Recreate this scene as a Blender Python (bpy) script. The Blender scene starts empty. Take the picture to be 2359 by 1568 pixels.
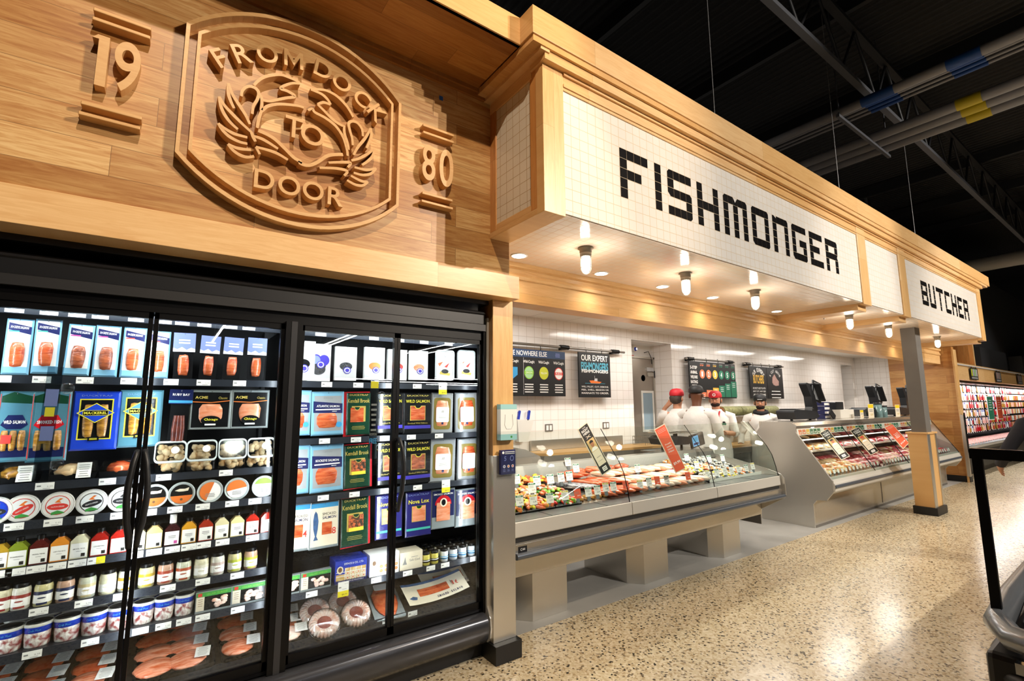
import bpy, bmesh, math, random
from mathutils import Matrix, Vector, Euler, noise
random.seed(7)
sc = bpy.context.scene
COL = sc.collection
PI = math.pi
R = math.radians

# ---------------------------------------------------------------- camera
def look():
    yaw, pitch, roll = .619724, .1337326, -.0057602
    f = Vector((math.sin(yaw)*math.cos(pitch), math.cos(yaw)*math.cos(pitch), math.sin(pitch)))
    r = Vector((math.cos(yaw), -math.sin(yaw), 0)); u = r.cross(f)
    c, s = math.cos(roll), math.sin(roll)
    return c*r+s*u, -s*r+c*u, f
r_, u_, f_ = look()
cam = bpy.data.cameras.new('camera')
cam.sensor_fit = 'HORIZONTAL'; cam.sensor_width = 36; cam.lens = 1112.7/2359*36
cam.clip_start = .05; cam.clip_end = 200
co = bpy.data.objects.new('camera', cam); COL.objects.link(co)
co.matrix_world = Matrix(((r_.x, u_.x, -f_.x, 0), (r_.y, u_.y, -f_.y, 0), (r_.z, u_.z, -f_.z, 1.6), (0, 0, 0, 1)))
sc.camera = co

# ---------------------------------------------------------------- world, lights, exposure
w = bpy.data.worlds.new('store'); sc.world = w; w.use_nodes = True
w.node_tree.nodes['Background'].inputs[0].default_value = (1, .93, .84, 1)
w.node_tree.nodes['Background'].inputs[1].default_value = .10
sc.view_settings.view_transform = 'Standard'; sc.view_settings.look = 'None'
sc.view_settings.exposure = 0.35; sc.view_settings.gamma = 1; sc.view_settings.use_curve_mapping = False

def spot(loc, tgt, power, col, deg, blend=.3, rad=.04):
    l = bpy.data.lights.new('spot', 'SPOT'); l.energy = power; l.color = col; l.spot_size = R(deg)
    l.spot_blend = blend; l.shadow_soft_size = rad
    o = bpy.data.objects.new('track_light', l); COL.objects.link(o); o.location = loc
    d = Vector(tgt)-Vector(loc); o.rotation_euler = d.to_track_quat('-Z', 'Y').to_euler(); return o
def area(loc, tgt, sx, sy, power, col, spread=180):
    l = bpy.data.lights.new('area', 'AREA'); l.shape = 'RECTANGLE'; l.size = sx; l.size_y = sy
    l.energy = power; l.color = col; l.spread = R(spread)
    o = bpy.data.objects.new('strip_light', l); COL.objects.link(o); o.location = loc
    d = Vector(tgt)-Vector(loc); o.rotation_euler = d.to_track_quat('-Z', 'Y').to_euler(); return o
def point(loc, power, col, rad=.04):
    l = bpy.data.lights.new('lamp', 'POINT'); l.energy = power; l.color = col; l.shadow_soft_size = rad
    o = bpy.data.objects.new('lamp_light', l); COL.objects.link(o); o.location = loc; return o
WARM = (1, .80, .58); NEUT = (1, .92, .82); COOL = (.92, .96, 1)
# track heads over the aisle, aimed at the wooden fascia, the sign and the aisle floor
spot((4.9, -3.4, 5.0), (1.0, 2.65, 2.9), 820, WARM, 40, .7)
spot((.2, -1.0, 6.0), (.2, 2.65, 2.6), 520, WARM, 58)
spot((5.6, -3.6, 5.2), (4.2, 2.1, 3.2), 1000, NEUT, 70)
spot((9.8, -3.6, 5.2), (9.3, 2.1, 3.2), 1000, NEUT, 70)
spot((13.5, -3.0, 5.2), (12.8, 2.6, 2.0), 900, NEUT, 80)
for x, y, e in ((3.2, -1.2, 120), (6.4, -.6, 130), (10, -.3, 150), (14, .6, 170), (18, 1, 150), (.8, -2.0, 60)):
    spot((x, y, 5.6), (x+.3, y+.9, 0), e, (1, .93, .83), 96, .6, .12)
# cage lamps in the soffit and their recessed neighbours
for x in (2.42, 3.62, 4.77, 7.08, 8.45, 10.75): point((x, 2.46, 2.45), 3.2, (1, .88, .72), .035)
for x in (2.13, 3.02, 3.86, 4.71, 6.09, 7.6, 9.2, 10.6): spot((x, 2.89, 2.725), (x, 3.02, 0), 9, (1, .86, .68), 130, .8, .05)
# work lights over the service area
for x in (3.0, 5.2, 7.4, 9.6, 11.8): area((x, 3.95, 2.66), (x, 3.95, 0), 1.1, .3, 16, (1, .96, .9))
# case lighting: seafood counter, meat counter, far wall case
area((3.85, 3.16, 1.37), (3.85, 3.25, .8), 3.5, .05, 12, (1, .96, .88), 150)
area((9.9, 3.30, 1.14), (9.9, 3.15, .6), 5.5, .05, 15, (1, .94, .88), 160)
# tall door case: lamp strips behind the header and the mullions
for x0, x1 in ((-.9, .48), (.62, 1.72)):
    area(((x0+x1)/2, 2.90, 2.075), ((x0+x1)/2, 3.06, 1.2), x1-x0, .03, 4.8, COOL)
for x, dx, e in ((-.66, 0, 4), (-.073, 0, 4), (.50, -.3, 3.2), (.592, .3, 3.2), (1.166, 0, 4), (1.775, -.3, 3.2)):
    area((x, 2.893, 1.2), (x+dx, 3.2, 1.2), .018, 1.6, e, COOL)
# ---------------------------------------------------------------- materials
def lin(h):
    h = h.lstrip('#'); c = [int(h[i:i+2], 16)/255 for i in (0, 2, 4)]
    return tuple(x/12.92 if x <= .04045 else ((x+.055)/1.055)**2.4 for x in c)+(1,)
MATS = {}
def N(t, k, **kw):
    n = t.nodes.new(k)
    for a, b in kw.items(): setattr(n, a, b)
    return n
def base(name):
    m = bpy.data.materials.new(name); m.use_nodes = True; t = m.node_tree
    return m, t, t.nodes['Principled BSDF']
def coords(t, plane=None, scale=(1, 1, 1), off=(0, 0)):
    g = N(t, 'ShaderNodeTexCoord')
    if not plane: 
        mp = N(t, 'ShaderNodeMapping'); mp.inputs['Scale'].default_value = scale
        t.links.new(g.outputs['Object'], mp.inputs[0]); return mp.outputs[0]
    s = N(t, 'ShaderNodeSeparateXYZ'); c = N(t, 'ShaderNodeCombineXYZ')
    t.links.new(g.outputs['Object'], s.inputs[0])
    for i, a in enumerate(plane):
        ad = N(t, 'ShaderNodeMath', operation='SUBTRACT'); ad.inputs[1].default_value = off[i]
        t.links.new(s.outputs['xyz'.index(a)], ad.inputs[0]); t.links.new(ad.outputs[0], c.inputs[i])
    return c.outputs[0]
def mat(name, col, rough=.5, metal=0, spec=.5, emit=0, noise=0, nscale=8, bump=0, alpha=1, coat=0, sub=0):
    if name in MATS: return MATS[name]
    m, t, p = base(name); c = lin(col)
    p.inputs['Base Color'].default_value = c; p.inputs['Roughness'].default_value = rough
    p.inputs['Metallic'].default_value = metal; p.inputs['Specular IOR Level'].default_value = spec
    p.inputs['Coat Weight'].default_value = coat
    if emit: p.inputs['Emission Color'].default_value = c; p.inputs['Emission Strength'].default_value = emit
    if noise or bump:
        v = coords(t); n = N(t, 'ShaderNodeTexNoise'); n.inputs['Scale'].default_value = nscale; n.inputs['Detail'].default_value = 4
        t.links.new(v, n.inputs[0])
        if noise:
            r = N(t, 'ShaderNodeMix', data_type='RGBA', blend_type='MULTIPLY'); r.inputs[0].default_value = 1
            rp = N(t, 'ShaderNodeMapRange'); rp.inputs[1].default_value = .3; rp.inputs[2].default_value = .7
            rp.inputs[3].default_value = 1-noise; rp.inputs[4].default_value = 1+noise*.4
            t.links.new(n.outputs[0], rp.inputs[0]); r.inputs[6].default_value = c
            t.links.new(rp.outputs[0], r.inputs[7]); t.links.new(r.outputs[2], p.inputs['Base Color'])
        if bump:
            b = N(t, 'ShaderNodeBump'); b.inputs['Strength'].default_value = bump; b.inputs['Distance'].default_value = .01
            t.links.new(n.outputs[0], b.inputs['Height']); t.links.new(b.outputs[0], p.inputs['Normal'])
    MATS[name] = m; return m
def two(name, ca, cb, scale, stretch=(1, 1, 1), lo=.4, hi=.6, rough=.4, bump=.1, spec=.5, coat=0):
    m, t, p = base(name); v = coords(t, None, stretch)
    n = N(t, 'ShaderNodeTexNoise'); n.inputs['Scale'].default_value = scale; n.inputs['Detail'].default_value = 5
    n.inputs['Distortion'].default_value = .4; t.links.new(v, n.inputs[0])
    r = N(t, 'ShaderNodeValToRGB'); r.color_ramp.elements[0].position = lo; r.color_ramp.elements[1].position = hi
    r.color_ramp.elements[0].color = lin(ca); r.color_ramp.elements[1].color = lin(cb)
    t.links.new(n.outputs[0], r.inputs[0]); t.links.new(r.outputs[0], p.inputs['Base Color'])
    b = N(t, 'ShaderNodeBump'); b.inputs['Strength'].default_value = bump; b.inputs['Distance'].default_value = .01
    t.links.new(n.outputs[0], b.inputs['Height']); t.links.new(b.outputs[0], p.inputs['Normal'])
    p.inputs['Roughness'].default_value = rough; p.inputs['Specular IOR Level'].default_value = spec; p.inputs['Coat Weight'].default_value = coat
    MATS[name] = m; return m
def planks(name, plane, bw, bh, ca, cb, off=(0, 0), gap=.0012, rough=.42, grain=.4):
    """boards laid along the first axis of plane; grain stretched along the boards"""
    m, t, p = base(name); v = coords(t, plane, off=off)
    br = N(t, 'ShaderNodeTexBrick'); br.offset = .37; br.offset_frequency = 2; br.squash = 1.35; br.squash_frequency = 3
    br.inputs['Color1'].default_value = (0, 0, 0, 1); br.inputs['Color2'].default_value = (1, 1, 1, 1); br.inputs['Mortar'].default_value = (.5, .5, .5, 1)
    br.inputs['Scale'].default_value = 1; br.inputs['Mortar Size'].default_value = gap; br.inputs['Mortar Smooth'].default_value = .1
    br.inputs['Brick Width'].default_value = bw; br.inputs['Row Height'].default_value = bh
    t.links.new(v, br.inputs[0])
    mp = N(t, 'ShaderNodeMapping'); mp.inputs['Scale'].default_value = (2.2, 26, 1)
    t.links.new(v, mp.inputs[0])
    # shift grain per board
    add = N(t, 'ShaderNodeVectorMath', operation='MULTIPLY_ADD'); add.inputs[1].default_value = (9, 17, 5)
    t.links.new(br.outputs[0], add.inputs[0]); t.links.new(mp.outputs[0], add.inputs[2])
    n = N(t, 'ShaderNodeTexNoise'); n.inputs['Scale'].default_value = 1.6; n.inputs['Detail'].default_value = 6; n.inputs['Distortion'].default_value = 1.1
    n.inputs['Roughness'].default_value = .65
    t.links.new(add.outputs[0], n.inputs[0])
    r = N(t, 'ShaderNodeValToRGB'); e = r.color_ramp.elements
    e[0].position = 0; e[0].color = lin(ca); e[1].position = 1; e[1].color = lin(cb)
    t.links.new(br.outputs[0], r.inputs[0])
    g = N(t, 'ShaderNodeMapRange'); g.inputs[1].default_value = .35; g.inputs[2].default_value = .62; g.inputs[3].default_value = 1-grain; g.inputs[4].default_value = 1.04
    t.links.new(n.outputs[0], g.inputs[0])
    mx = N(t, 'ShaderNodeMix', data_type='RGBA', blend_type='MULTIPLY'); mx.inputs[0].default_value = 1
    gc = N(t, 'ShaderNodeCombineXYZ')
    for i, k in enumerate((.55, 1.0, 1.5)):
        q = N(t, 'ShaderNodeMath', operation='POWER'); q.inputs[1].default_value = k
        t.links.new(g.outputs[0], q.inputs[0]); t.links.new(q.outputs[0], gc.inputs[i])
    t.links.new(r.outputs[0], mx.inputs[6]); t.links.new(gc.outputs[0], mx.inputs[7])
    mo = N(t, 'ShaderNodeMix', data_type='RGBA'); mo.inputs[7].default_value = lin('#5a3614')
    fm = N(t, 'ShaderNodeMath', operation='MULTIPLY'); fm.inputs[1].default_value = .7
    t.links.new(br.outputs['Fac'], fm.inputs[0]); t.links.new(fm.outputs[0], mo.inputs[0])
    t.links.new(mx.outputs[2], mo.inputs[6]); t.links.new(mo.outputs[2], p.inputs['Base Color'])
    b = N(t, 'ShaderNodeBump'); b.inputs['Strength'].default_value = .25; b.inputs['Distance'].default_value = .003
    iv = N(t, 'ShaderNodeMath', operation='SUBTRACT'); iv.inputs[0].default_value = 1; t.links.new(br.outputs['Fac'], iv.inputs[1])
    t.links.new(iv.outputs[0], b.inputs['Height']); t.links.new(b.outputs[0], p.inputs['Normal'])
    p.inputs['Roughness'].default_value = rough
    MATS[name] = m; return m
def tiles(name, plane, bw, bh, col, grout, off=(0, 0), stagger=0, gap=.002, rough=.12, var=.04):
    m, t, p = base(name); v = coords(t, plane, off=off)
    br = N(t, 'ShaderNodeTexBrick'); br.offset = stagger; br.offset_frequency = 2; br.squash = 1
    c = lin(col); br.inputs['Color1'].default_value = c; br.inputs['Color2'].default_value = tuple(x*(1-var) for x in c[:3])+(1,)
    br.inputs['Mortar'].default_value = lin(grout); br.inputs['Scale'].default_value = 1
    br.inputs['Mortar Size'].default_value = gap; br.inputs['Mortar Smooth'].default_value = .1
    br.inputs['Brick Width'].default_value = bw; br.inputs['Row Height'].default_value = bh
    t.links.new(v, br.inputs[0]); t.links.new(br.outputs[0], p.inputs['Base Color'])
    r = N(t, 'ShaderNodeMapRange'); r.inputs[3].default_value = rough; r.inputs[4].default_value = .8
    t.links.new(br.outputs['Fac'], r.inputs[0]); t.links.new(r.outputs[0], p.inputs['Roughness'])
    b = N(t, 'ShaderNodeBump'); b.invert = True; b.inputs['Strength'].default_value = .5; b.inputs['Distance'].default_value = .002
    t.links.new(br.outputs['Fac'], b.inputs['Height']); t.links.new(b.outputs[0], p.inputs['Normal'])
    MATS[name] = m; return m
def glass(name, tint='#ffffff', refl=.10, rough=.0, ior=1.45):
    m = bpy.data.materials.new(name); m.use_nodes = True; t = m.node_tree; t.nodes.clear()
    o = N(t, 'ShaderNodeOutputMaterial'); mx = N(t, 'ShaderNodeMixShader'); tr = N(t, 'ShaderNodeBsdfTransparent'); gl = N(t, 'ShaderNodeBsdfGlossy')
    tr.inputs[0].default_value = lin(tint); gl.inputs['Roughness'].default_value = rough
    fr = N(t, 'ShaderNodeLayerWeight'); fr.inputs[0].default_value = .5
    pw = N(t, 'ShaderNodeMath', operation='POWER'); pw.inputs[1].default_value = 4.5; t.links.new(fr.outputs['Facing'], pw.inputs[0])
    ml = N(t, 'ShaderNodeMath', operation='MULTIPLY_ADD'); ml.inputs[1].default_value = .8; ml.inputs[2].default_value = refl*.35; ml.use_clamp = True
    t.links.new(pw.outputs[0], ml.inputs[0]); t.links.new(ml.outputs[0], mx.inputs[0])
    t.links.new(tr.outputs[0], mx.inputs[1]); t.links.new(gl.outputs[0], mx.inputs[2]); t.links.new(mx.outputs[0], o.inputs[0])
    MATS[name] = m; return m
def steel(name, col='#b9b2a6', rough=.28, axis=(1, 60, 60)):
    m, t, p = base(name); v = coords(t, None, axis)
    n = N(t, 'ShaderNodeTexNoise'); n.inputs['Scale'].default_value = 6; n.inputs['Detail'].default_value = 3; t.links.new(v, n.inputs[0])
    r = N(t, 'ShaderNodeMapRange'); r.inputs[3].default_value = rough*.8; r.inputs[4].default_value = rough*1.3
    t.links.new(n.outputs[0], r.inputs[0]); t.links.new(r.outputs[0], p.inputs['Roughness'])
    p.inputs['Base Color'].default_value = lin(col); p.inputs['Metallic'].default_value = .84
    MATS[name] = m; return m

# ---------------------------------------------------------------- mesh builder
TXT = {}
def glyphs(s, bold=0, res=3):
    k = (s, bold, res)
    if k in TXT: return TXT[k]
    cu = bpy.data.curves.new('t', 'FONT'); cu.body = s; cu.size = 1; cu.offset = bold; cu.resolution_u = res
    cu.align_x = 'CENTER'; cu.align_y = 'CENTER'
    o = bpy.data.objects.new('t', cu); COL.objects.link(o)
    dg = bpy.context.evaluated_depsgraph_get(); me = bpy.data.meshes.new_from_object(o.evaluated_get(dg))
    vs = [tuple(v.co) for v in me.vertices]; fs = [tuple(p.vertices) for p in me.polygons]
    bpy.data.objects.remove(o); bpy.data.curves.remove(cu); bpy.data.meshes.remove(me)
    xs = [v[0] for v in vs] or [0]; ys = [v[1] for v in vs] or [0]
    cx, cy = (min(xs)+max(xs))/2, (min(ys)+max(ys))/2; W = max(max(xs)-min(xs), 1e-6); H = max(max(ys)-min(ys), 1e-6)
    r = ([((v[0]-cx)/W, (v[1]-cy)/H) for v in vs], fs, W, H); TXT[k] = r; return r
class MB:
    def __init__(s): s.v = []; s.f = []; s.mi = []; s.ms = []; s.sm = []; s.M = Matrix.Identity(4)
    def add(s, vs, fs, m, smooth=False):
        if isinstance(m, str): m = MATS[m]
        if m not in s.ms: s.ms.append(m)
        k = s.ms.index(m); b = len(s.v)
        s.v += [tuple(s.M @ Vector(v)) for v in vs]
        for f in fs: s.f.append(tuple(b+i for i in f)); s.mi.append(k); s.sm.append(smooth)
        return s
    def box(s, x0, y0, z0, x1, y1, z1, m):
        x0, x1 = sorted((x0, x1)); y0, y1 = sorted((y0, y1)); z0, z1 = sorted((z0, z1))
        vs = [(x, y, z) for z in (z0, z1) for y in (y0, y1) for x in (x0, x1)]
        return s.add(vs, [(0, 2, 3, 1), (4, 5, 7, 6), (0, 1, 5, 4), (2, 6, 7, 3), (0, 4, 6, 2), (1, 3, 7, 5)], m)
    def prism(s, pts, ax, a, b, m, smooth=False):
        """polygon pts in the plane of the other two axes, extruded along ax from a to b"""
        def P(p, t): return (t, p[0], p[1]) if ax == 'x' else ((p[0], t, p[1]) if ax == 'y' else (p[0], p[1], t))
        n = len(pts); vs = [P(p, a) for p in pts]+[P(p, b) for p in pts]
        s.add(vs, [tuple(range(n-1, -1, -1)), tuple(range(n, 2*n))], m)
        b0 = [(i, (i+1) % n, n+(i+1) % n, n+i) for i in range(n)]
        return s.add(vs, b0, m, smooth)
    def cyl(s, p0, p1, r, m, n=14, r2=None, cap=True, smooth=True):
        p0, p1 = Vector(p0), Vector(p1); d = (p1-p0).normalized(); r2 = r if r2 is None else r2
        a = d.orthogonal().normalized(); b = d.cross(a); vs = []
        for p, q in ((p0, r), (p1, r2)):
            for i in range(n): t = 2*PI*i/n; vs.append(tuple(p+a*math.cos(t)*q+b*math.sin(t)*q))
        s.add(vs, [(i, (i+1) % n, n+(i+1) % n, n+i) for i in range(n)], m, smooth)
        if cap: s.add(vs, [tuple(range(n-1, -1, -1)), tuple(range(n, 2*n))], m)
        return s
    def lathe(s, prof, c, m, n=20, ax='z', smooth=True, sx=1, sy=1):
        """prof = [(radius, height)]; spun about ax through c"""
        vs = []
        for r, h in prof:
            for i in range(n):
                t = 2*PI*i/n; u, v = r*math.cos(t)*sx, r*math.sin(t)*sy
                vs.append((c[0]+u, c[1]+v, c[2]+h) if ax == 'z' else ((c[0]+u, c[1]-h, c[2]+v) if ax == 'y' else (c[0]+h, c[1]+u, c[2]+v)))
        k = len(prof); fs = [(j*n+i, j*n+(i+1) % n, (j+1)*n+(i+1) % n, (j+1)*n+i) for j in range(k-1) for i in range(n)]
        fs.append(tuple(range(n-1, -1, -1))); fs.append(tuple((k-1)*n+i for i in range(n)))
        return s.add(vs, fs, m, smooth)
    def tube(s, pts, r, m, n=8, closed=False):
        pts = [Vector(p) for p in pts]; k = len(pts); vs = []; up = None
        for i, p in enumerate(pts):
            if closed: d = pts[(i+1) % k]-pts[i-1]
            else: d = pts[min(i+1, k-1)]-pts[max(i-1, 0)]
            d.normalize()
            a = (up - up.dot(d)*d) if up else d.orthogonal()
            if a.length < 1e-5: a = d.orthogonal()
            a.normalize(); up = a; b = d.cross(a); q = r[i] if isinstance(r, (list, tuple)) else r
            for j in range(n): t = 2*PI*j/n; vs.append(tuple(p+a*math.cos(t)*q+b*math.sin(t)*q))
        K = k if closed else k-1
        fs = [(i*n+j, i*n+(j+1) % n, ((i+1) % k)*n+(j+1) % n, ((i+1) % k)*n+j) for i in range(K) for j in range(n)]
        s.add(vs, fs, m, True)
        if not closed: s.add(vs, [tuple(range(n-1, -1, -1)), tuple((k-1)*n+j for j in range(n))], m)
        return s
    def stroke(s, pts, w, y0, y1, m):
        """flat strip of width w along pts (x,z), thickness y0..y1"""
        L = []; Rr = []; k = len(pts)
        for i, p in enumerate(pts):
            a = pts[max(i-1, 0)]; b = pts[min(i+1, k-1)]; d = Vector((b[0]-a[0], b[1]-a[1])); d.normalize()
            q = w[i] if isinstance(w, (list, tuple)) else w
            L.append((p[0]-d.y*q/2, p[1]+d.x*q/2)); Rr.append((p[0]+d.y*q/2, p[1]-d.x*q/2))
        vs = [(x, y, z) for y in (y0, y1) for x, z in L+Rr]; n = 2*k; fs = []
        for i in range(k-1):
            fs += [(i, i+1, k+i+1, k+i), (n+i, n+k+i, n+k+i+1, n+i+1), (i, n+i, n+i+1, i+1), (k+i, k+i+1, n+k+i+1, n+k+i)]
        fs += [(0, k, n+k, n), (k-1, n+k-1, n+2*k-1, 2*k-1)]
        return s.add(vs, fs, m)
    def q(s, x0, z0, x1, z1, y, m): return s.add([(x0, y, z0), (x1, y, z0), (x1, y, z1), (x0, y, z1)], [(0, 1, 2, 3)], m)
    def poly(s, pts, y, m): return s.add([(p[0], y, p[1]) for p in pts], [tuple(range(len(pts)))], m)
    def disc(s, cx, cz, rx, rz, y, m, n=20, a0=0, a1=360):
        p = [(cx+rx*math.cos(R(a0+(a1-a0)*i/n)), cz+rz*math.sin(R(a0+(a1-a0)*i/n))) for i in range(n+(a1-a0 < 360))]
        return s.poly(p, y, m)
    def text(s, t, cx, cz, y, w, h, m, bold=0, rot=0, depth=0, res=3):
        """t fitted into w x h (w None keeps the aspect) centred at cx, cz, facing -Y"""
        vs, fs, W, H = glyphs(t, bold, res)
        if w is None: w = h*W/H
        if h is None: h = w*H/W
        c, d = math.cos(rot), math.sin(rot)
        pt = [(cx+(a*w)*c-(b*h)*d, cz+(a*w)*d+(b*h)*c) for a, b in vs]
        if not depth: return s.add([(a, y, b) for a, b in pt], fs, m)
        n = len(pt); from collections import Counter
        ed = Counter(); 
        for f in fs:
            for i in range(len(f)): ed[(f[i], f[(i+1) % len(f)])] += 1
        side = [(a, n+a, n+b, b) for (a, b) in ed if (b, a) not in ed]
        vv = [(a, y, b) for a, b in pt]+[(a, y+depth, b) for a, b in pt]
        s.add(vv, fs, m); return s.add(vv, [tuple(n+i for i in reversed(f)) for f in fs]+side, m)
    def lines(s, cx, z1, y, w, n, dz, m, h=None, seed=0):
        rnd = random.Random(seed+n); h = h or dz*.45
        for i in range(n): k = w*rnd.uniform(.7, 1)/2; s.q(cx-k, z1-i*dz-h, cx+k, z1-i*dz, y, m)
        return s
    def blob(s, c, r, m, n=10, k=7, amp=.1, fr=3, seed=0, flat=0):
        vs = []
        for j in range(1, k):
            ph = PI*j/k
            for i in range(n):
                t = 2*PI*i/n; d = Vector((math.sin(ph)*math.cos(t), math.sin(ph)*math.sin(t), math.cos(ph)))
                q = 1+amp*noise.noise(d*fr+Vector((seed*7.3, seed*3.1, 0)))*2
                z = d.z*q
                if flat and z < -flat: z = -flat
                vs.append((c[0]+d.x*q*r[0], c[1]+d.y*q*r[1], c[2]+z*r[2]))
        b = len(vs); vs += [(c[0], c[1], c[2]+r[2]), (c[0], c[1], c[2]-r[2]*(flat or 1))]
        fs = [(j*n+i, (j+1)*n+i, (j+1)*n+(i+1) % n, j*n+(i+1) % n) for j in range(k-2) for i in range(n)]
        fs += [(b, i, (i+1) % n) for i in range(n)]+[(b+1, (k-2)*n+(i+1) % n, (k-2)*n+i) for i in range(n)]
        return s.add(vs, fs, m, True)
    def rbox(s, x0, y0, z0, x1, y1, z1, r, m, ax='z', k=4):
        """box with its corners about ax rounded by r"""
        if ax == 'y': a0, a1, b0, b1, c0, c1 = x0, x1, z0, z1, y0, y1
        elif ax == 'x': a0, a1, b0, b1, c0, c1 = y0, y1, z0, z1, x0, x1
        else: a0, a1, b0, b1, c0, c1 = x0, x1, y0, y1, z0, z1
        p = rrect(a0, b0, a1, b1, r, k)
        return s.prism(p, ax, c0, c1, m, False)
    def build(s, name, parent=None, loc=(0, 0, 0), rot=(0, 0, 0), bevel=0, sub=0, norm=True):
        me = bpy.data.meshes.new(name); me.from_pydata(s.v, [], s.f); me.update()
        for m in s.ms: me.materials.append(m)
        me.polygons.foreach_set('material_index', s.mi); me.polygons.foreach_set('use_smooth', s.sm)
        if norm:
            bm = bmesh.new(); bm.from_mesh(me); bmesh.ops.remove_doubles(bm, verts=bm.verts, dist=1e-6) if norm == 2 else None
            bmesh.ops.recalc_face_normals(bm, faces=bm.faces); bm.to_mesh(me); bm.free()
        o = bpy.data.objects.new(name, me); COL.objects.link(o); o.location = loc; o.rotation_euler = rot
        if parent: o.parent = parent
        if bevel:
            b = o.modifiers.new('b', 'BEVEL'); b.width = bevel; b.segments = 2; b.limit_method = 'ANGLE'; b.angle_limit = R(40)
        if sub: b = o.modifiers.new('s', 'SUBSURF'); b.levels = b.render_levels = sub
        return o
def rrect(a0, b0, a1, b1, r, k=4):
    p = []
    for cx, cy, s0 in ((a1-r, b1-r, 0), (a0+r, b1-r, 90), (a0+r, b0+r, 180), (a1-r, b0+r, 270)):
        for i in range(k+1): t = R(s0+90*i/k); p.append((cx+r*math.cos(t), cy+r*math.sin(t)))
    return p
def tag(o, label, cat, group=None):
    o['label'] = label; o['category'] = cat
    if group: o['group'] = group
    return o
def thing(name, label, cat, loc=(0, 0, 0), rotz=0, group=None):
    o = bpy.data.objects.new(name, None); o.empty_display_size = .05; COL.objects.link(o)
    o.location = loc; o.rotation_euler = (0, 0, rotz); return tag(o, label, cat, group)
def struct(o, label=None):
    o['kind'] = 'structure'
    if label: o['label'] = label
    return o
def dup(root, loc, rot=None, label=None, group=None, scale=None):
    r = root.copy(); COL.objects.link(r); r.location = loc
    if rot is not None: r.rotation_euler = rot
    if scale: r.scale = scale
    if label: r['label'] = label
    if group: r['group'] = group
    for ch in list(root.children):
        c = ch.copy(); COL.objects.link(c); c.parent = r
        for g in list(ch.children): d = g.copy(); COL.objects.link(d); d.parent = c
    return r
ORD = ['first', 'second', 'third', 'fourth', 'fifth', 'sixth', 'seventh', 'eighth', 'ninth', 'tenth', 'eleventh', 'twelfth', 'thirteenth', 'fourteenth', 'fifteenth', 'sixteenth', 'seventeenth', 'eighteenth', 'nineteenth', 'twentieth']

# ---------------------------------------------------------------- palette
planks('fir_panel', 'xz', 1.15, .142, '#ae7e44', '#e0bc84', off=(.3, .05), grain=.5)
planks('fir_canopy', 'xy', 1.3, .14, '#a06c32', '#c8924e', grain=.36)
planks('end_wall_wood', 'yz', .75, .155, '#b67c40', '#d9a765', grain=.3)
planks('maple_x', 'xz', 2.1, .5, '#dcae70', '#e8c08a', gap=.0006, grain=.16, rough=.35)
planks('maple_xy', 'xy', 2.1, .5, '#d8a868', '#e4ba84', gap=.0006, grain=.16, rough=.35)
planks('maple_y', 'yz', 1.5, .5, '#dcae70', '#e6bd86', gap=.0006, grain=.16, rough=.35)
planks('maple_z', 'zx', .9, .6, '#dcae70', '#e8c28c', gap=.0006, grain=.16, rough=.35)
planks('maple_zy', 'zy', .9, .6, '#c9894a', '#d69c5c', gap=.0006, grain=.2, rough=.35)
planks('emblem_wood', 'xz', 1.2, .9, '#d0a268', '#dab078', gap=.0001, grain=.14, rough=.45)
TP = .0733; TZ = .0708
tiles('sign_tile', 'xz', TP, TZ, '#f2ece4', '#d8c4a4', off=(2.384, 2.981))
tiles('sign_tile_butcher', 'xz', .0703, TZ, '#f2ece4', '#d8c4a4', off=(8.611, 2.981))
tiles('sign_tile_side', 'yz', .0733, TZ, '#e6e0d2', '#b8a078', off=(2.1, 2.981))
tiles('soffit_tile', 'xy', .0733, .0733, '#f4e6d6', '#dcb994', off=(2.384, 2.07))
tiles('wall_tile', 'xz', .122, .128, '#f4f0ec', '#c9bfb4', off=(2.6, .01), stagger=0, gap=.0022)
tiles('wall_tile_side', 'yz', .122, .128, '#f4f0ec', '#c9bfb4', off=(2.6, .01), gap=.0022)
tiles('ceiling_board', 'xy', .6, .6, '#e9e4dc', '#c4bdb2', gap=.006, rough=.8)
mat('black_base', '#121214', .45); mat('black_metal', '#070709', .35, spec=.25); mat('black_plastic', '#16171a', .42)
mat('dark_grey', '#2b2c30', .35); mat('case_grey', '#1f2023', .45, .1); mat('kick_grey', '#4a4b50', .22, .5)
mat('shelf_black', '#1d1f24', .4); mat('rail_grey', '#2c3038', .3, .2); mat('white', '#f2f0ec', .5); mat('paper', '#fbfaf6', .6)
mat('chrome', '#cfd2d6', .12, 1); mat('white_plastic', '#e4e2da', .3); mat('yellow_tag', '#f3e21c', .5); mat('ink', '#15130f', .7)
mat('grey_ink', '#8c8c8c', .7); mat('red_ink', '#d8332a', .6); mat('navy', '#23285e', .35); mat('blue_deep', '#2a3fae', .25, coat=.6)
mat('clear_edge', '#cfd8da', .1)
steel('steel', '#cbc6bd', .22); steel('steel_bright', '#cbc5ba', .2); steel('steel_dark', '#8f8a84', .35)
steel('steel_v', '#d2cec6', .30, (60, 60, 1))
glass('door_glass', '#f6fafa', .16); glass('case_glass', '#f4f8f6', .05); glass('plastic_film', '#fafcfc', .5, .12); glass('clear_plastic', '#fafcfc', .25, .05)
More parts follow.
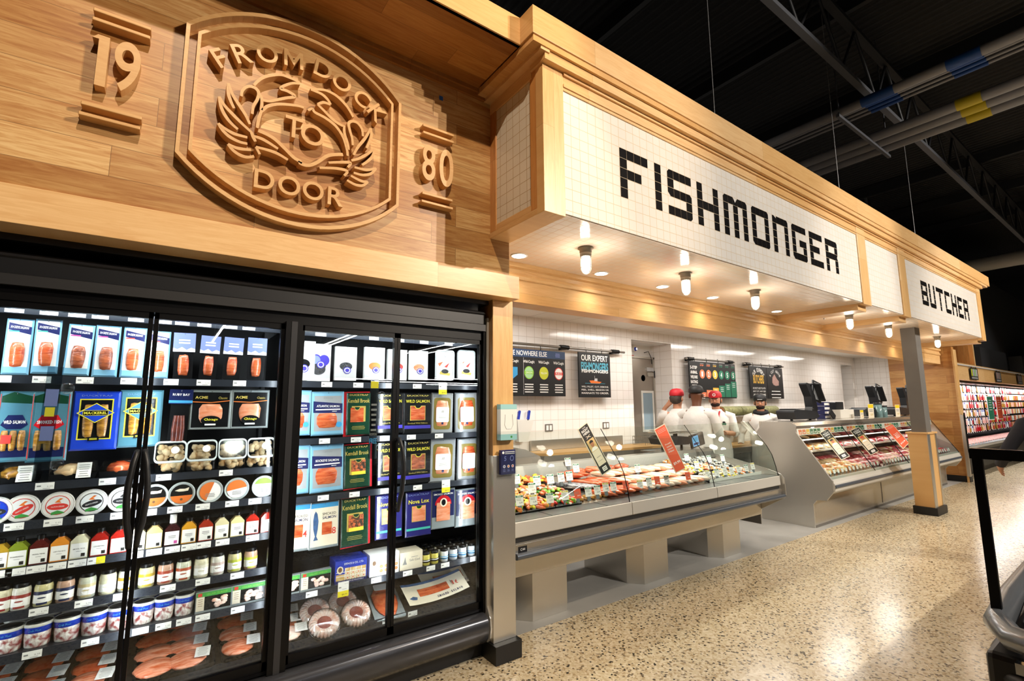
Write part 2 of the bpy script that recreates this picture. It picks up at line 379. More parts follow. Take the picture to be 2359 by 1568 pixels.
# ---------------------------------------------------------------- structure
def terrazzo():
    m, t, p = base('terrazzo'); v = coords(t)
    a = N(t, 'ShaderNodeTexVoronoi'); a.inputs['Scale'].default_value = 74; t.links.new(v, a.inputs[0])
    r = N(t, 'ShaderNodeValToRGB'); r.color_ramp.interpolation = 'CONSTANT'; e = r.color_ramp.elements
    cols = ['#cfbf9f', '#c2ae8c', '#dccdb0', '#ab9470', '#cdbb98', '#80705a', '#d2c2a2', '#3a342c']
    pos = [0, .2, .4, .58, .66, .80, .86, .955]
    e[0].position = 0; e[0].color = lin(cols[0]); e[1].position = pos[1]; e[1].color = lin(cols[1])
    for c, q in zip(cols[2:], pos[2:]): k = e.new(q); k.color = lin(c)
    s = N(t, 'ShaderNodeSeparateColor'); t.links.new(a.outputs['Color'], s.inputs[0]); t.links.new(s.outputs[0], r.inputs[0])
    b = N(t, 'ShaderNodeTexVoronoi'); b.inputs['Scale'].default_value = 30; t.links.new(v, b.inputs[0])
    s2 = N(t, 'ShaderNodeSeparateColor'); t.links.new(b.outputs['Color'], s2.inputs[0])
    gt = N(t, 'ShaderNodeMath', operation='GREATER_THAN'); gt.inputs[1].default_value = .82; t.links.new(s2.outputs[1], gt.inputs[0])
    lt = N(t, 'ShaderNodeMath', operation='LESS_THAN'); lt.inputs[1].default_value = .26; t.links.new(b.outputs['Distance'], lt.inputs[0])
    mu = N(t, 'ShaderNodeMath', operation='MULTIPLY'); t.links.new(gt.outputs[0], mu.inputs[0]); t.links.new(lt.outputs[0], mu.inputs[1])
    mx = N(t, 'ShaderNodeMix', data_type='RGBA'); mx.inputs[7].default_value = lin('#4a4032')
    t.links.new(mu.outputs[0], mx.inputs[0]); t.links.new(r.outputs[0], mx.inputs[6])
    n = N(t, 'ShaderNodeTexNoise'); n.inputs['Scale'].default_value = 1.3; n.inputs['Detail'].default_value = 3; t.links.new(v, n.inputs[0])
    rr = N(t, 'ShaderNodeMapRange'); rr.inputs[3].default_value = .12; rr.inputs[4].default_value = .26; t.links.new(n.outputs[0], rr.inputs[0])
    t.links.new(rr.outputs[0], p.inputs['Roughness']); t.links.new(mx.outputs[2], p.inputs['Base Color'])
    MATS['terrazzo'] = m
terrazzo()
mat('pad_concrete', '#a3a19c', .5, noise=.12, nscale=3)
b = MB(); b.box(-6, -9, -.1, 32, 2.945, 0, 'terrazzo'); struct(b.build('floor'), 'polished beige terrazzo floor with dark stone chips')
b = MB(); b.box(1.9, 2.945, -.1, 13.5, 4.75, .001, 'pad_concrete'); b.box(-6, 2.945, -.1, 1.9, 4.0, 0, 'pad_concrete'); b.box(13.5, 2.945, -.1, 32, 5, 0, 'terrazzo')
struct(b.build('floor'), 'smooth grey concrete pad under the service counters')
# dark deck
def deck():
    m, t, p = base('roof_deck'); v = coords(t, 'xy')
    w_ = N(t, 'ShaderNodeTexWave', wave_type='BANDS', bands_direction='X'); w_.inputs['Scale'].default_value = 2.2; t.links.new(v, w_.inputs[0])
    r = N(t, 'ShaderNodeValToRGB'); r.color_ramp.elements[0].color = lin('#0d0d0f'); r.color_ramp.elements[1].color = lin('#1d1e21')
    t.links.new(w_.outputs[0], r.inputs[0]); t.links.new(r.outputs[0], p.inputs['Base Color']); p.inputs['Roughness'].default_value = .7
    bp = N(t, 'ShaderNodeBump'); bp.inputs['Distance'].default_value = .03; t.links.new(w_.outputs[0], bp.inputs['Height']); t.links.new(bp.outputs[0], p.inputs['Normal'])
    MATS['roof_deck'] = m
deck()
b = MB(); b.box(-6, -9, 7.4, 32, 14, 7.5, 'roof_deck'); struct(b.build('ceiling'), 'dark painted corrugated roof deck')
mat('dark_wall', '#1c1d20', .8, noise=.2); mat('far_wall_paint', '#2c2b2c', .8)
b = MB(); b.box(-6, -9.1, 0, 32, -9, 7.4, 'dark_wall'); struct(b.build('wall_front'), 'dark store wall behind the aisle')
b = MB(); b.box(32, -9, 0, 32.1, 14, 7.4, 'dark_wall'); struct(b.build('wall_far_end'), 'dark far end wall of the store')
b = MB(); b.box(-6.1, -9, 0, -6, 14, 7.4, 'dark_wall'); struct(b.build('wall_near_end'), 'dark near end wall of the store')
b = MB(); b.box(-6, 14, 0, 32, 14.1, 7.4, 'dark_wall'); struct(b.build('wall_rear'), 'dark rear wall above the service area')
# wooden panel wall above the door case
YP = 2.653
b = MB(); b.box(-6, YP, 2.488, 1.872, YP+.1, 3.80, 'fir_panel'); struct(b.build('wall_left'), 'plank panelled wall carrying the emblem')
b = MB(); b.box(-6, YP-.012, 2.329, 1.949, YP+.16, 2.488, 'maple_x')
b.box(-6, YP+.15, 2.30, 1.87, YP+.9, 2.33, 'black_base')
struct(b.build('trim_1', bevel=.002), 'maple beam under the plank wall')
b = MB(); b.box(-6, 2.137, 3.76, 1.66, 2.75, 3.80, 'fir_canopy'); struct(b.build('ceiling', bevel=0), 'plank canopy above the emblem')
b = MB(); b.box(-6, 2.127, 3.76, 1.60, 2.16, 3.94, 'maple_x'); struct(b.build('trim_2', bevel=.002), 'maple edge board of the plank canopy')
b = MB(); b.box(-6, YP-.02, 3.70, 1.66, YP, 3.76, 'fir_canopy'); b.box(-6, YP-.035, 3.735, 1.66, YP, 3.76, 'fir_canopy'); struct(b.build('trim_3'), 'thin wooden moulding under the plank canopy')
# projecting tiled box
X0, X1 = 1.713, 12.0; YT = 2.078
b = MB(); b.box(X0+.165, YT, 2.745, 11.85, YT+.05, 3.60, 'sign_tile'); b.ms[0]
b = MB(); b.box(X0+.165, YT, 2.745, 8.0, YT+.05, 3.62, 'sign_tile'); b.box(8.0, YT, 2.745, 11.85, YT+.05, 3.62, 'sign_tile_butcher')
struct(b.build('wall_sign'), 'white tiled sign wall of the projecting box')
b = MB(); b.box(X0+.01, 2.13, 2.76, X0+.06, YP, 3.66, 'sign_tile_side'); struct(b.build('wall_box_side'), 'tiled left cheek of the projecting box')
b = MB(); b.box(X0+.165, YT+.01, 2.738, 11.9, 3.07, 2.78, 'soffit_tile'); struct(b.build('ceiling', bevel=0), 'glossy tiled soffit over the counters')
# wooden posts and frames of the box
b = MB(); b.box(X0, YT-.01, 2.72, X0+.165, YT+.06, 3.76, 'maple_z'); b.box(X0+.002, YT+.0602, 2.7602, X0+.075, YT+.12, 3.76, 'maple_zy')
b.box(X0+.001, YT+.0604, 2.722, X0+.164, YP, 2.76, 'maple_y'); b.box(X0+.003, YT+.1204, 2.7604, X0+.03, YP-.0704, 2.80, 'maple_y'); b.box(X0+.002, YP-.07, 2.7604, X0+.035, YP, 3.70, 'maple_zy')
struct(b.build('trim_4', bevel=.002), 'maple corner post and frame of the tiled box')
b = MB(); b.box(6.40, YT-.012, 2.725, 6.64, YT+.06, 3.70, 'maple_z')
b.M = Matrix.Identity(4); struct(b.build('trim_5', bevel=.003), 'maple upright between sign and blank tiles')
b = MB(); b.box(6.40, YT+.05, 2.665, 6.64, 3.07, 2.74, 'maple_y'); struct(b.build('trim_6', bevel=.002), 'maple cross beam under the soffit beside the sign end')
b = MB(); b.box(7.74, YT-.012, 2.725, 8.0, YT+.06, 3.70, 'maple_z'); struct(b.build('trim_7', bevel=.003), 'maple upright left of the second sign')
b = MB(); b.box(7.74, YT+.05, 2.665, 8.0, 3.07, 2.74, 'maple_y'); struct(b.build('trim_8', bevel=.002), 'maple cross beam under the soffit before the pillar')
b = MB(); b.box(11.74, YT-.012, 2.70, 12.0, YT+.06, 3.70, 'maple_z'); b.box(11.74, YT+.06, 2.66, 12.0, 3.4, 2.74, 'maple_y'); b.box(11.95, YT+.06, 2.74, 12.0, 3.4, 3.7, 'maple_y')
struct(b.build('trim_9', bevel=.003), 'maple end post of the projecting box')
# top rails and mouldings
b = MB()
for z0, z1, y in ((3.545, 3.565, YT-.008), (3.565, 3.585, YT-.016), (3.585, 3.64, YT-.006), (3.64, 3.66, YT-.02)): b.box(X0+.165, y, z0, 11.85, YT+.05, z1, 'maple_x')
b.box(X0-.012, YT-.05, 3.66, 12.02, YT+.1, 3.72, 'maple_x'); b.box(X0-.05, YT-.06, 3.70, X0+.02, YP, 3.76, 'maple_y')
b.box(X0-.0, YT+.1, 3.62, X0+.05, YP, 3.70, 'maple_y')
struct(b.build('trim_10', bevel=.002), 'stepped maple moulding above the sign tiles')
b = MB(); b.box(1.59, 2.0, 3.76, 12.45, 2.6, 3.94, 'maple_x'); struct(b.build('trim_11', bevel=.003), 'maple cornice board on top of the box')
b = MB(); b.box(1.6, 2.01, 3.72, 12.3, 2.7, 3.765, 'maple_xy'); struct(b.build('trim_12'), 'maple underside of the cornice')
# inner header band
b = MB(); b.box(1.6, 3.06, 2.42, 13.4, 3.245, 2.75, 'maple_x')
b.prism([(3.06, 2.60), (3.045, 2.605), (3.04, 2.63), (3.052, 2.655), (3.06, 2.66)], 'x', 1.6, 13.4, 'maple_x')
b.prism([(3.06, 2.69), (3.03, 2.70), (3.03, 2.74), (3.06, 2.74)], 'x', 1.6, 13.4, 'maple_x')
struct(b.build('trim_13', bevel=.002), 'maple header band over the counters with moulding')
b = MB(); b.box(1.6, 3.2, 2.69, 13.5, 4.75, 2.75, 'ceiling_board'); struct(b.build('ceiling'), 'white tile ceiling over the service area')
# back wall with two door recesses
YW = 4.70
D1 = (5.50, 6.43, 2.55); D2 = (12.75, 13.35, 2.50)
b = MB()
b.box(1.3, YW, 0, D1[0], YW+.1, 2.7, 'wall_tile'); b.box(D1[0], YW, D1[2], D1[1], YW+.1, 2.7, 'wall_tile')
b.box(D1[1], YW, 0, D2[0], YW+.1, 2.7, 'wall_tile'); b.box(D2[0], YW, D2[2], D2[1], YW+.1, 2.7, 'wall_tile'); b.box(D2[1], YW, 0, 13.6, YW+.1, 2.7, 'wall_tile')
struct(b.build('wall_back'), 'white tiled back wall of the service area')
b = MB()
for d in (D1, D2):
    b.box(d[0]-.02, YW+.1, 0, d[0], YW+.42, d[2]+.02, 'wall_tile_side'); b.box(d[1], YW+.1, 0, d[1]+.02, YW+.42, d[2]+.02, 'wall_tile_side')
    b.box(d[0]-.02, YW+.1, d[2], d[1]+.02, YW+.42, d[2]+.02, 'white'); b.box(d[0], YW+.40, 0, d[1], YW+.44, d[2], 'white')
    b.box(d[0], YW+.1, -.02, d[1], YW+.4, 0, 'pad_concrete')
struct(b.build('wall_recess'), 'white recess walls around the cooler doors')
b = MB(); b.box(13.5, 3.99, 0, 13.6, 4.75, 2.7, 'wall_tile_side'); struct(b.build('wall_right'), 'short white tiled side wall')
b = MB(); b.box(13.44, 2.87, 0, 13.6, 3.99, 2.78, 'end_wall_wood'); b.box(13.40, 2.84, 0, 13.62, 2.87, 2.72, 'maple_z'); b.box(13.43, 2.83, 0, 13.64, 4.0, .12, 'black_base')
struct(b.build('wall_end'), 'plank end wall between meat counter and wall case')
# column beside door case
b = MB(); b.box(1.80, 2.75, .11, 1.97, 2.95, 2.335, 'maple_z'); struct(b.build('wall_column', bevel=.004), 'maple clad column beside the door case')
b = MB(); b.box(1.797, 2.738, .11, 1.973, 2.953, 1.27, 'steel_v'); struct(b.build('trim_14', bevel=.002), 'stainless steel guard on the lower column')
b = MB(); b.box(1.783, 2.69, 0, 1.985, 2.96, .11, 'black_base'); struct(b.build('baseboard_column', bevel=.002), 'black base of the column')
# free-standing pillar
mat('pillar_grey', '#6d6862', .55, noise=.05)
b = MB(); b.box(9.14, 2.34, 1.17, 9.37, 2.52, 2.74, 'pillar_grey'); struct(b.build('wall_pillar', bevel=.004), 'grey square pillar')
b = MB(); b.box(9.09, 2.33, .11, 9.50, 2.56, 1.15, 'maple_z'); b.box(9.08, 2.31, 1.15, 9.52, 2.58, 1.175, 'maple_x'); struct(b.build('trim_15', bevel=.003), 'maple boxing around the foot of the pillar')
b = MB(); b.box(9.088, 2.322, .11, 9.20, 2.33, 1.15, 'steel_v'); b.box(9.44, 2.322, .11, 9.505, 2.33, 1.15, 'steel_v'); struct(b.build('trim_16'), 'steel corner guards on the pillar boxing')
b = MB(); b.box(9.07, 2.30, 0, 9.53, 2.585, .11, 'black_base'); struct(b.build('baseboard_pillar', bevel=.002), 'black base of the pillar')
FISH_L = [[(0.464,3.325),(0.418,3.331),(0.373,3.331),(0.331,3.312),(0.29,3.281),(0.264,3.246),(0.251,3.221)],[(0.464,3.318),(0.428,3.305),(0.391,3.276),(0.374,3.252),(0.407,3.251),(0.444,3.236),(0.395,3.206),(0.352,3.178),(0.325,3.162),(0.297,3.156)],[(0.199,3.14),(0.202,3.171),(0.217,3.197),(0.238,3.209),(0.263,3.205),(0.275,3.183),(0.269,3.147),(0.255,3.108),(0.252,3.064)],[(0.275,3.183),(0.287,3.171),(0.292,3.136),(0.292,3.095),(0.315,3.128),(0.348,3.152),(0.382,3.167),(0.426,3.18),(0.464,3.188),(0.491,3.188)],[(0.294,3.1),(0.283,3.052),(0.278,2.997)],[(0.14,3.185),(0.142,3.14),(0.153,3.102),(0.172,3.064)],[(0.14,3.185),(0.159,3.137),(0.191,3.091),(0.223,3.047),(0.245,3.005)],[(0.106,3.1),(0.121,3.041),(0.153,2.992),(0.194,2.96)],[(0.106,3.1),(0.13,3.064),(0.168,3.03),(0.21,2.996),(0.252,2.966)],[(0.111,2.961),(0.133,2.931),(0.163,2.909),(0.203,2.897),(0.24,2.898)],[(0.111,2.961),(0.138,2.945),(0.175,2.932),(0.201,2.93),(0.238,2.931)],[(0.158,2.869),(0.18,2.845),(0.212,2.829),(0.244,2.828),(0.273,2.842)],[(0.158,2.869),(0.192,2.861),(0.226,2.864),(0.258,2.871)],[(0.252,2.966),(0.262,2.943),(0.274,2.92)],[(0.263,2.946),(0.309,2.942),(0.378,2.915)],[(0.278,2.892),(0.297,2.859)],[(0.278,2.892),(0.34,2.892),(0.382,2.886),(0.427,2.869)]]
FISH_R = [[(0.521,3.307),(0.576,3.303),(0.609,3.284),(0.628,3.26)],[(0.521,3.307),(0.594,3.332),(0.659,3.322),(0.71,3.287),(0.737,3.256),(0.753,3.23)],[(0.559,3.234),(0.59,3.257),(0.626,3.257)],[(0.559,3.234),(0.592,3.211),(0.641,3.176),(0.683,3.159),(0.712,3.156)],[(0.512,3.181),(0.534,3.198),(0.548,3.182),(0.602,3.17),(0.659,3.142),(0.702,3.09),(0.725,3.026),(0.731,2.988)],[(0.812,3.132),(0.804,3.175),(0.777,3.202),(0.747,3.201),(0.729,3.181),(0.737,3.143),(0.751,3.102),(0.757,3.059)],[(0.705,3.159),(0.709,3.111),(0.728,3.059),(0.735,3.025)],[(0.855,3.197),(0.827,3.128),(0.787,3.06),(0.763,3.003)],[(0.855,3.197),(0.859,3.143),(0.834,3.066)],[(0.883,3.082),(0.839,3.031),(0.793,2.99),(0.752,2.966)],[(0.883,3.082),(0.87,3.027),(0.841,2.986),(0.812,2.957)],[(0.894,2.961),(0.838,2.935),(0.77,2.931)],[(0.894,2.961),(0.865,2.92),(0.818,2.898),(0.767,2.897)],[(0.849,2.866),(0.811,2.86),(0.752,2.875)],[(0.849,2.866),(0.82,2.836),(0.778,2.829),(0.732,2.843)],[(0.629,2.915),(0.692,2.936),(0.747,2.949),(0.733,2.918)],[(0.584,2.872),(0.673,2.894),(0.73,2.895),(0.715,2.864)]]
WAVE = [(0.284,2.986),(0.323,2.98),(0.364,2.964),(0.409,2.931),(0.455,2.895),(0.489,2.881),(0.486,2.874),(0.512,2.869),(0.541,2.878),(0.575,2.905),(0.623,2.955),(0.67,2.978),(0.706,2.989)]
def smooth_line(p, k=5):
    """Catmull-Rom through the points"""
    if len(p) < 3: return p
    q = [p[0]]+list(p)+[p[-1]]; out = []
    for i in range(1, len(q)-2):
        a, b, c, d = [Vector(x) for x in q[i-1:i+3]]
        for j in range(k):
            t = j/k; out.append(tuple(.5*((2*b)+(-a+c)*t+(2*a-5*b+4*c-d)*t*t+(-a+3*b-3*c+d)*t*t*t)))
    return out+[tuple(p[-1])]
YE = 2.598; YB = YP+.001
def outline(hw, hz, ap, cx=.495, cz=3.098):
    n = 22; p = []
    # circular arc through the corners and the apex
    s_ = ap-hz; rad = (hw*hw+s_*s_)/(2*s_); th = math.asin(hw/rad)
    for i in range(n+1): t = th*(1-2*i/n); p.append((cx+rad*math.sin(t), cz+ap-rad+rad*math.cos(t)))
    return p+[(2*cx-x, 2*cz-z) for x, z in p]
def ring(b, o, i, y0, y1, m):
    n = len(o); vs = [(x, y, z) for y in (y0, y1) for x, z in o+i]
    fs = []
    for k in range(n):
        l = (k+1) % n
        fs += [(k, l, n+l, n+k), (2*n+k, 3*n+k, 3*n+l, 2*n+l), (k, 2*n+k, 2*n+l, l), (n+k, n+l, 3*n+l, 3*n+k)]
    return b.add(vs, fs, m)
em = thing('wall_emblem', 'large carved wooden emblem of two curled fish, lettered FROM DOCK TO DOOR', 'emblem', (0, 0, 0))
W_ = 'emblem_wood'
b = MB(); ring(b, outline(.543, .33, .572), outline(.527, .321, .552), YE, YB, W_); b.build('outer_frame', em)
b = MB(); ring(b, outline(.494, .303, .508), outline(.480, .295, .491), YE, YB, W_); b.build('inner_frame', em)
for nm, L in (('fish_relief', FISH_L), ('fish_relief', FISH_R)):
    b = MB()
    for i, p in enumerate(L):
        q = smooth_line(p); k = len(q); b.stroke(q, [.0165*(1-.25*abs(2*j/(k-1)-1)) for j in range(k)], YE-.0005*i, YB, W_)
    b.build(nm, em, norm=True)
b = MB(); b.stroke(smooth_line(WAVE), .018, YE, YB, W_); b.build('wave_relief', em)
for ch, x, z, rot, h in (('F', .096, 3.305, 37, .085), ('R', .188, 3.370, 27, .088), ('O', .302, 3.420, 16, .086), ('M', .428, 3.446, 4, .086), ('D', .580, 3.450, -8, .088), ('O', .684, 3.414, -19, .088), ('C', .800, 3.362, -31, .088), ('K', .893, 3.305, -42, .092),
    ('T', .448, 3.062, 0, .105), ('O', .544, 3.050, 0, .105), ('D', .326, 2.735, 0, .09), ('O', .443, 2.735, 0, .092), ('O', .561, 2.738, 0, .092), ('R', .676, 2.735, 0, .092)):
    h *= 1.10; b = MB()
    if ch == 'M':
        c_, s_, k_ = math.cos(R(rot)), math.sin(R(rot)), h/2; pts = [(-1, -1), (-.66, -1), (-.66, .35), (0, -.75), (.66, .35), (.66, -1), (1, -1), (1, 1), (.66, 1), (0, -.12), (-.66, 1), (-1, 1)]
        b.prism([(x+(p*c_-q*s_)*k_, z+(p*s_+q*c_)*k_) for p, q in pts], 'y', YE, YB, W_); b.build('letter', em); continue
    b.text(ch, x, z, YE, None if ch not in 'T' else .085, h, W_, bold=.003 if ch in 'MK' else .012, rot=R(rot), depth=YB-YE, res=6); b.build('letter', em)
def year(name, label, d, bars):
    t = thing(name, label, 'numerals', (0, 0, 0))
    for ch, x, z, ww, hh in d:
        b = MB(); 
        if ch == '1': b.prism([(x-.018, z-hh/2), (x+.018, z-hh/2), (x+.018, z+hh/2), (x-.022, z+hh/2), (x-.04, z+hh/2-.02), (x-.018, z+hh/2-.02)], 'y', YE, YB, W_)
        else: b.text(ch, x, z, YE, ww, hh, W_, bold=.012, depth=YB-YE, res=8)
        b.build('numeral', t)
    for x0, x1, z in bars: b = MB(); b.box(x0, YE, z-.016, x1, YB, z, W_); b.build('bar', t, bevel=.003)
year('year_numerals', 'carved wooden numerals 19 with four bars left of the emblem', [('1', -.332, 3.098, .05, .235), ('9', -.247, 3.105, .092, .240)],
     [(-.380, -.177, 3.336), (-.380, -.177, 3.292), (-.384, -.178, 2.893), (-.388, -.180, 2.845)])
year('year_numerals', 'carved wooden numerals 80 with four bars right of the emblem', [('8', 1.228, 3.100, .088, .235), ('0', 1.350, 3.098, .098, .250)],
     [(1.184, 1.400, 3.345), (1.186, 1.400, 3.299), (1.187, 1.397, 2.901), (1.184, 1.400, 2.849)])
mat('blue_tape', '#1c5aa8', .6)
b = MB(); b.box(1.318, YP-.002, 3.588, 1.345, YP-.0005, 3.617, 'blue_tape'); tag(b.build('painters_tape'), 'small square of blue tape on the plank wall near the tiled box', 'tape')
# ---- tile lettering: 1 = full tile, letters give clipped corners
mat('black_tile', '#1c1b1c', .13, spec=.6)
G = {'F': ['1111', '1000', '1110', '1000', '1000'], 'I': ['1']*5, 'S': ['q111', '1000', 'z11e', '0001', '111c'],
 'H': ['1001', '1001', '1111', '1001', '1001'], 'M': ['q1v1e', '10101', '10101', '10101', '10101'], 'O': ['q11e', '1001', '1001', '1001', 'z11c'],
 'N': ['n11e', '1001', '1001', '1001', '1001'], 'G': ['q111', '1000', '1011', '1001', 'z11c'], 'E': ['1111', '1000', '1110', '1000', '1111'],
 'R': ['111e', '1001', '111k', '1001', '1001'], 'B': ['111e', '1001', '111k', '1001', '111c'], 'U': ['1001', '1001', '1001', '1001', 'z11c'],
 'T': ['11111', '00100', '00100', '00100', '00100'], 'C': ['q11e', '1000', '1000', '1000', 'z11c']}
def cell(k, x, z, w_, h_):
    a = .3
    full = [(x, z), (x+w_, z), (x+w_, z+h_), (x, z+h_)]
    if k == 'q': return [(x, z), (x+w_, z), (x+w_, z+h_), (x+a*w_, z+h_), (x, z+h_*(1-a))]
    if k == 'e': return [(x, z), (x+w_, z), (x+w_, z+h_*(1-a)), (x+w_*(1-a), z+h_), (x, z+h_)]
    if k == 'z': return [(x+a*1.5*w_, z), (x+w_, z), (x+w_, z+h_), (x, z+h_), (x, z+h_*a*1.5)]
    if k == 'c': return [(x, z), (x+w_*(1-a), z), (x+w_, z+h_*a), (x+w_, z+h_), (x, z+h_)]
    if k == 'v': return [(x, z), (x+w_, z), (x+w_, z+h_), (x+w_/2, z+h_*.35), (x, z+h_)]
    if k == 'n': return [(x, z), (x+w_, z), (x+w_, z+h_*.7), (x+w_*.4, z+h_), (x, z+h_)]
    if k == 'k': return [(x, z), (x+w_, z), (x+w_*.7, z+h_/2), (x+w_, z+h_), (x, z+h_)]
    return full
def tile_word(t, starts, pitch, y):
    for ch, x0 in starts:
        b = MB(); g = .0022
        for r_i, row in enumerate(G[ch]):
            for c_i, k in enumerate(row):
                if k != '0': b.prism(cell(k, x0+c_i*pitch+g, 2.981+(4-r_i)*TZ+g, pitch-2*g, TZ-2*g), 'y', y, y+.003, 'black_tile')
        b.build('letter', t)
st = thing('tile_lettering', 'FISHMONGER spelled in black tiles on the long white sign wall', 'sign')
cs = [0, 5, 7, 12, 17, 23, 28, 33, 38, 43]
tile_word(st, [(c, 2.384+k*TP) for c, k in zip('FISHMONGER', cs)], TP, YT-.002)
st = thing('tile_lettering', 'BUTCHER spelled in black tiles on the far white sign wall', 'sign')
tile_word(st, [(c, 8.611+k*.0703) for c, k in zip('BUTCHER', (0, 5, 10, 16, 21, 26, 31))], .0703, YT-.002)
# ---- cage lamps
mat('lamp_housing', '#a49a8b', .45, .6); mat('lamp_glow', '#fff4e2', .3, emit=14); mat('down_glow', '#fff2dc', .3, emit=9); mat('wire', '#8d887e', .35, .8)
def cage_lamp(x, label):
    t = thing('cage_lamp', label, 'lamp', (x, 2.46, 2.738), group='cage lamps along the soffit')
    b = MB(); b.lathe([(.055, 0), (.058, -.006), (.045, -.01), (.045, -.035), (.040, -.038), (.040, -.045), (.043, -.047), (.041, -.066), (.036, -.07)], (0, 0, 0), 'lamp_housing', 20); b.build('housing', t)
    b = MB(); b.lathe([(.030, -.070), (.033, -.09), (.034, -.14), (.030, -.168), (.018, -.186), (.004, -.192)], (0, 0, 0), 'lamp_glow', 16); b.build('lamp_globe', t)
    b = MB()
    for i in range(4):
        a = R(45*i+10); c, s_ = math.cos(a), math.sin(a)
        b.tube([(.040*k*c, .040*k*s_, z) for k, z in ((1, -.06), (1.02, -.13), (.95, -.165), (.6, -.19), (0, -.199), (-.6, -.19), (-.95, -.165), (-1.02, -.13), (-1, -.06))], .0016, 'wire', 5)
    b.tube([(.041*math.cos(R(20*i)), .041*math.sin(R(20*i)), -.15) for i in range(18)], .0016, 'wire', 5, closed=True); b.build('cage', t)
for x, l in zip((2.42, 3.62, 4.77, 7.08, 8.45, 10.75), ('wire cage lamp on the soffit nearest the wooden corner post', 'wire cage lamp on the soffit, second from the corner post', 'wire cage lamp on the soffit before the first cross beam', 'wire cage lamp between the two soffit cross beams', 'wire cage lamp on the soffit just left of the grey pillar', 'wire cage lamp on the soffit beyond the grey pillar')):
    cage_lamp(x, l)
for i, (x, l) in enumerate(((2.13, 'round recessed downlight next to the wooden column'), (3.02, 'round recessed downlight behind the first cage lamp'), (3.86, 'round recessed downlight between first and second cage lamp'), (4.71, 'round recessed downlight left of the third cage lamp'), (6.09, 'round recessed downlight beside the first cross beam'))):
    t = thing('recessed_downlight', l, 'light', (x, 2.885, 2.738), group='recessed downlights in the soffit')
    b = MB(); b.lathe([(.068, .0), (.068, -.003), (.056, -.004), (.056, 0)], (0, 0, 0), 'white', 24); b.build('trim_ring', t)
    b = MB(); b.lathe([(.054, -.0045), (.001, -.0046)], (0, 0, 0), 'down_glow', 24); b.build('lens', t)
t = thing('fire_sprinkler', 'tiny sprinkler head under the soffit between the cross beams', 'sprinkler', (7.0, 2.72, 2.738)); b = MB(); b.lathe([(.03, 0), (.03, -.003), (.008, -.004), (.008, -.03), (.016, -.031), (.016, -.034)], (0, 0, 0), 'chrome', 12); b.build('sprinkler_body', t)
TAGS = {'L0': (2.035,[-0.572,-0.46,-0.364,-0.281,-0.146,-0.033,0.043,0.139,0.26,0.347]),'L1': (1.727,[-0.584,-0.457,-0.311,-0.151,0.017,0.156,0.32]),'L2': (1.26,[-0.405,-0.192,0.021,0.286]),'L3': (1.1,[-0.487,-0.364,-0.258,-0.138,-0.025,0.078,0.194,0.324,0.431]),'L4': (0.912,[-0.506,-0.465,-0.401,-0.335,-0.268,-0.203,-0.063,0.009,0.081,0.148,0.211,0.293,0.43]),'L5': (0.735,[-0.377,-0.231,-0.099,0.076,0.219,0.37]),'L6': (0.565,[-0.382,-0.195,-0.016,0.071,0.152,0.23,0.383]),'R0': (2.032,[0.728,1.052,1.224,1.399,1.585]),'R1': (1.73,[0.775,0.963,1.169,1.355,1.544]),'R2': (1.4,[0.777,0.961,1.141,1.321,1.521]),'R3': (1.078,[0.784,0.964,1.156,1.372,1.577]),'R4': (0.563,[0.745,0.919,1.114,1.316,1.475,1.579,1.8]),'R5': (0.317,[0.832,1.191,1.355])}
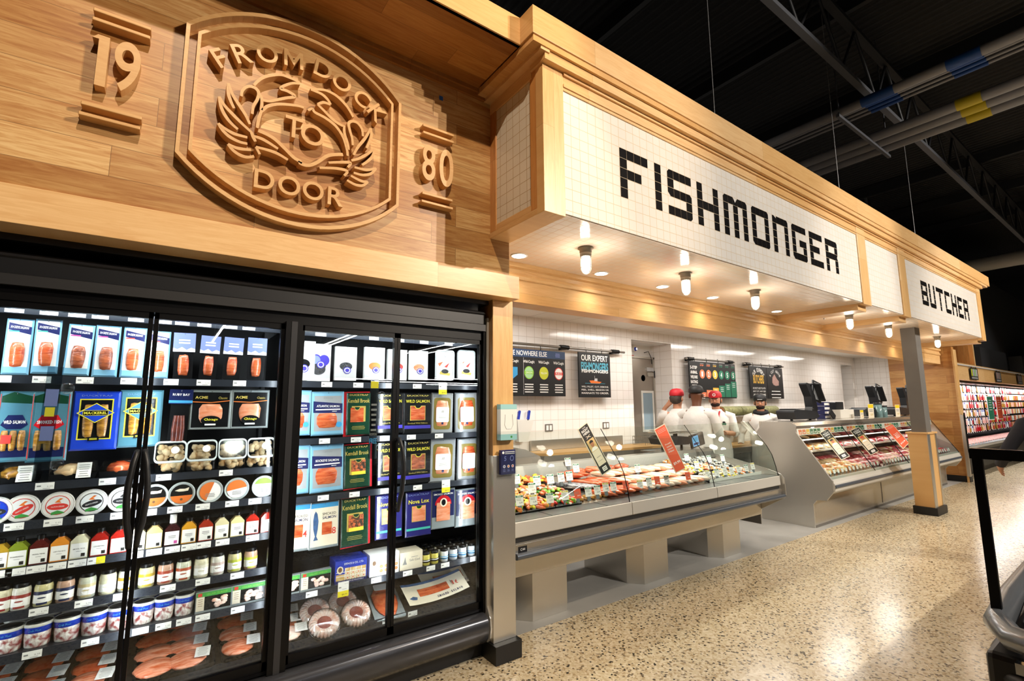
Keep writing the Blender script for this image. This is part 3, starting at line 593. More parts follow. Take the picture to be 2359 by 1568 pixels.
ITEMS = [('whitepack',-0.553,1.873,0.089,0.25), ('whitepack',-0.459,1.88,0.09,0.25), ('whitepack',-0.351,1.871,0.094,0.241), ('whitepack',-0.248,1.871,0.094,0.249), ('whitepack',-0.147,1.871,0.09,0.249), ('whitepack',-0.042,1.865,0.087,0.24), ('traypack',0.064,1.861,0.099,0.245), ('traypack',0.171,1.86,0.093,0.233), ('traypack',0.279,1.861,0.097,0.231), ('traypack',0.398,1.863,0.099,0.24), ('fishpouch',-0.531,1.522,0.115,0.306), ('fishpouch',-0.418,1.519,0.135,0.313), ('bluepouch',-0.261,1.541,0.172,0.274), ('bluepouch',-0.092,1.548,0.171,0.276), ('narrow',0.062,1.559,0.101,0.265), ('squarepack',0.199,1.589,0.188,0.207), ('squarepack',0.383,1.59,0.186,0.21), ('fishtray',-0.506,1.325,0.132,0.094), ('fishtray',-0.318,1.321,0.164,0.104), ('fishtray',-0.152,1.329,0.154,0.111), ('clam',0.041,1.355,0.134,0.16), ('clam',0.173,1.354,0.137,0.155), ('clam',0.311,1.352,0.134,0.16), ('clam',0.447,1.357,0.139,0.16), ('disc',-0.555,1.185,0.062,0.111), ('disc',-0.471,1.185,0.11,0.116), ('disc',-0.357,1.181,0.113,0.117), ('disc',-0.242,1.179,0.113,0.117), ('disc',-0.131,1.177,0.106,0.117), ('disc',-0.01,1.176,0.108,0.12), ('disc',0.101,1.174,0.113,0.118), ('disc',0.223,1.173,0.116,0.12), ('disc',0.344,1.171,0.116,0.115), ('disc',0.472,1.167,0.116,0.112), ('bottle',-0.525,0.992,0.048,0.118), ('bottle',-0.467,0.986,0.067,0.128), ('bottle',-0.4,0.992,0.059,0.121), ('bottle',-0.334,0.987,0.068,0.118), ('bottle',-0.268,0.986,0.067,0.117), ('bottle',-0.198,0.983,0.068,0.12), ('bottle',-0.129,0.982,0.068,0.118), ('bottle',-0.062,0.988,0.059,0.112), ('bottle',0.005,0.979,0.069,0.122), ('bottle',0.076,0.995,0.064,0.134), ('bottle',0.145,0.983,0.068,0.114), ('bottle',0.216,0.981,0.068,0.119), ('bottle',0.286,0.981,0.068,0.118), ('bottle',0.357,0.981,0.07,0.12), ('bottle',0.428,0.984,0.069,0.113), ('bottle',0.498,0.985,0.065,0.116), ('jar',-0.504,0.819,0.049,0.111), ('jar',-0.446,0.811,0.069,0.112), ('jar',-0.375,0.808,0.07,0.112), ('jar',-0.303,0.809,0.072,0.114), ('jar',-0.23,0.812,0.068,0.12), ('jar',-0.157,0.805,0.07,0.109), ('jar',-0.088,0.801,0.063,0.103), ('jar',-0.011,0.806,0.069,0.114), ('jar',0.062,0.805,0.071,0.094), ('jar',0.135,0.806,0.065,0.096), ('jar',0.21,0.801,0.07,0.105), ('jar',0.281,0.804,0.069,0.106), ('jar',0.359,0.806,0.075,0.121), ('jar',0.434,0.809,0.078,0.116), ('crabtub',-0.474,0.644,0.085,0.115), ('crabtub',-0.383,0.637,0.095,0.118), ('crabtub',-0.286,0.637,0.094,0.118), ('crabtub',-0.193,0.634,0.096,0.113), ('crabtub',-0.101,0.631,0.086,0.115), ('crabtub',-0.011,0.625,0.08,0.101), ('crabtub',0.071,0.626,0.081,0.096), ('crabtub',0.153,0.621,0.082,0.095), ('shrimp',0.275,0.627,0.157,0.129), ('shrimp',0.437,0.629,0.17,0.134), ('shrimp',0.633,0.642,0.104,0.109), ('shrimp',0.772,0.651,0.171,0.159), ('caviar',0.523,1.87,0.048,0.234), ('caviar',0.737,1.863,0.15,0.224), ('caviar',0.895,1.863,0.138,0.208), ('caviar',1.077,1.871,0.144,0.209), ('caviar',1.23,1.873,0.153,0.195), ('caviar',1.383,1.873,0.145,0.197), ('caviartray',1.579,1.882,0.159,0.212), ('caviartray',1.751,1.891,0.164,0.214), ('salmonpouch',0.618,1.565,0.166,0.26), ('salmonpouch',0.801,1.56,0.186,0.259), ('salmonpouch',0.622,1.245,0.176,0.276), ('salmonpouch',0.811,1.24,0.191,0.273), ('kendall',0.974,1.555,0.159,0.273), ('kendall',0.996,1.238,0.172,0.272), ('kendall',0.993,0.913,0.178,0.296), ('wild',1.19,1.557,0.177,0.26), ('wild',1.379,1.554,0.201,0.269), ('wild',1.199,1.242,0.175,0.274), ('wild',1.389,1.237,0.191,0.282), ('orange',1.558,1.551,0.165,0.276), ('orange',1.756,1.55,0.186,0.286), ('orange',1.565,1.234,0.195,0.287), ('orange',1.77,1.227,0.18,0.285), ('smoked',0.644,0.923,0.127,0.258), ('smoked',0.808,0.918,0.18,0.26), ('nova',1.2,0.916,0.175,0.268), ('nova',1.4,0.905,0.179,0.28), ('nova2',1.576,0.916,0.176,0.256), ('nova2',1.815,0.902,0.191,0.252), ('pinbox',0.97,0.648,0.211,0.162), ('pinbox',1.174,0.649,0.192,0.172), ('codbox',1.352,0.627,0.155,0.119), ('smalljar',1.46,0.626,0.053,0.098), ('smalljar',1.521,0.625,0.063,0.103), ('smalljar',1.593,0.621,0.068,0.095), ('smalljar',1.664,0.619,0.064,0.094), ('smalljar',1.735,0.617,0.067,0.087), ('smalljar',1.804,0.617,0.062,0.085)]
# ---------------------------------------------------------------- glass door refrigerated case
fr = thing('refrigerated_case', 'tall black four-door glass refrigerated case full of packaged seafood', 'refrigerated case', (0, 0, 0))
XL, XR = -1.62, 1.86
b = MB(); b.box(XL, 3.70, .12, XR+.04, 3.76, 2.2, 'black_metal'); b.box(XR, 2.875, .12, XR+.04, 3.72, 2.2, 'black_metal'); b.box(XL, 2.875, .12, XL+.04, 3.72, 2.2, 'black_metal')
b.box(XL, 2.9, 2.12, XR+.04, 3.75, 2.2, 'black_metal'); b.box(XL, 2.83, .12, XR, 3.72, .24, 'black_metal'); b.box(XL, 2.95, 0.002, XR, 3.7, .12, 'black_base'); b.build('cabinet', fr)
b = MB(); b.prism([(2.80, 2.11), (2.80, 2.155), (2.815, 2.162), (2.815, 2.225), (2.805, 2.232), (2.812, 2.245), (2.9, 2.25), (2.9, 2.11)], 'x', XL, 1.775, 'case_grey'); b.box(XL, 2.83, 2.05, 1.80, 2.87, 2.11, 'black_metal')
b.box(XL, 2.85, 2.245, 1.79, 3.7, 2.26, 'black_base'); b.build('header', fr)
b = MB(); b.prism([(2.875, .27), (2.80, .285), (2.765, .275), (2.745, .25), (2.74, .20), (2.748, .15), (2.775, .115), (2.82, .105), (2.875, .105)], 'x', XL, 1.765, 'kick_grey', True); b.build('bumper_front', fr)
mat('toe', '#161618', .5)
b = MB(); b.box(XL, 2.86, .002, 1.79, 2.9, .11, 'toe'); b.build('toe_kick', fr)
mat('end_trim', '#d6d3cc', .3, .4)
b = MB(); b.prism([(2.795, 2.205), (2.795, .32), (2.775, .29), (2.755, .26), (2.748, .2), (2.755, .14), (2.79, .10), (2.875, .10), (2.875, 2.205)], 'x', 1.783, 1.797, 'end_trim'); b.build('end_trim', fr)
b = MB(); b.box(1.765, 2.81, .28, 1.783, 2.875, 2.11, 'black_metal'); b.box(XL, 2.83, .285, 1.783, 2.875, .30, 'black_metal'); b.box(.503, 2.80, .285, .588, 2.875, 2.06, 'black_metal')
b.box(.53, 2.797, .285, .56, 2.80, 2.06, 'dark_grey'); b.build('door_frame', fr)
DOORS = ((-.63, -.074, 'r'), (-.070, .503, 'l'), (.588, 1.148, 'r'), (1.152, 1.765, 'l'))
for i, (a, c, side) in enumerate(DOORS+((-1.2, -.634, 'l'),)):
    d = MB(); w1 = .018
    zt, zb = 2.05, .30; d.box(a, 2.835, zb, a+w1, 2.868, zt, 'black_metal'); d.box(c-w1, 2.835, zb, c, 2.868, zt, 'black_metal')
    d.box(a, 2.835, zt-.03, c, 2.868, zt, 'black_metal'); d.box(a, 2.835, zb, c, 2.868, zb+.042, 'black_metal')
    o = d.build('door', fr)
    g = MB(); g.box(a+w1, 2.848, zb+.042, c-w1, 2.854, zt-.03, 'door_glass'); g.build('door_glass', o)
    x = c-.012 if side == 'r' else a+.012; sg = -1 if side == 'r' else 1
    if i != 4 and (a, c) != (.588, 1.148):
        h = MB(); z1, z0 = 1.405, 1.02
        pts = [(x, 2.84, z1-.005), (x, 2.80, z1), (x+sg*.010, 2.785, z1-.05), (x+sg*.020, 2.78, z1-.14), (x+sg*.022, 2.78, z1-.2), (x+sg*.014, 2.785, z1-.31), (x+sg*.004, 2.79, z1-.36), (x, 2.80, z0-.03), (x, 2.84, z0-.03)]
        q = []
        for k in range(len(pts)-1):
            for j in range(3): q.append(tuple(Vector(pts[k]).lerp(Vector(pts[k+1]), j/3)))
        h.tube(q+[pts[-1]], [.011]*3+[.011+.003*math.sin(PI*k/20) for k in range(len(q)-5)]+[.010]*3, 'black_plastic', 8); h.build('handle', o)
# shelves with price rails and price tags
LB, RB = (-1.1, .515), (.575, XR-.005)
def price_tag(parent, x, y, z, w_=.062, h_=.030, yellow=False, tall=False):
    t = MB()
    if tall: t.q(x-w_/2, z-.052, x+w_/2, z+.03, y, 'paper'); t.q(x-w_/2, z-.052, x+w_/2, z-.02, y-.0004, 'yellow_tag'); t.text('$4.99', x+.008, z-.040, y-.0008, .03, .010, 'ink', res=1)
    else:
        t.q(x-w_/2, z-h_/2, x+w_/2, z+h_/2, y, 'paper')
        if yellow: t.q(x, z-h_/2, x+w_/2, z+h_/2, y-.0004, 'yellow_tag')
    t.text('5.99', x+w_*.27, z-.002 if not tall else z+.018, y-.0008, .018, .006, 'grey_ink', res=1)
    t.q(x-w_*.42, z-.002, x-w_*.2, z+.004, y-.0008, 'grey_ink'); t.q(x-w_*.1, z-h_*.38, x+w_*.3, z-h_*.32, y-.0008, 'grey_ink')
    t.build('price_tag', parent)
for k in TAGS:
    z, xs = TAGS[k]; x0, x1 = LB if k[0] == 'L' else RB
    s_ = MB(); peg = k in ('L0', 'R0')
    s_.box(x0, 2.985, z-.018, x1, 2.993, z+.018, 'rail_grey')
    if k in ('L7', 'R5'): s_.box(x0, 2.99, z-.02, x1, 3.68, z+.012, 'shelf_black')
    elif peg: s_.box(x0, 2.99, z-.01, x1, 3.02, z+.01, 'shelf_black')
    else: s_.box(x0, 2.99, z+.004, x1, 3.62, z+.012, 'shelf_black'); s_.box(x0, 2.99, z-.016, x1, 3.0, z+.012, 'shelf_black')
    o = s_.build('shelf' if not peg else 'peg_rail', fr)
    for j, x in enumerate(xs):
        if x < x1-.03: price_tag(o, x, 2.984, z, yellow=(k == 'L4' and j == 5), tall=(k, j) in (('R1', 4), ('R3', 4), ('R4', 1)))
b = MB(); b.box(LB[0], 2.985, .29, LB[1], 2.993, .325, 'rail_grey'); b.box(LB[0], 2.99, .29, RB[0], 3.68, .318, 'shelf_black'); b.box(LB[0], 2.875, .24, RB[1], 2.995, .30, 'shelf_black'); b.build('shelf', fr)
b = MB(); mat('led', '#f4f8ff', .3, emit=6)
b.box(.535, 2.90, .33, .552, 3.62, 2.05, 'black_metal'); b.box(.515, 3.6, .3, .572, 3.7, 2.1, 'shelf_black'); b.build('divider', fr)
for x in (.515, .575): 
    b = MB(); b.box(x-.004, 2.884, .36, x+.004, 2.89, 2.0, 'led'); b.build('light_strip', fr)
b = MB()
for x0, x1 in (LB, RB): b.box(x0, 2.885, 2.065, x1, 2.893, 2.075, 'led')
b.build('light_strip', fr)
# ---- products -------------------------------------------------------
def film(name, c, rough=.22, bump=.35, ns=14): return mat(name, c, rough, coat=.5, bump=bump, nscale=ns)
film('film_white', '#eef1f2'); film('film_skyblue', '#86bfdf'); film('film_blue', '#2446c8'); film('film_teal', '#4d7f92'); film('film_navy', '#1d2450'); film('film_green', '#17402c')
film('film_black', '#131416'); film('film_olive', '#8a7a3c'); film('film_red', '#c8202a'); film('film_clear', '#8c9496', .15); film('film_grey', '#a2a6aa'); film('film_violet', '#2c2a6c')
mat('card_lavender', '#7c8ac8', .4); mat('card_white', '#f4f4f2', .4); mat('teal_ink', '#3db0a0', .5); mat('pink_ink', '#d050a0', .5); mat('yellow_ink', '#e8dc3c', .5); mat('gold_ink', '#c9b356', .45); mat('green_ink', '#3f9a44', .5); mat('sky_ink', '#3d9ad0', .5)
mat('bone', '#e8dcc4', .5); mat('orange_ink', '#e8782e', .5); mat('purple_ink', '#3c32a8', .5); mat('brown_ink', '#6b4a2a', .5); mat('light_green', '#8ecb3e', .5)
two('salmon', '#b8401c', '#e07848', 14, (1, 1, 5), .35, .65, .25, .5, coat=.5); two('salmon_dark', '#7a3a28', '#c46a44', 22, (1, 1, 3), .35, .65, .3, .6, coat=.4)
two('salmon_pale', '#dc7c50', '#f0a684', 12, (1, 1, 4), .35, .65, .25, .3, coat=.5); two('smoked_fish', '#8a5a20', '#d49a3c', 26, (1, 1, 3), .35, .65, .3, .6, coat=.5)
two('sausage', '#4a1e18', '#7a3a2c', 30, (1, 1, 1), .35, .65, .3, .4, coat=.5); two('nuggets', '#dca05a', '#fbe4bc', 9, (1, 1, 1), .3, .6, .4, .3); two('pepper_salmon', '#3a2a1c', '#d06a3c', 60, (1, 1, 1), .42, .52, .4, .4)
two('shrimp_pink', '#f2b8a0', '#fbe6dc', 26, (1, 1, 1), .35, .6, .25, .3, coat=.5); two('cocktail', '#8f3a2e', '#b45a48', 8); two('crackers', '#caa35c', '#e8d2a0', 18)
two('caviar_beads', '#0c0c0e', '#3a3a40', 140, (1, 1, 1), .4, .6, .2, .8, coat=.6)
def slab(b, w, h, t, m, r=.008, z0=0):
    """pouch: flat front at y=-t with chamfered rim, standing on z0, centred on x"""
    x = w/2; vs = [(-x, 0, z0), (x, 0, z0), (x, 0, z0+h), (-x, 0, z0+h), (-x+r, -t, z0+r), (x-r, -t, z0+r), (x-r, -t, z0+h-r), (-x+r, -t, z0+h-r)]
    b.add(vs, [(4, 5, 6, 7), (0, 1, 5, 4), (1, 2, 6, 5), (2, 3, 7, 6), (3, 0, 4, 7), (3, 2, 1, 0)], m)
def rim(b, w, h, t, m, r=.008): # clear film edge
    b.prism(rrect(-w/2, 0, w/2, h, r, 3), 'y', 0, .001, m)
def hook(p, h):
    b = MB(); b.tube([(0, .10, h-.012), (0, -.012, h-.012), (0, -.018, h-.004)], .0016, 'chrome', 5); b.build('peg_hook', p)
def fillet(b, cx, cz, w, h, y, m, seed=0, t=.012):
    rnd = random.Random(seed); n = 14; p = []
    for i in range(n):
        a = 2*PI*i/n; k = 1/max(abs(math.cos(a)), abs(math.sin(a)))**.82*rnd.uniform(.92, 1.0); p.append((cx+k*math.cos(a)*w/2, cz+k*math.sin(a)*h/2))
    q = [(cx+(u-cx)*.8, cz+(v-cz)*.86) for u, v in p]; vs = [(u, y, v) for u, v in p]+[(u, y-t, v) for u, v in q]
    b.add(vs, [(i, (i+1) % n, n+(i+1) % n, n+i) for i in range(n)]+[tuple(range(n, 2*n))], m, True)
def P_whitepack(o, w, h, i):
    b = MB(); slab(b, w, h, .006, 'film_skyblue'); b.q(-w*.42, h*.14, w*.42, h*.97, -.0066, 'film_white')
    y = -.0072; b.add([(-w*.40, y, h*.80), (w*.44, y, h*.72), (w*.44, y, h*.86), (-w*.40, y, h*.93)], [(0, 1, 2, 3)], 'navy')
    b.text('SOCKEYE SALMON', 0, h*.845, y-.0005, w*.66, h*.045, 'paper', bold=.02, rot=-.07, res=1); b.q(-w*.38, h*.765, 0, h*.785, y-.0005, ('teal_ink', 'teal_ink', 'pink_ink', 'pink_ink', 'red_ink', 'red_ink')[i])
    b.build('film_pouch', o); f = MB(); fillet(f, 0, h*.36, w*.56, h*.46, -.007, ('salmon', 'salmon', 'salmon_dark', 'salmon_dark', 'salmon', 'salmon')[i], i, .01); f.build('salmon_fillet', o)
def P_traypack(o, w, h, i):
    b = MB(); b.prism(rrect(-w*.42, 0, w*.42, h*.72, .012), 'y', -.010, 0, 'film_black'); b.build('black_tray', o)
    f = MB(); fillet(f, 0, h*.32, w*.5, h*.46, -.0105, 'salmon', i+9, .012); f.build('salmon_fillet', o)
    c = MB(); c.box(-w*.48, -.014, h*.60, w*.48, -.011, h, 'card_lavender'); c.add([(-w*.48, -.0146, h*.60), (w*.48, -.0146, h*.60), (w*.48, -.0146, h*.66), (w*.3, -.0146, h*.69), (w*.1, -.0146, h*.64), (-w*.1, -.0146, h*.7), (-w*.3, -.0146, h*.65), (-w*.48, -.0146, h*.68)], [tuple(range(8))], 'card_white')
    c.lines(0, h*.86, -.0146, w*.5, 2, .014, 'card_white', .007); c.build('header_card', o)
def P_fishpouch(o, w, h, i):
    b = MB(); slab(b, w, h, .008, 'film_teal'); b.add([(-w*.42, -.0088, h*.93), (-w*.1, -.0088, h*.99), (w*.42, -.0088, h*.93), (w*.42, -.0088, h*.82), (-w*.42, -.0088, h*.84)], [tuple(range(5))], 'film_green')
    b.q(-w*.42, 0.02, w*.42, h*.2, -.0087, 'film_navy'); b.q(-w*.46, h*.04, -w*.44, h*.96, -.009, 'red_ink'); b.q(w*.44, h*.04, w*.46, h*.96, -.009, 'red_ink')
    b.add([(-w*.38, -.0095, h*.52), (-w*.2, -.0095, h*.66), (w*.2, -.0095, h*.66), (w*.38, -.0095, h*.52), (w*.2, -.0095, h*.46), (-w*.2, -.0095, h*.46)], [tuple(range(6))], 'film_navy' if i == 0 else 'film_red')
    b.text('SMOKED FISH' if i else 'WILD SALMON', 0, h*.56, -.010, w*.6, h*.05, 'paper', bold=.02, res=1); b.build('film_pouch', o)
    f = MB()
    for k in (-1, 0, 1): fillet(f, k*w*.24, h*.30, w*.22, h*.3, -.009, 'smoked_fish', i*3+k, .01)
    f.q(-w*.3, h*.26, -w*.02, h*.38, -.0215, 'red_ink' if i == 0 else 'smoked_fish'); f.build('smoked_fish', o)
def P_bluepouch(o, w, h, i):
    c = 'film_blue' if i == 0 else 'film_teal'; b = MB(); slab(b, w, h, .008, c); y = -.0086
    b.prism([(-w*.36, h*.18), (w*.36, h*.18), (w*.36, h*.87), (-w*.36, h*.87)], 'y', y, y+.0002, 'yellow_ink'); b.q(-w*.33, h*.2, w*.33, h*.85, y-.0004, 'film_black')
    b.text('DUCKTRAP', 0, h*.925, y-.0005, w*.66, h*.03, 'card_lavender', res=1)
    b.build('film_pouch', o); f = MB()
    for k in (-1, 1): fillet(f, k*w*.15, h*.5, w*.24, h*.58, y-.0006, 'smoked_fish', i+k, .008)
    f.build('smoked_fish', o); d = MB(); yy = y-.011
    d.poly([(0, h*.46), (w*.40, h*.63), (0, h*.80), (-w*.40, h*.63)], yy, 'yellow_ink'); d.poly([(0, h*.475), (w*.36, h*.63), (0, h*.785), (-w*.36, h*.63)], yy-.0004, c)
    d.q(-w*.27, h*.585, w*.27, h*.675, yy-.0008, 'yellow_ink'); d.q(-w*.26, h*.592, w*.26, h*.668, yy-.0012, 'film_black'); d.text('MACKEREL', 0, h*.63, yy-.0016, w*.48, h*.045, 'yellow_ink', bold=.02, res=1)
    d.q(-w*.12, h*.16, w*.12, h*.22, yy, 'film_black'); d.lines(0, h*.205, yy-.0005, w*.16, 2, h*.018, 'yellow_ink'); d.build('label', o)
def P_narrow(o, w, h, i):
    b = MB(); b.prism(rrect(-w*.4, 0, w*.4, h*.8, .01), 'y', -.004, 0, 'film_black'); b.build('film_pouch', o); f = MB()
    for k in (-1, 0, 1): f.tube([(k*w*.15, -.012, h*.02), (k*w*.17, -.014, h*.25), (k*w*.12, -.012, h*.5)], .011, 'sausage', 8)
    f.build('sausages', o); c = MB(); c.box(-w*.5, -.008, h*.72, w*.5, -.004, h, 'film_navy'); c.q(-w*.5, h*.74, w*.5, h*.79, -.0085, 'sky_ink'); c.text('RUBY BAY', 0, h*.9, -.0085, w*.72, h*.045, 'paper', bold=.02, res=1); c.build('header_card', o)
def P_square(o, w, h, i):
    b = MB(); slab(b, w, h, .006, 'film_clear', .006); b.q(-w*.44, h*.05, w*.44, h*.93, -.0066, 'film_black'); b.build('film_pouch', o)
    f = MB(); fillet(f, 0, h*.4, w*.58, h*.5, -.007, 'salmon_pale', i, .006); f.build('salmon_slices', o); y = -.0135
    d = MB(); d.stroke([(-w*.44, h*.69), (0, h*.67), (w*.44, h*.72)], .004, y, y+.003, 'orange_ink'); d.disc(w*.02, h*.22, w*.24, h*.12, y-.0006, 'film_black'); d.text('Chicago', w*.02, h*.24, y-.0014, w*.34, h*.08, 'yellow_ink', bold=.02, res=1)
    d.text('ACME', -w*.24, h*.8, y, w*.3, h*.07, 'gold_ink', bold=.03, res=1); d.text('Classic', w*.27, h*.79, y, w*.22, h*.06, 'gold_ink', res=1); d.q(-w*.12, h*.10, w*.14, h*.14, y-.0010, 'paper'); d.build('label', o)
def P_fishtray(o, w, h, i):
    b = MB(); b.prism([(-w*.46, .0), (w*.46, .0), (w*.5, .03), (-w*.5, .03)], 'y', 0, .10, 'film_black'); b.build('black_tray', o)
    f = MB(); f.blob((-w*.02 if i == 2 else -w*.1, .045, .040), (w*.34, .05, .034), ('smoked_fish', 'nuggets', 'salmon')[i], 14, 8, .12, 3, i); f.build('fish_portion', o)
    if i < 2: l = MB(); x = w*.22; l.M = Matrix.Translation((x, -.002, .045)) @ Matrix.Rotation(R(-18), 4, 'X'); l.q(-.026, -.035, .026, .035, 0, 'paper'); l.lines(0, .025, -.0006, .04, 6, .010, 'grey_ink', .003); l.build('price_label', o)
    g = MB(); g.prism([(-w*.5, .03), (w*.5, .03), (w*.42, .078), (-w*.42, .078)], 'y', -.001, .10, 'plastic_film'); g.build('plastic_wrap', o)
def P_clam(o, w, h, i):
    for k, z in ((0, 0), (1, .0)):
        pass
    rnd = random.Random(i); f = MB()
    for k in range(26): f.blob((rnd.uniform(-w*.33, w*.33), rnd.uniform(-.005, .05), rnd.uniform(.018, .062)), (.017, .017, .015), 'nuggets', 7, 5, .2, 3, k+i*30)
    for k in range(22): f.blob((rnd.uniform(-w*.33, w*.33), rnd.uniform(-.012, .02)+.02, .085+rnd.uniform(-.01, .045)), (.017, .012, .015), 'nuggets', 7, 5, .2, 3, k+i*37)
    f.build('seafood_pieces', o)
    g = MB(); g.M = Matrix.Translation((0, 0, 0)); g.prism(rrect(-w*.46, -.03, w*.46, .09, .02), 'z', .003, .07, 'clear_plastic'); g.build('clear_tub', o)
    l = MB(); l.M = Matrix.Translation((0, -.02, .108)) @ Matrix.Rotation(R(-22), 4, 'X'); o_ = rrect(-w*.49, -.055, w*.49, .055, .022); i_ = rrect(-w*.45, -.047, w*.45, .047, .018)
    ring(l, o_, i_, -.006, .004, 'clear_edge'); l.prism(i_, 'y', -.002, -.001, 'clear_plastic'); l.disc(w*.14, .008, w*.13, .018, -.0045, 'paper', 16); l.build('clear_lid', o)
TUBS = [('white', 'purple_ink', 0), ('white', 'red_ink', 1), ('white', 'red_ink', 1), ('white', 'ink', 2), ('white', 'ink', 2), ('clear_edge', 'film_black', 3), ('clear_edge', 'film_black', 3), ('clear_edge', 'paper', 4), ('clear_edge', 'paper', 5), ('clear_edge', 'paper', 6)]
def P_disc(o, w, h, i):
    r = .058; rm, ink, k = TUBS[i]; b = MB()
    b.lathe([(r*.86, -.045), (r*.93, -.004), (r, -.002), (r, .006), (r*.96, .008), (r*.93, .006)], (0, 0, r), rm if rm == 'white' else 'clear_edge', 28, 'y'); b.build('tub', o)
    l = MB(); y = -.0088
    if k in (0, 1, 2):
        l.disc(0, r, r*.92, r*.92, y+.001, 'white'); l.disc(0, r, r*.72, r*.72, y, ink); l.disc(0, r, r*.67, r*.67, y-.0004, 'film_white' if k else 'film_blue')
        tl = (0, .5, 0, .25, 0)[i % 5]
        l.add([(x*math.cos(tl)-z*math.sin(tl), y-.0008, r+x*math.sin(tl)+z*math.cos(tl)) for x, z in [(.036*math.cos(R(a)), .014*math.sin(R(a))-.006) for a in range(0, 360, 20)]], [tuple(range(18))], 'red_ink' if k == 1 else 'dark_grey')
        l.text('SALMON SPREAD', 0, r-.006, y-.0012, .045, .006, 'paper', rot=tl, res=1)
        l.poly([(-.02, r-.03), (0, r-.022), (.02, r-.03), (.026, r-.036), (-.02, r-.04)], y-.001, 'green_ink'); l.poly([(-.012, r+.012), (.006, r+.03), (.016, r+.028), (.004, r+.018), (.012, r+.010)], y-.001, 'orange_ink' if i < 4 else 'dark_grey')
    elif k == 3:
        l.disc(0, r, r*.8, r*.8, y, 'film_black'); l.disc(0, r, r*.8, r*.8, y-.0004, 'orange_ink', 16, 190, 350); l.poly([(-.03, r+.018), (-.01, r+.026), (.012, r+.024), (.03, r+.03), (.026, r+.014), (.008, r+.012), (-.012, r+.012)], y-.0008, 'bone'); l.disc(0, r-.026, .006, .006, y-.0008, 'brown_ink', 10)
    else:
        l.disc(0, r, r*.8, r*.8, y, 'paper'); a0 = (70, 10, 20)[k-4]; l.disc(0, r, r*.8, r*.8, y-.0004, 'light_green' if k == 6 else 'orange_ink', 16, a0-(0 if k == 4 else 0), a0+(180 if k < 6 else 140)); l.lines(0, r-.01, y-.0008, .05, 3, .007, 'grey_ink')
    l.build('lid_label', o)
SAUCE = [('#c09a30', 0), ('#8a9a2a', 'HORSERADISH'), ('#5a1512', 'ORIGINAL TARTAR'), ('#e8922e', 'CHIPOTLE AIOLI'), ('#e9e4c2', 'LEMON DILL TARTAR'), ('#a82018', 'COCKTAIL'), ('#a82018', 'COCKTAIL'), ('#e6dcb4', 0), ('#dfc084', 'CAJUN REMOULADE'), ('#3a1418', 0), ('#e0a02a', 0), ('#a83018', 0), ('#e8dcae', 0), ('#e6d69a', 0), ('#b02418', 0), ('#b02418', 0)]
def P_bottle(o, w, h, i):
    c, tx = SAUCE[i]; m = mat('sauce_'+c[1:], c, .15, coat=.7); w = .062
    b = MB(); pr = [(-w/2, .003), (w/2, .003), (w/2, .082), (w*.2, .104), (-w*.2, .104), (-w/2, .082)]; b.prism(pr, 'y', -.018, .030, m); b.cyl((0, .006, .103), (0, .006, .112), .013, m, 12); b.build('bottle_body', o, bevel=.004)
    k = MB(); k.cyl((0, .006, .108), (0, .006, .124 if i != 9 else .15), .0145, 'black_metal' if i != 9 else 'white', 14); k.build('cap', o)
    l = MB(); l.q(-w*.46, .010, w*.46, .072, -.0188, 'paper')
    if tx: l.text(tx, 0, .048, -.0194, w*.66, .006 if len(tx) < 10 else .005, 'ink', bold=.01, res=1)
    else: l.lines(0, .052, -.0194, w*.5, 2, .007, 'grey_ink', .003)
    l.q(w*.14, .014, w*.36, .028, -.0194, 'ink' if i != 9 else 'pink_ink'); l.lines(0, .038, -.0194, w*.4, 1, .006, 'grey_ink', .0015); l.build('label', o)
JAR = ['#8f2b28', '#9a3a30', '#202a50', '#202a50', '#c9b98a', '#d2cfae', '#b8922c', '#b8a02c', '#a0402c', '#b0502c', '#d8d2c0', '#b9a49c', '#b4bc3c', '#b4bc3c']
def P_jar(o, w, h, i):
    m = mat('band_'+JAR[i][1:], JAR[i], .4); b = MB(); r = .032; fill = mat('fill_%d' % (i % 5), ('#ddd6b6', '#e2dfd2', '#d8cf98', '#c8a088', '#d6d8c0')[i % 5], .2, coat=.8, noise=.25, nscale=60)
    b.lathe([(r*.9, 0), (r, .004), (r, .078), (r*.92, .088), (r*.8, .093)], (0, .02, 0), fill, 22); b.build('glass_jar', o)
    k = MB(); k.lathe([(r*.84, .090), (r*.86, .092), (r*.86, .106), (r*.8, .108), (.001, .108)], (0, .02, 0), 'black_metal', 22); k.build('lid', o)
    l = MB(); n = 22; rr = r+.0006
    def band(a0, a1, z0, z1, q, mm):
        vs = []
        for j in range(9):
            a = R(a0+(a1-a0)*j/8); vs += [(q*math.sin(a), .02-q*math.cos(a), z0), (q*math.sin(a), .02-q*math.cos(a), z1)]
        l.add(vs, [(2*j, 2*j+2, 2*j+3, 2*j+1) for j in range(8)], mm, True)
    band(-75, 75, .016, .060, rr, 'paper'); band(-75, 75, .050, .064, rr+.0004, m); band(-30, 35, .010, .018, rr+.0006, m)
    vs = [(.018*math.cos(R(a))*1.0, 0, .038+.014*math.sin(R(a))) for a in range(0, 360, 24)]
    l.add([(x, .02-math.sqrt((rr+.001)**2-x*x), z) for x, y, z in vs], [tuple(range(15))], 'paper'); l.add([(x*.8, .02-math.sqrt((rr+.0016)**2-x*x*.64), .038+(z-.038)*.2) for x, y, z in vs], [tuple(range(15))], m); l.build('label', o)
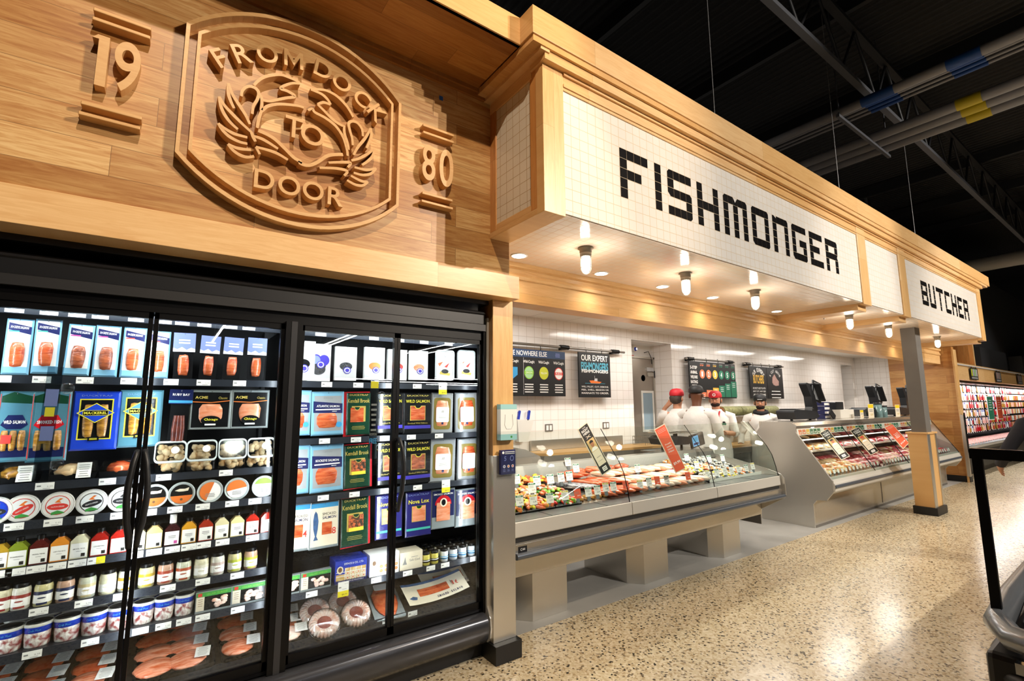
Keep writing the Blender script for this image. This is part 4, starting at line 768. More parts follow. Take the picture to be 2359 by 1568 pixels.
def P_crabtub(o, w, h, i):
    m = MATS.get('crab_print') or two('crab_print', '#8a3a3a', '#e6e4dc', 34, (1, 1, 1), .38, .56, .3, 0); r = .050 if i < 5 else .044; hh = .098
    b = MB(); b.lathe([(r*.82, 0), (r*.84, .004), (r*.95, hh*.8)], (0, .05, 0), m, 26); b.build('tub', o)
    l = MB(); l.lathe([(r*.935, hh*.62), (r*.975, hh*.86), (r*.99, hh*.87)], (0, .05, 0), 'film_blue', 26); l.text('Crab Meat', -.004, hh*.75, .05-r*.99, .042, .009, 'sky_ink', res=1); l.build('label', o)
    k = MB(); k.lathe([(r, hh*.87), (r*1.03, hh*.875), (r*1.03, hh*.97), (r*.99, hh), (r*.94, hh), (r*.92, hh*.975), (.001, hh*.97)], (0, .05, 0), 'white_plastic', 30); k.lathe([(r*.91, hh*.976), (.001, hh*.978)], (0, .05, 0), 'dark_grey', 26); k.build('lid', o)
def P_shrimp(o, w, h, i):
    w = min(w, .165); b = MB(); b.box(-w/2, 0, .0, w/2, .03, .10, 'film_clear'); b.q(-w*.48, .01, w*.48, .095, -.0006, 'film_black'); b.q(-w*.48, .075, w*.48, .096, -.0012, 'green_ink'); b.q(-w*.48, .01, -w*.26, .075, -.0012, 'bone'); b.text('SALAD SHRIMP', w*.08, .085, -.0018, w*.6, .008, 'light_green', res=1)
    b.q(-w*.44, .078, -w*.33, .093, -.0018, 'red_ink'); b.lines(-w*.37, .065, -.0018, w*.16, 4, .010, 'brown_ink', .002); b.build('box', o)
    s_ = MB(); rnd = random.Random(i)
    for k in range(14): s_.blob((w*.12+rnd.uniform(-w*.22, w*.22), -.003, .042+rnd.uniform(-.022, .02)), (.014, .004, .009), 'shrimp_pink', 7, 5, .15, 3, k)
    s_.build('shrimp', o)
def P_caviar(o, w, h, i):
    w = .13; b = MB(); b.box(-w/2, 0, 0, w/2, .03, h, 'card_white'); b.text('CAVIAR', 0, h*.86, -.0006, w*.55, h*.05, 'grey_ink', res=2)
    m = ('film_black', 'caviar_beads', 'caviar_beads', 'orange_ink', 'red_ink', 'salmon_pale')[i]
    b.add([(-w*.5, -.0006, h*.08), (w*.5, -.0006, h*.08), (w*.5, -.0006, h*.35), (w*.2, -.0006, h*.42), (-w*.5, -.0006, h*.2)], [(0, 1, 2, 3, 4)], 'rail_light' if 0 else mat('plate_grey', '#c9c9cc', .4)); b.build('carton', o)
    s_ = MB(); s_.disc(0, h*.42, w*.30, h*.12, -.0012, m)
    if i == 1: s_.disc(-w*.16, h*.55, w*.26, h*.17, -.0016, 'purple_ink'); s_.disc(w*.2, h*.56, w*.24, h*.15, -.0014, 'purple_ink'); s_.disc(-w*.16, h*.55, w*.2, h*.13, -.002, 'card_lavender'); s_.disc(-w*.05, h*.32, w*.33, h*.15, -.0024, m)
    s_.disc(w*.06, h*.30 if i != 1 else h*.44, w*.18, h*.1, -.003, 'purple_ink'); s_.disc(w*.06, h*.30 if i != 1 else h*.44, w*.14, h*.078, -.0034, 'card_white'); s_.disc(w*.06, h*.30 if i != 1 else h*.44, w*.1, h*.056, -.0038, 'purple_ink'); s_.build('printed_label', o)
def P_caviartray(o, w, h, i):
    w = .14; b = MB(); b.prism(rrect(-w/2, 0, w/2, h, .02), 'y', -.002, .012, 'card_white'); ring(b, rrect(-w/2, 0, w/2, h, .02), rrect(-w*.45, h*.035, w*.45, h*.965, .016), -.008, -.002, 'clear_edge'); b.build('blister_pack', o)
    l = MB(); y = -.003; l.poly([(-w*.3, h*.2), (w*.25, h*.16), (w*.3, h*.24), (-w*.25, h*.3)], y, 'gold_ink'); l.disc(0, h*.3, w*.2, h*.07, y-.0006, 'caviar_beads'); l.poly([(-w*.05, h*.45), (w*.25, h*.6), (w*.1, h*.42)], y, 'red_ink'); l.poly([(-w*.4, h*.55), (-w*.1, h*.62), (-w*.3, h*.45)], y, 'salmon')
    l.disc(0, h*.82, w*.08, h*.045, y, 'grey_ink'); l.disc(0, h*.82, w*.055, h*.032, y-.0005, 'card_white'); l.build('printed_label', o)
def P_salmonpouch(o, w, h, i):
    b = MB(); slab(b, w, h, .006, 'film_skyblue'); b.q(-w*.42, h*.1, w*.42, h*.9, -.0066, 'film_grey'); y = -.0072
    b.add([(-w*.45, y, h*.52), (w*.45, y, h*.50), (w*.45, y, h*.72), (-w*.45, y, h*.78)], [(0, 1, 2, 3)], 'navy')
    b.text(('ATLANTIC SALMON', 'ATLANTIC SALMON', 'SOCKEYE SALMON', 'SOCKEYE SALMON')[i], 0, h*.665, y-.0006, w*.7, h*.05, 'paper', bold=.02, rot=-.03, res=2); b.q(-w*.38, h*.575, w*.38, h*.6, y-.0006, 'paper'); b.lines(w*.2, h*.55, y-.0006, w*.2, 1, .008, 'paper', .003)
    b.text('CATCH', 0, h*.85, y-.0006, w*.28, h*.035, 'grey_ink', res=2); b.build('film_pouch', o)
    f = MB(); fillet(f, -w*.02, h*.34, w*.66, h*.36, -.0068, 'salmon', i+3, .006); f.build('salmon_slices', o)
    if i < 2: l = MB(); l.disc(w*.34, h*.24, w*.09, w*.09, -.014, 'sky_ink', 16); l.build('round_sticker', o)
def P_kendall(o, w, h, i):
    r_ = MB(); r_.prism([(-w*.5, 0), (w*.5, .006), (w*.49, h), (-w*.5, h*.99)], 'y', .0, .003, 'film_red'); r_.build('backing_card', o)
    b = MB(); b.M = Matrix.Translation((-.006 if i else .01, 0, .006)); slab(b, w*.93, h*.95, .006, 'film_green'); y = -.0068
    b.text('DUCKTRAP', 0, h*.9, y, w*.72, h*.04, 'gold_ink', bold=.01, res=2); b.text('Kendall Brook', 0, h*.77, y, w*.84, h*.09, 'gold_ink', bold=.01, res=2)
    b.q(-w*.27, h*.30, w*.27, h*.65, y, 'gold_ink'); b.lines(0, h*.2, y, w*.6, 3, h*.03, 'gold_ink', .002); b.build('film_pouch', o)
    f = MB(); f.box(-w*.25, y-.003, h*.315, w*.25, y-.0002, h*.635, 'salmon' if i == 0 else 'pepper_salmon'); f.disc(0, h*.645, w*.11, h*.07, y-.0036, 'gold_ink', 16, 180, 360); f.disc(0, h*.65, w*.095, h*.06, y-.004, 'film_green', 16, 180, 360); f.build('salmon_window', o)
    if i: l = MB(); l.q(-w*.25, h*.32, w*.25, h*.39, y-.0045, 'yellow_ink'); l.build('pepper_label', o)
def P_wild(o, w, h, i):
    b = MB(); slab(b, w, h, .006, 'film_black'); y = -.0068
    b.text('DUCKTRAP', 0, h*.925, y, w*.76, h*.04, 'gold_ink', bold=.01, res=2); b.text('WILD SALMON', 0, h*.79, y, w*.84, h*.075, 'yellow_ink', bold=.012, res=2)
    b.q(-w*.27, h*.32, w*.27, h*.68, y, 'gold_ink'); b.q(-w*.46, h*.12, w*.46, h*.2, y, 'purple_ink'); b.text('Smoked Wild Salmon', 0, h*.255, y, w*.7, h*.035, 'gold_ink', res=1); b.build('film_pouch', o)
    f = MB(); f.box(-w*.245, y-.003, h*.335, w*.245, y-.0002, h*.665, 'salmon' if i < 2 else 'salmon_dark'); f.disc(0, h*.675, w*.12, h*.07, y-.0036, 'yellow_ink', 16, 180, 360); f.disc(0, h*.68, w*.1, h*.06, y-.004, 'film_black', 16, 180, 360); f.build('salmon_window', o)
def P_orange(o, w, h, i):
    b = MB(); slab(b, w, h, .006, 'film_grey'); y = -.0068; b.prism(rrect(-w*.38, h*.1, w*.38, h*.88, .02), 'y', y, y+.0004, 'film_olive'); b.build('film_pouch', o)
    f = MB(); fillet(f, 0, h*.5, w*.62, h*.66, y-.0003, 'salmon' if i % 2 else 'salmon_pale', i, .005); f.build('salmon_slices', o)
    l = MB(); l.prism(rrect(-w*.29, h*.28, w*.29, h*.65, .01), 'y', y-.0066, y-.0060, 'paper'); l.text('#', 0, h*.54, y-.0072, w*.12, h*.06, 'grey_ink', res=1); l.lines(0, h*.43, y-.0072, w*.4, 3, h*.025, 'grey_ink', .0015); l.disc(0, h*.25, w*.05, w*.05, y-.0066, 'navy', 12); l.build('label', o)
def P_smoked(o, w, h, i):
    w = .165; b = MB(); slab(b, w, h, .006, 'film_clear'); y = -.0068; b.q(-w*.46, h*.06, w*.46, h*.88, y, 'bone'); b.q(-w*.46, h*.88, w*.46, h*.98, y, 'sky_ink')
    b.text('SMOKED', w*.16, h*.74, y-.0006, w*.46, h*.055, 'dark_grey', res=2); b.text('SALMON', w*.16, h*.66, y-.0006, w*.46, h*.06, 'navy', bold=.015, res=2); b.text('48'[i], w*.33, h*.36, y-.0006, w*.13, h*.14, 'red_ink', bold=.01, res=3)
    b.poly([(-w*.3, h*.82), (-w*.24, h*.76), (-w*.2, h*.6), (-w*.22, h*.42), (-w*.26, h*.28), (-w*.2, h*.2), (-w*.36, h*.19), (-w*.31, h*.28), (-w*.37, h*.44), (-w*.38, h*.62), (-w*.35, h*.76)], y-.0006, mat('fish_blue', '#41628e', .4, noise=.3, nscale=40)); b.build('film_pouch', o)
    f = MB(); f.box(-w*.08, y-.003, h*.3, w*.25, y-.0004, h*.56, 'salmon'); f.build('salmon_window', o)
def P_nova(o, w, h, i):
    b = MB(); slab(b, w, h, .006, 'film_violet'); y = -.0068
    b.text('DUCKTRAP', 0, h*.93, y, w*.8, h*.04, 'card_lavender', bold=.01, res=2); b.text('Nova Lox', 0, h*.78, y, w*.8, h*.09, 'yellow_ink', bold=.015, res=2); b.q(-w*.27, h*.33, w*.27, h*.68, y, 'gold_ink'); b.q(-w*.46, h*.14, w*.46, h*.19, y, 'teal_ink'); b.build('film_pouch', o)
    f = MB(); f.box(-w*.245, y-.003, h*.345, w*.245, y-.0002, h*.665, 'salmon_pale'); f.disc(0, h*.675, w*.12, h*.07, y-.0036, 'yellow_ink', 16, 180, 360); f.disc(0, h*.68, w*.1, h*.06, y-.004, 'film_green', 16, 180, 360); f.build('salmon_window', o)
def P_nova2(o, w, h, i):
    b = MB(); slab(b, w, h, .006, 'film_clear'); y = -.0068; b.q(-w*.46, h*.3, w*.46, h*.96, y, 'film_navy'); b.text('SMOKED SALMON', 0, h*.87, y-.0006, w*.8, h*.045, 'paper', bold=.01, res=2); b.disc(0, h*.6, w*.34, h*.24, y-.0004, 'film_red', 18, 0, 180); b.build('film_pouch', o)
    f = MB(); f.box(-w*.28, y-.004, h*.2, w*.28, y-.0008, h*.66, 'salmon_pale'); f.disc(0, h*.66, w*.15, h*.11, y-.0046, 'bone', 18); f.disc(0, h*.66, w*.09, h*.08, y-.005, 'film_black', 14); f.build('salmon_window', o)
def P_pinbox(o, w, h, i):
    w, h = .185, .125; c = 'blue_deep' if i == 0 else 'card_white'; b = MB(); b.box(-w/2, 0, 0, w/2, .14, h, c)
    b.q(-w*.47, h*.06, w*.47, h*.7, -.0006, 'crackers' if i == 0 else 'shrimp_pink'); b.q(-w*.5, h*.66, w*.5, h, -.0008, c); b.q(-w*.5, h*.4, -w*.2, h, -.0010, c); b.q(-w*.5, 0, w*.5, h*.13, -.001, 'navy' if i == 0 else 'card_white')
    for k in range(4): b.q(-w*.2+k*w*.17, h*.13, -w*.2+k*w*.17+.003, h*.66, -.0014, 'card_white')
    for k in range(2): b.q(-w*.47, h*(.3+k*.18), w*.47, h*(.3+k*.18)+.003, -.0014, 'card_white')
    b.text('SPENCE & CO., LTD.', w*.08, h*.84, -.0016, w*.62, h*.1, 'paper' if i == 0 else 'brown_ink', res=2); b.text('SMOKED SALMON PINWHEELS', 0, h*.065, -.0016, w*.8, h*.06, 'paper' if i == 0 else 'brown_ink', res=1); b.build('carton', o)
    l = MB(); l.disc(-w*.35, h*.6, h*.15, h*.17, -.002, 'bone', 18); l.disc(-w*.35, h*.61, h*.09, h*.11, -.0024, 'brown_ink', 14)
    for rr_ in range(2):
        for cc in range(4): l.disc(-w*.11+cc*w*.17, h*(.22+.2*rr_), w*.055, h*.075, -.0018, 'orange_ink' if i else 'bone', 12); l.disc(-w*.11+cc*w*.17, h*(.22+.2*rr_), w*.03, h*.04, -.0022, 'salmon_pale', 10)
    l.build('printed_label', o)
def P_codbox(o, w, h, i):
    w, h = .15, .105; b = MB(); b.box(-w/2, 0, 0, w/2, .12, h, 'bone'); b.text('Salt Cod', w*.14, h*.52, -.0006, w*.46, h*.13, 'grey_ink', bold=.01, res=2); b.lines(w*.14, h*.7, -.0006, w*.4, 1, .01, 'grey_ink', .003); b.build('carton', o)
    l = MB(); l.poly([(-w*.4, h*.3), (-w*.2, h*.3), (-w*.24, h*.45), (-w*.28, h*.75), (-w*.34, h*.45)], -.0006, 'grey_ink'); l.build('printed_label', o)
def P_smalljar(o, w, h, i):
    r = .027; b = MB(); b.lathe([(r*.9, 0), (r, .004), (r, .058), (r*.85, .066)], (0, .02, 0), mat('mini_y' if i < 2 else 'mini_w', '#d6c85a' if i < 2 else '#e6e9ec', .25, coat=.6), 18); b.build('glass_jar', o)
    l = MB(); l.lathe([(r+.0004, .018), (r+.0004, .036)], (0, .02, 0), 'sky_ink' if i > 1 else 'film_black', 18); l.lathe([(r+.0006, .026), (r+.0006, .031)], (0, .02, 0), 'paper', 18); l.build('label', o)
    k = MB(); k.lathe([(r*.93, .066), (r*.95, .068), (r*.95, .080), (.001, .082)], (0, .02, 0), 'black_metal', 18); k.build('lid', o)
D = lambda *a: a
KIND = {
 'whitepack': (P_whitepack, 'salmon_pouch', 'pale blue hanging pouch with a salmon fillet on the top row', 'fish pack'),
 'traypack': (P_traypack, 'salmon_tray_pack', 'black tray of salmon under a lavender header card on the top row', 'fish pack'),
 'fishpouch': (P_fishpouch, 'smoked_fish_pouch', 'green and teal pouch of smoked fish pieces hanging at far left', 'fish pack'),
 'bluepouch': (P_bluepouch, 'mackerel_pouch', '', 'fish pack'), 'narrow': (P_narrow, 'sausage_pack', 'narrow hanging pack of dark sausages under a navy card', 'sausage pack'),
 'squarepack': (P_square, 'sliced_salmon_pack', 'square black and clear pack of sliced pink salmon', 'fish pack'), 'fishtray': (P_fishtray, 'fish_tray', '', 'fish tray'),
 'clam': (P_clam, 'clear_seafood_tub', 'clear lidded tub of golden seafood pieces', 'food tub'), 'disc': (P_disc, 'dip_tub', '', 'dip tub'),
 'bottle': (P_bottle, 'sauce_bottle', '', 'sauce bottle'), 'jar': (P_jar, 'pickled_fish_jar', '', 'jar'), 'crabtub': (P_crabtub, 'crab_meat_tub', 'blue and white crab meat tub with white lid in the front row', 'food tub'),
 'shrimp': (P_shrimp, 'shrimp_box', 'flat shrimp box with green top band', 'shrimp box'), 'caviar': (P_caviar, 'caviar_carton', '', 'carton'), 'caviartray': (P_caviartray, 'caviar_blister_pack', 'white rounded blister pack picturing caviar on crackers', 'blister pack'),
 'salmonpouch': (P_salmonpouch, 'smoked_salmon_pouch', '', 'fish pack'), 'kendall': (P_kendall, 'smoked_salmon_pack', '', 'fish pack'), 'wild': (P_wild, 'wild_salmon_pack', '', 'fish pack'), 'orange': (P_orange, 'sliced_salmon_pouch', '', 'fish pack'),
 'smoked': (P_smoked, 'smoked_salmon_bag', '', 'fish pack'), 'nova': (P_nova, 'lox_pack', '', 'fish pack'), 'nova2': (P_nova2, 'smoked_salmon_pack', '', 'fish pack'), 'pinbox': (P_pinbox, 'pinwheel_carton', '', 'carton'), 'codbox': (P_codbox, 'salt_cod_carton', 'cream salt cod carton beside the small jars', 'carton'),
 'smalljar': (P_smalljar, 'caviar_jar', '', 'jar')}
SP = {'bluepouch': ['bright blue mackerel pouch with yellow frame', 'teal mackerel pouch with yellow frame behind the door handles'],
 'fishtray': ['tray of brown smoked fish with white label at the far left', 'tray of golden fish with white price label under the blue pouch', 'tray with a plump orange salmon portion left of the handles'],
 'disc': ['cropped white dip tub with violet label at the left edge', 'white dip tub with upright red salmon label, leftmost whole one', 'white dip tub with tilted red salmon label', 'white dip tub with tilted black salmon label', 'white dip tub with black label against the door handle', 'black and orange fish dip tub half behind the handle', 'black and orange fish dip tub right of the handle', 'clear dip tub with orange diagonal half label', 'clear dip tub with orange upper half label', 'clear dip tub with green label at the mullion'],
 'bottle': ['olive mustard sauce bottle cropped at the left edge', 'green sauce bottle with white label on the sauce shelf', 'dark red sauce bottle labelled as original tartar', 'orange chipotle sauce bottle on the sauce shelf', 'cream lemon dill sauce bottle on the sauce shelf', 'red cocktail sauce bottle next to the cream lemon dill one', 'red cocktail sauce bottle just left of the handles', 'cream sauce bottle hidden behind the door handles', 'tan remoulade sauce bottle right of the handles', 'dark sauce bottle with a tall white cap', 'amber sauce bottle right of the white capped one', 'brick red sauce bottle right of the amber one', 'cream sauce bottle between brick red and pale yellow ones', 'pale yellow sauce bottle left of the last red pair', 'red sauce bottle second from the right end of the shelf', 'red sauce bottle at the right end of the shelf'],
 'jar': ['jar with red band cropped at the left edge', 'jar with red band and white fish pieces, leftmost whole jar', 'jar with navy band, left one of the two', 'jar with navy band, right one of the two', 'jar with sandy band and pale green fill', 'jar with pale cream band right of the sandy one', 'jar with ochre band just left of the handles', 'jar with olive yellow band right of the handles', 'jar with rust red band and reddish fill', 'jar with orange red band right of the rust one', 'jar with off-white band and pale fill', 'jar with dull pink grey band', 'jar with lime band, left one of the two', 'jar with lime band, right one of the two'],
 'shrimp': ['green banded shrimp box beside the crab tubs', 'green banded shrimp box at the right end of its shelf', 'green banded shrimp box half hidden by the wide mullion', 'green banded shrimp box left of the blue carton'],
 'caviar': ['caviar carton mostly hidden behind the wide mullion', 'white caviar carton with two violet tins pictured', 'white caviar carton with a bowl of black caviar pictured', 'white caviar carton with orange caviar pictured', 'white caviar carton with red caviar behind the thin mullion', 'white caviar carton with pale orange caviar right of thin mullion'],
 'caviartray': ['white rounded caviar blister pack, left of the pair', 'white rounded caviar blister pack at the right door edge'],
 'salmonpouch': ['light blue Atlantic salmon pouch half behind the wide mullion', 'light blue Atlantic salmon pouch with navy label, fully visible', 'light blue sockeye salmon pouch half behind the wide mullion', 'light blue sockeye salmon pouch with navy label, fully visible'],
 'kendall': ['green smoked salmon pack with red edge, in the upper row', 'green smoked salmon pack with red edge, in the middle row', 'green smoked salmon pack with red edge, in the lower row'],
 'wild': ['black wild salmon pack of upper row left of thin mullion', 'black wild salmon pack of upper row right of thin mullion', 'black wild salmon pack of middle row left of thin mullion', 'black wild salmon pack of middle row right of thin mullion'],
 'orange': ['clear pouch of orange salmon with white label, upper row, left', 'clear pouch of orange salmon with white label, upper row, right', 'clear pouch of orange salmon with white label, middle row, left', 'clear pouch of orange salmon with white label, middle row, right'],
 'smoked': ['beige smoked salmon bag marked 4 beside the wide mullion', 'beige smoked salmon bag with a blue fish, marked 8'],
 'nova': ['violet lox pack behind the thin mullion', 'violet lox pack right of the thin mullion'], 'nova2': ['dark navy smoked salmon pack with red arch, left of the two', 'dark navy smoked salmon pack at the right edge of the door'],
 'pinbox': ['bright blue carton of salmon pinwheels', 'white carton of salmon pinwheels beside the blue one'],
 'smalljar': ['small yellow caviar jar next to the cod carton', 'small yellow caviar jar, second from the cod carton', 'small white and blue caviar jar, first of the four', 'small white and blue caviar jar, second of the four', 'small white and blue caviar jar, third of the four', 'small white and blue caviar jar at the door edge'],
 'squarepack': ['square pack of sliced pink salmon beside the sausage pack', 'square pack of sliced pink salmon next to the wide mullion'], 'fishpouch': ['teal pouch of smoked fish cropped at the left edge', 'teal pouch of smoked fish behind the clear hanging strip'],
 'whitepack': ['pale blue salmon pouch at the far left of the top row', 'pale blue salmon pouch, second from left of the top row', 'pale blue pouch with browned salmon and magenta stripe, third in top row', 'pale blue pouch with browned salmon and magenta stripe, fourth in top row', 'pale blue salmon pouch with red stripe left of the thin mullion', 'pale blue salmon pouch half behind the thin mullion in the top row'],
 'traypack': ['black salmon tray with lavender card, nearest the thin mullion', 'black salmon tray with lavender card, second from the thin mullion', 'black salmon tray with lavender card, third from the thin mullion', 'black salmon tray with lavender card, nearest the wide mullion'],
 'clam': ['clear tub of golden seafood pieces nearest the door handles', 'clear tub of golden seafood pieces, second from the handles', 'clear tub of golden seafood pieces, third from the handles', 'clear tub of golden seafood pieces nearest the wide mullion'],
 'crabtub': ['crab meat tub cropped at the left edge of the front row', 'crab meat tub, leftmost whole tub of the front row', 'crab meat tub, third in the front row', 'crab meat tub, fourth in the front row', 'crab meat tub just left of the door divider', 'smaller crab meat tub just right of the door divider', 'smaller crab meat tub, middle of the three right of the divider', 'smaller crab meat tub beside the shrimp box']}
HANG = ('whitepack', 'traypack', 'fishpouch', 'bluepouch', 'narrow', 'squarepack', 'caviar', 'caviartray', 'salmonpouch', 'kendall', 'wild', 'orange', 'smoked', 'nova', 'nova2')
cnt = {}
SHELF = {'fishtray': 1.272, 'clam': 1.272, 'disc': 1.112, 'bottle': .924, 'jar': .747, 'crabtub': .577, 'pinbox': .575, 'codbox': .575, 'smalljar': .575}
for it in ITEMS:
    k, x, z, w_, h_ = it; i = cnt.get(k, 0); cnt[k] = i+1; fn, nm, lab, cat = KIND[k]
    if k in SP: lab = SP[k][i]
    z0 = SHELF.get(k, z-h_/2)
    if k == 'shrimp': z0 = .577 if x < .55 else .575
    if k == 'caviar' and i == 0: x = .645
    if k == 'nova2' and i: x = 1.765
    tilt = random.Random(i*7+len(k)).uniform(-.03, .03) if k in HANG and k not in ('caviar',) else 0
    t = thing(nm, lab, cat, (x, 3.025 if k in HANG else 3.012, z0), group=None)
    t.rotation_euler = (0, tilt, random.Random(i*3+1).uniform(-.05, .05)); fn(t, w_, h_, i)
    if k in HANG: hook(t, h_)
    if k in ('smalljar',):
        for r_i in range(1, 4): dup(t, (x+.004*r_i, 3.012+.062*r_i, z0), label='dark capped caviar jar lined up behind the front small jars', group='caviar jars behind the front row')
    if k == 'crabtub':
        g = dup(t, (x+.012, 3.012+.112, z0), label='lid of a crab meat tub standing behind the front row', group='crab meat tubs behind the front row')
    if k == 'bottle' and i < 15 : pass
# ---------------------------------------------------------------- bottom deck of the case
two('salmon_raw', '#d9663a', '#f5a888', 16, (1, 5, 1), .36, .62, .25, .4, coat=.5)
def salmon_tray(label, x, y, z, w, d, kind, rot=0, pitch=0, group=None):
    t = thing('salmon_tray', label, 'fish tray', (x, y, z), group=group); t.rotation_euler = (R(pitch), 0, R(rot))
    b = MB(); o_ = rrect(-w/2, 0, w/2, d, .015); i_ = rrect(-w/2+.012, .012, w/2-.012, d-.012, .01)
    b.prism(o_, 'z', 0, .006, 'film_black')
    n = len(o_); vs = [(p[0], p[1], 0) for p in o_]+[(p[0], p[1], .022) for p in o_]+[(p[0], p[1], .022) for p in i_]+[(p[0], p[1], .006) for p in i_]
    b.add(vs, [(k*n+i, k*n+(i+1) % n, (k+1)*n+(i+1) % n, (k+1)*n+i) for k in range(3) for i in range(n)], 'film_black'); b.build('black_tray', t)
    f = MB()
    nn = 2 if w > .25 else 1
    for k in range(nn):
        cx = (k-(nn-1)/2)*w*.40-w*.06; f.blob((cx, d*.5, .022), (w*(.50 if nn == 2 else .42)/nn, d*.46, .017), kind, 20, 8, .05, 4, k+int(x*50))
    f.build('salmon_fillet', t)
    l = MB(); l.M = Matrix.Translation((w*.34, d*.48, .0445)) @ Matrix.Rotation(R(-90), 4, 'X') @ Matrix.Rotation(R(8), 4, 'Y')
    l.q(-.032, -.045, .032, .045, 0, 'paper'); l.lines(0, .036, -.0006, .05, 7, .011, 'grey_ink', .003); l.build('price_label', t); return t
pos = ['front', 'second', 'third', 'rearmost']
for nm, x, w_, kind, col in (('long double', .135, .33, 'salmon', 'right'), ('short', .415, .18, 'salmon', 'mullion')):
    for r_i in range(4):
        salmon_tray('%s tray of salmon fillets, %s in the overlapping row %s' % (nm, pos[r_i], 'by the wide mullion' if col == 'mullion' else 'right of the divider'), x, 2.985+.135*r_i, .322+.012*r_i, w_, .17, 'salmon_raw' if r_i < 2 else 'salmon', 0, 7)
for x, c in ((-.19, 'next to the door divider'), (-.37, 'second left of the divider'), (-.55, 'at the far left')):
    for r_i in range(4):
        salmon_tray('tray of dark salmon portions, %s in the overlapping row %s' % (pos[r_i], c), x, 3.02+.125*r_i, .322+.012*r_i, .165, .165, 'salmon_raw' if r_i == 0 else 'salmon', 0, 7)
def shrimp_ring(label, x, y, z, pitch):
    t = thing('shrimp_ring', label, 'shrimp ring', (x, y, z)); t.rotation_euler = (R(pitch), 0, 0); r = .082
    b = MB(); b.lathe([(r*.9, 0), (r*1.05, .004), (r*1.1, .02), (r*1.05, .018), (r*.9, .008), (.001, .006)], (0, 0, 0), 'film_black', 28); b.build('black_tray', t)
    s_ = MB()
    for k in range(26):
        a = 2*PI*k/26; c, s2 = math.cos(a), math.sin(a)
        s_.tube([(r*.48*c, r*.48*s2, .030), (r*.66*c, r*.66*s2, .046), (r*.86*c, r*.86*s2, .040), (r*.97*c, r*.97*s2, .020)], [.006, .0105, .0115, .008], 'shrimp_pink', 7)
    s_.build('shrimp', t)
    c = MB(); c.lathe([(r*.46, .008), (r*.48, .040), (r*.44, .042), (r*.40, .036), (.001, .036)], (0, 0, 0), 'cocktail', 24); c.build('sauce_cup', t)
    g = MB(); g.lathe([(r*1.06, .02), (r*1.02, .05), (r*.8, .058), (.001, .058)], (0, 0, 0), 'plastic_film', 28); g.build('clear_lid', t)
shrimp_ring('pink shrimp ring around red sauce, front left of the two', .83, 3.035, .352, 32)
shrimp_ring('pink shrimp ring around red sauce, front right of the two', 1.02, 3.065, .352, 32)
shrimp_ring('pink shrimp ring tucked behind the front left ring', .81, 3.175, .375, 32)
shrimp_ring('pink shrimp ring tucked behind the front right ring', .985, 3.215, .375, 32)
t = thing('salmon_pack', 'vacuum packed side of orange salmon lying right of the shrimp rings', 'fish pack', (1.21, 2.97, .322)); t.rotation_euler = (R(10), 0, R(-9))
b = MB(); b.rbox(-.095, 0, 0, .095, .42, .006, .02, 'film_clear'); b.build('film_pouch', t); f = MB(); f.blob((0, .2, .012), (.078, .185, .018), 'salmon', 16, 8, .05, 3, 4); f.build('salmon_side_fillet', t)
l = MB(); l.rbox(-.05, .29, .030, .05, .36, .032, .01, 'paper'); l.build('label', t)
def bag(label, x, y, z, rz):
    t = thing('smoked_salmon_bag', label, 'fish pack', (x, y, z)); t.rotation_euler = (R(-62), R(0), R(rz))
    W_, H_ = .44, .17; b = MB(); n = 14; vs = []
    for j in range(2):
        for i in range(n+1): u = i/n; vs.append((-W_/2+W_*u, -.012-.03*(u-.4)**2*6*.6, j*H_))
    b.add(vs, [(i, i+1, n+2+i, n+1+i) for i in range(n)], 'bone'); off = [(v[0], v[1]-.001, v[2]) for v in vs]
    def yy(x_): u = (x_+W_/2)/W_; return -.012-.03*(u-.4)**2*6*.6-.0012
    def pq(x0, z0, x1, z1, m, e=0): 
        k = 8; v2 = [(x0+(x1-x0)*i/k, yy(x0+(x1-x0)*i/k)-e, zz) for zz in (z0, z1) for i in range(k+1)]; b.add(v2, [(i, i+1, k+2+i, k+1+i) for i in range(k)], m)
    pq(-W_/2, H_*.88, W_/2, H_, 'fish_blue'); pq(-.12, .055, .10, .115, 'salmon', .0005)
    for k, ch in enumerate('SMOKED SALMON'):
        if ch != ' ': b.text(ch, .0+k*.0145, .026, yy(.0+k*.0145)-.001, .010, .018, 'navy', bold=.02, res=1)
    b.text('16', .155, .085, yy(.16)-.001, .05, .035, 'red_ink', bold=.01, res=2)
    b.add([(px, yy(px)-.0008, pz) for px, pz in ((-.2, .05), (-.17, .065), (-.14, .055), (-.15, .035), (-.18, .038))], [tuple(range(5))], 'fish_blue'); b.build('printed_pouch', t, norm=False)
bag('large curved smoked salmon bag marked 16, leaning in the bottom deck', 1.56, 3.02, .335, 3)
bag('second smoked salmon bag marked 16, peeping out at the door edge', 1.74, 3.16, .34, 0)
for k in range(3): salmon_tray('tray of pale fish with label beside the wide mullion, %s one' % ('front', 'middle', 'rear')[k], .66, 2.99+.12*k, .322+.012*k, .16, .16, 'shrimp_pink' if k == 0 else 'salmon_dark', 0, 7)
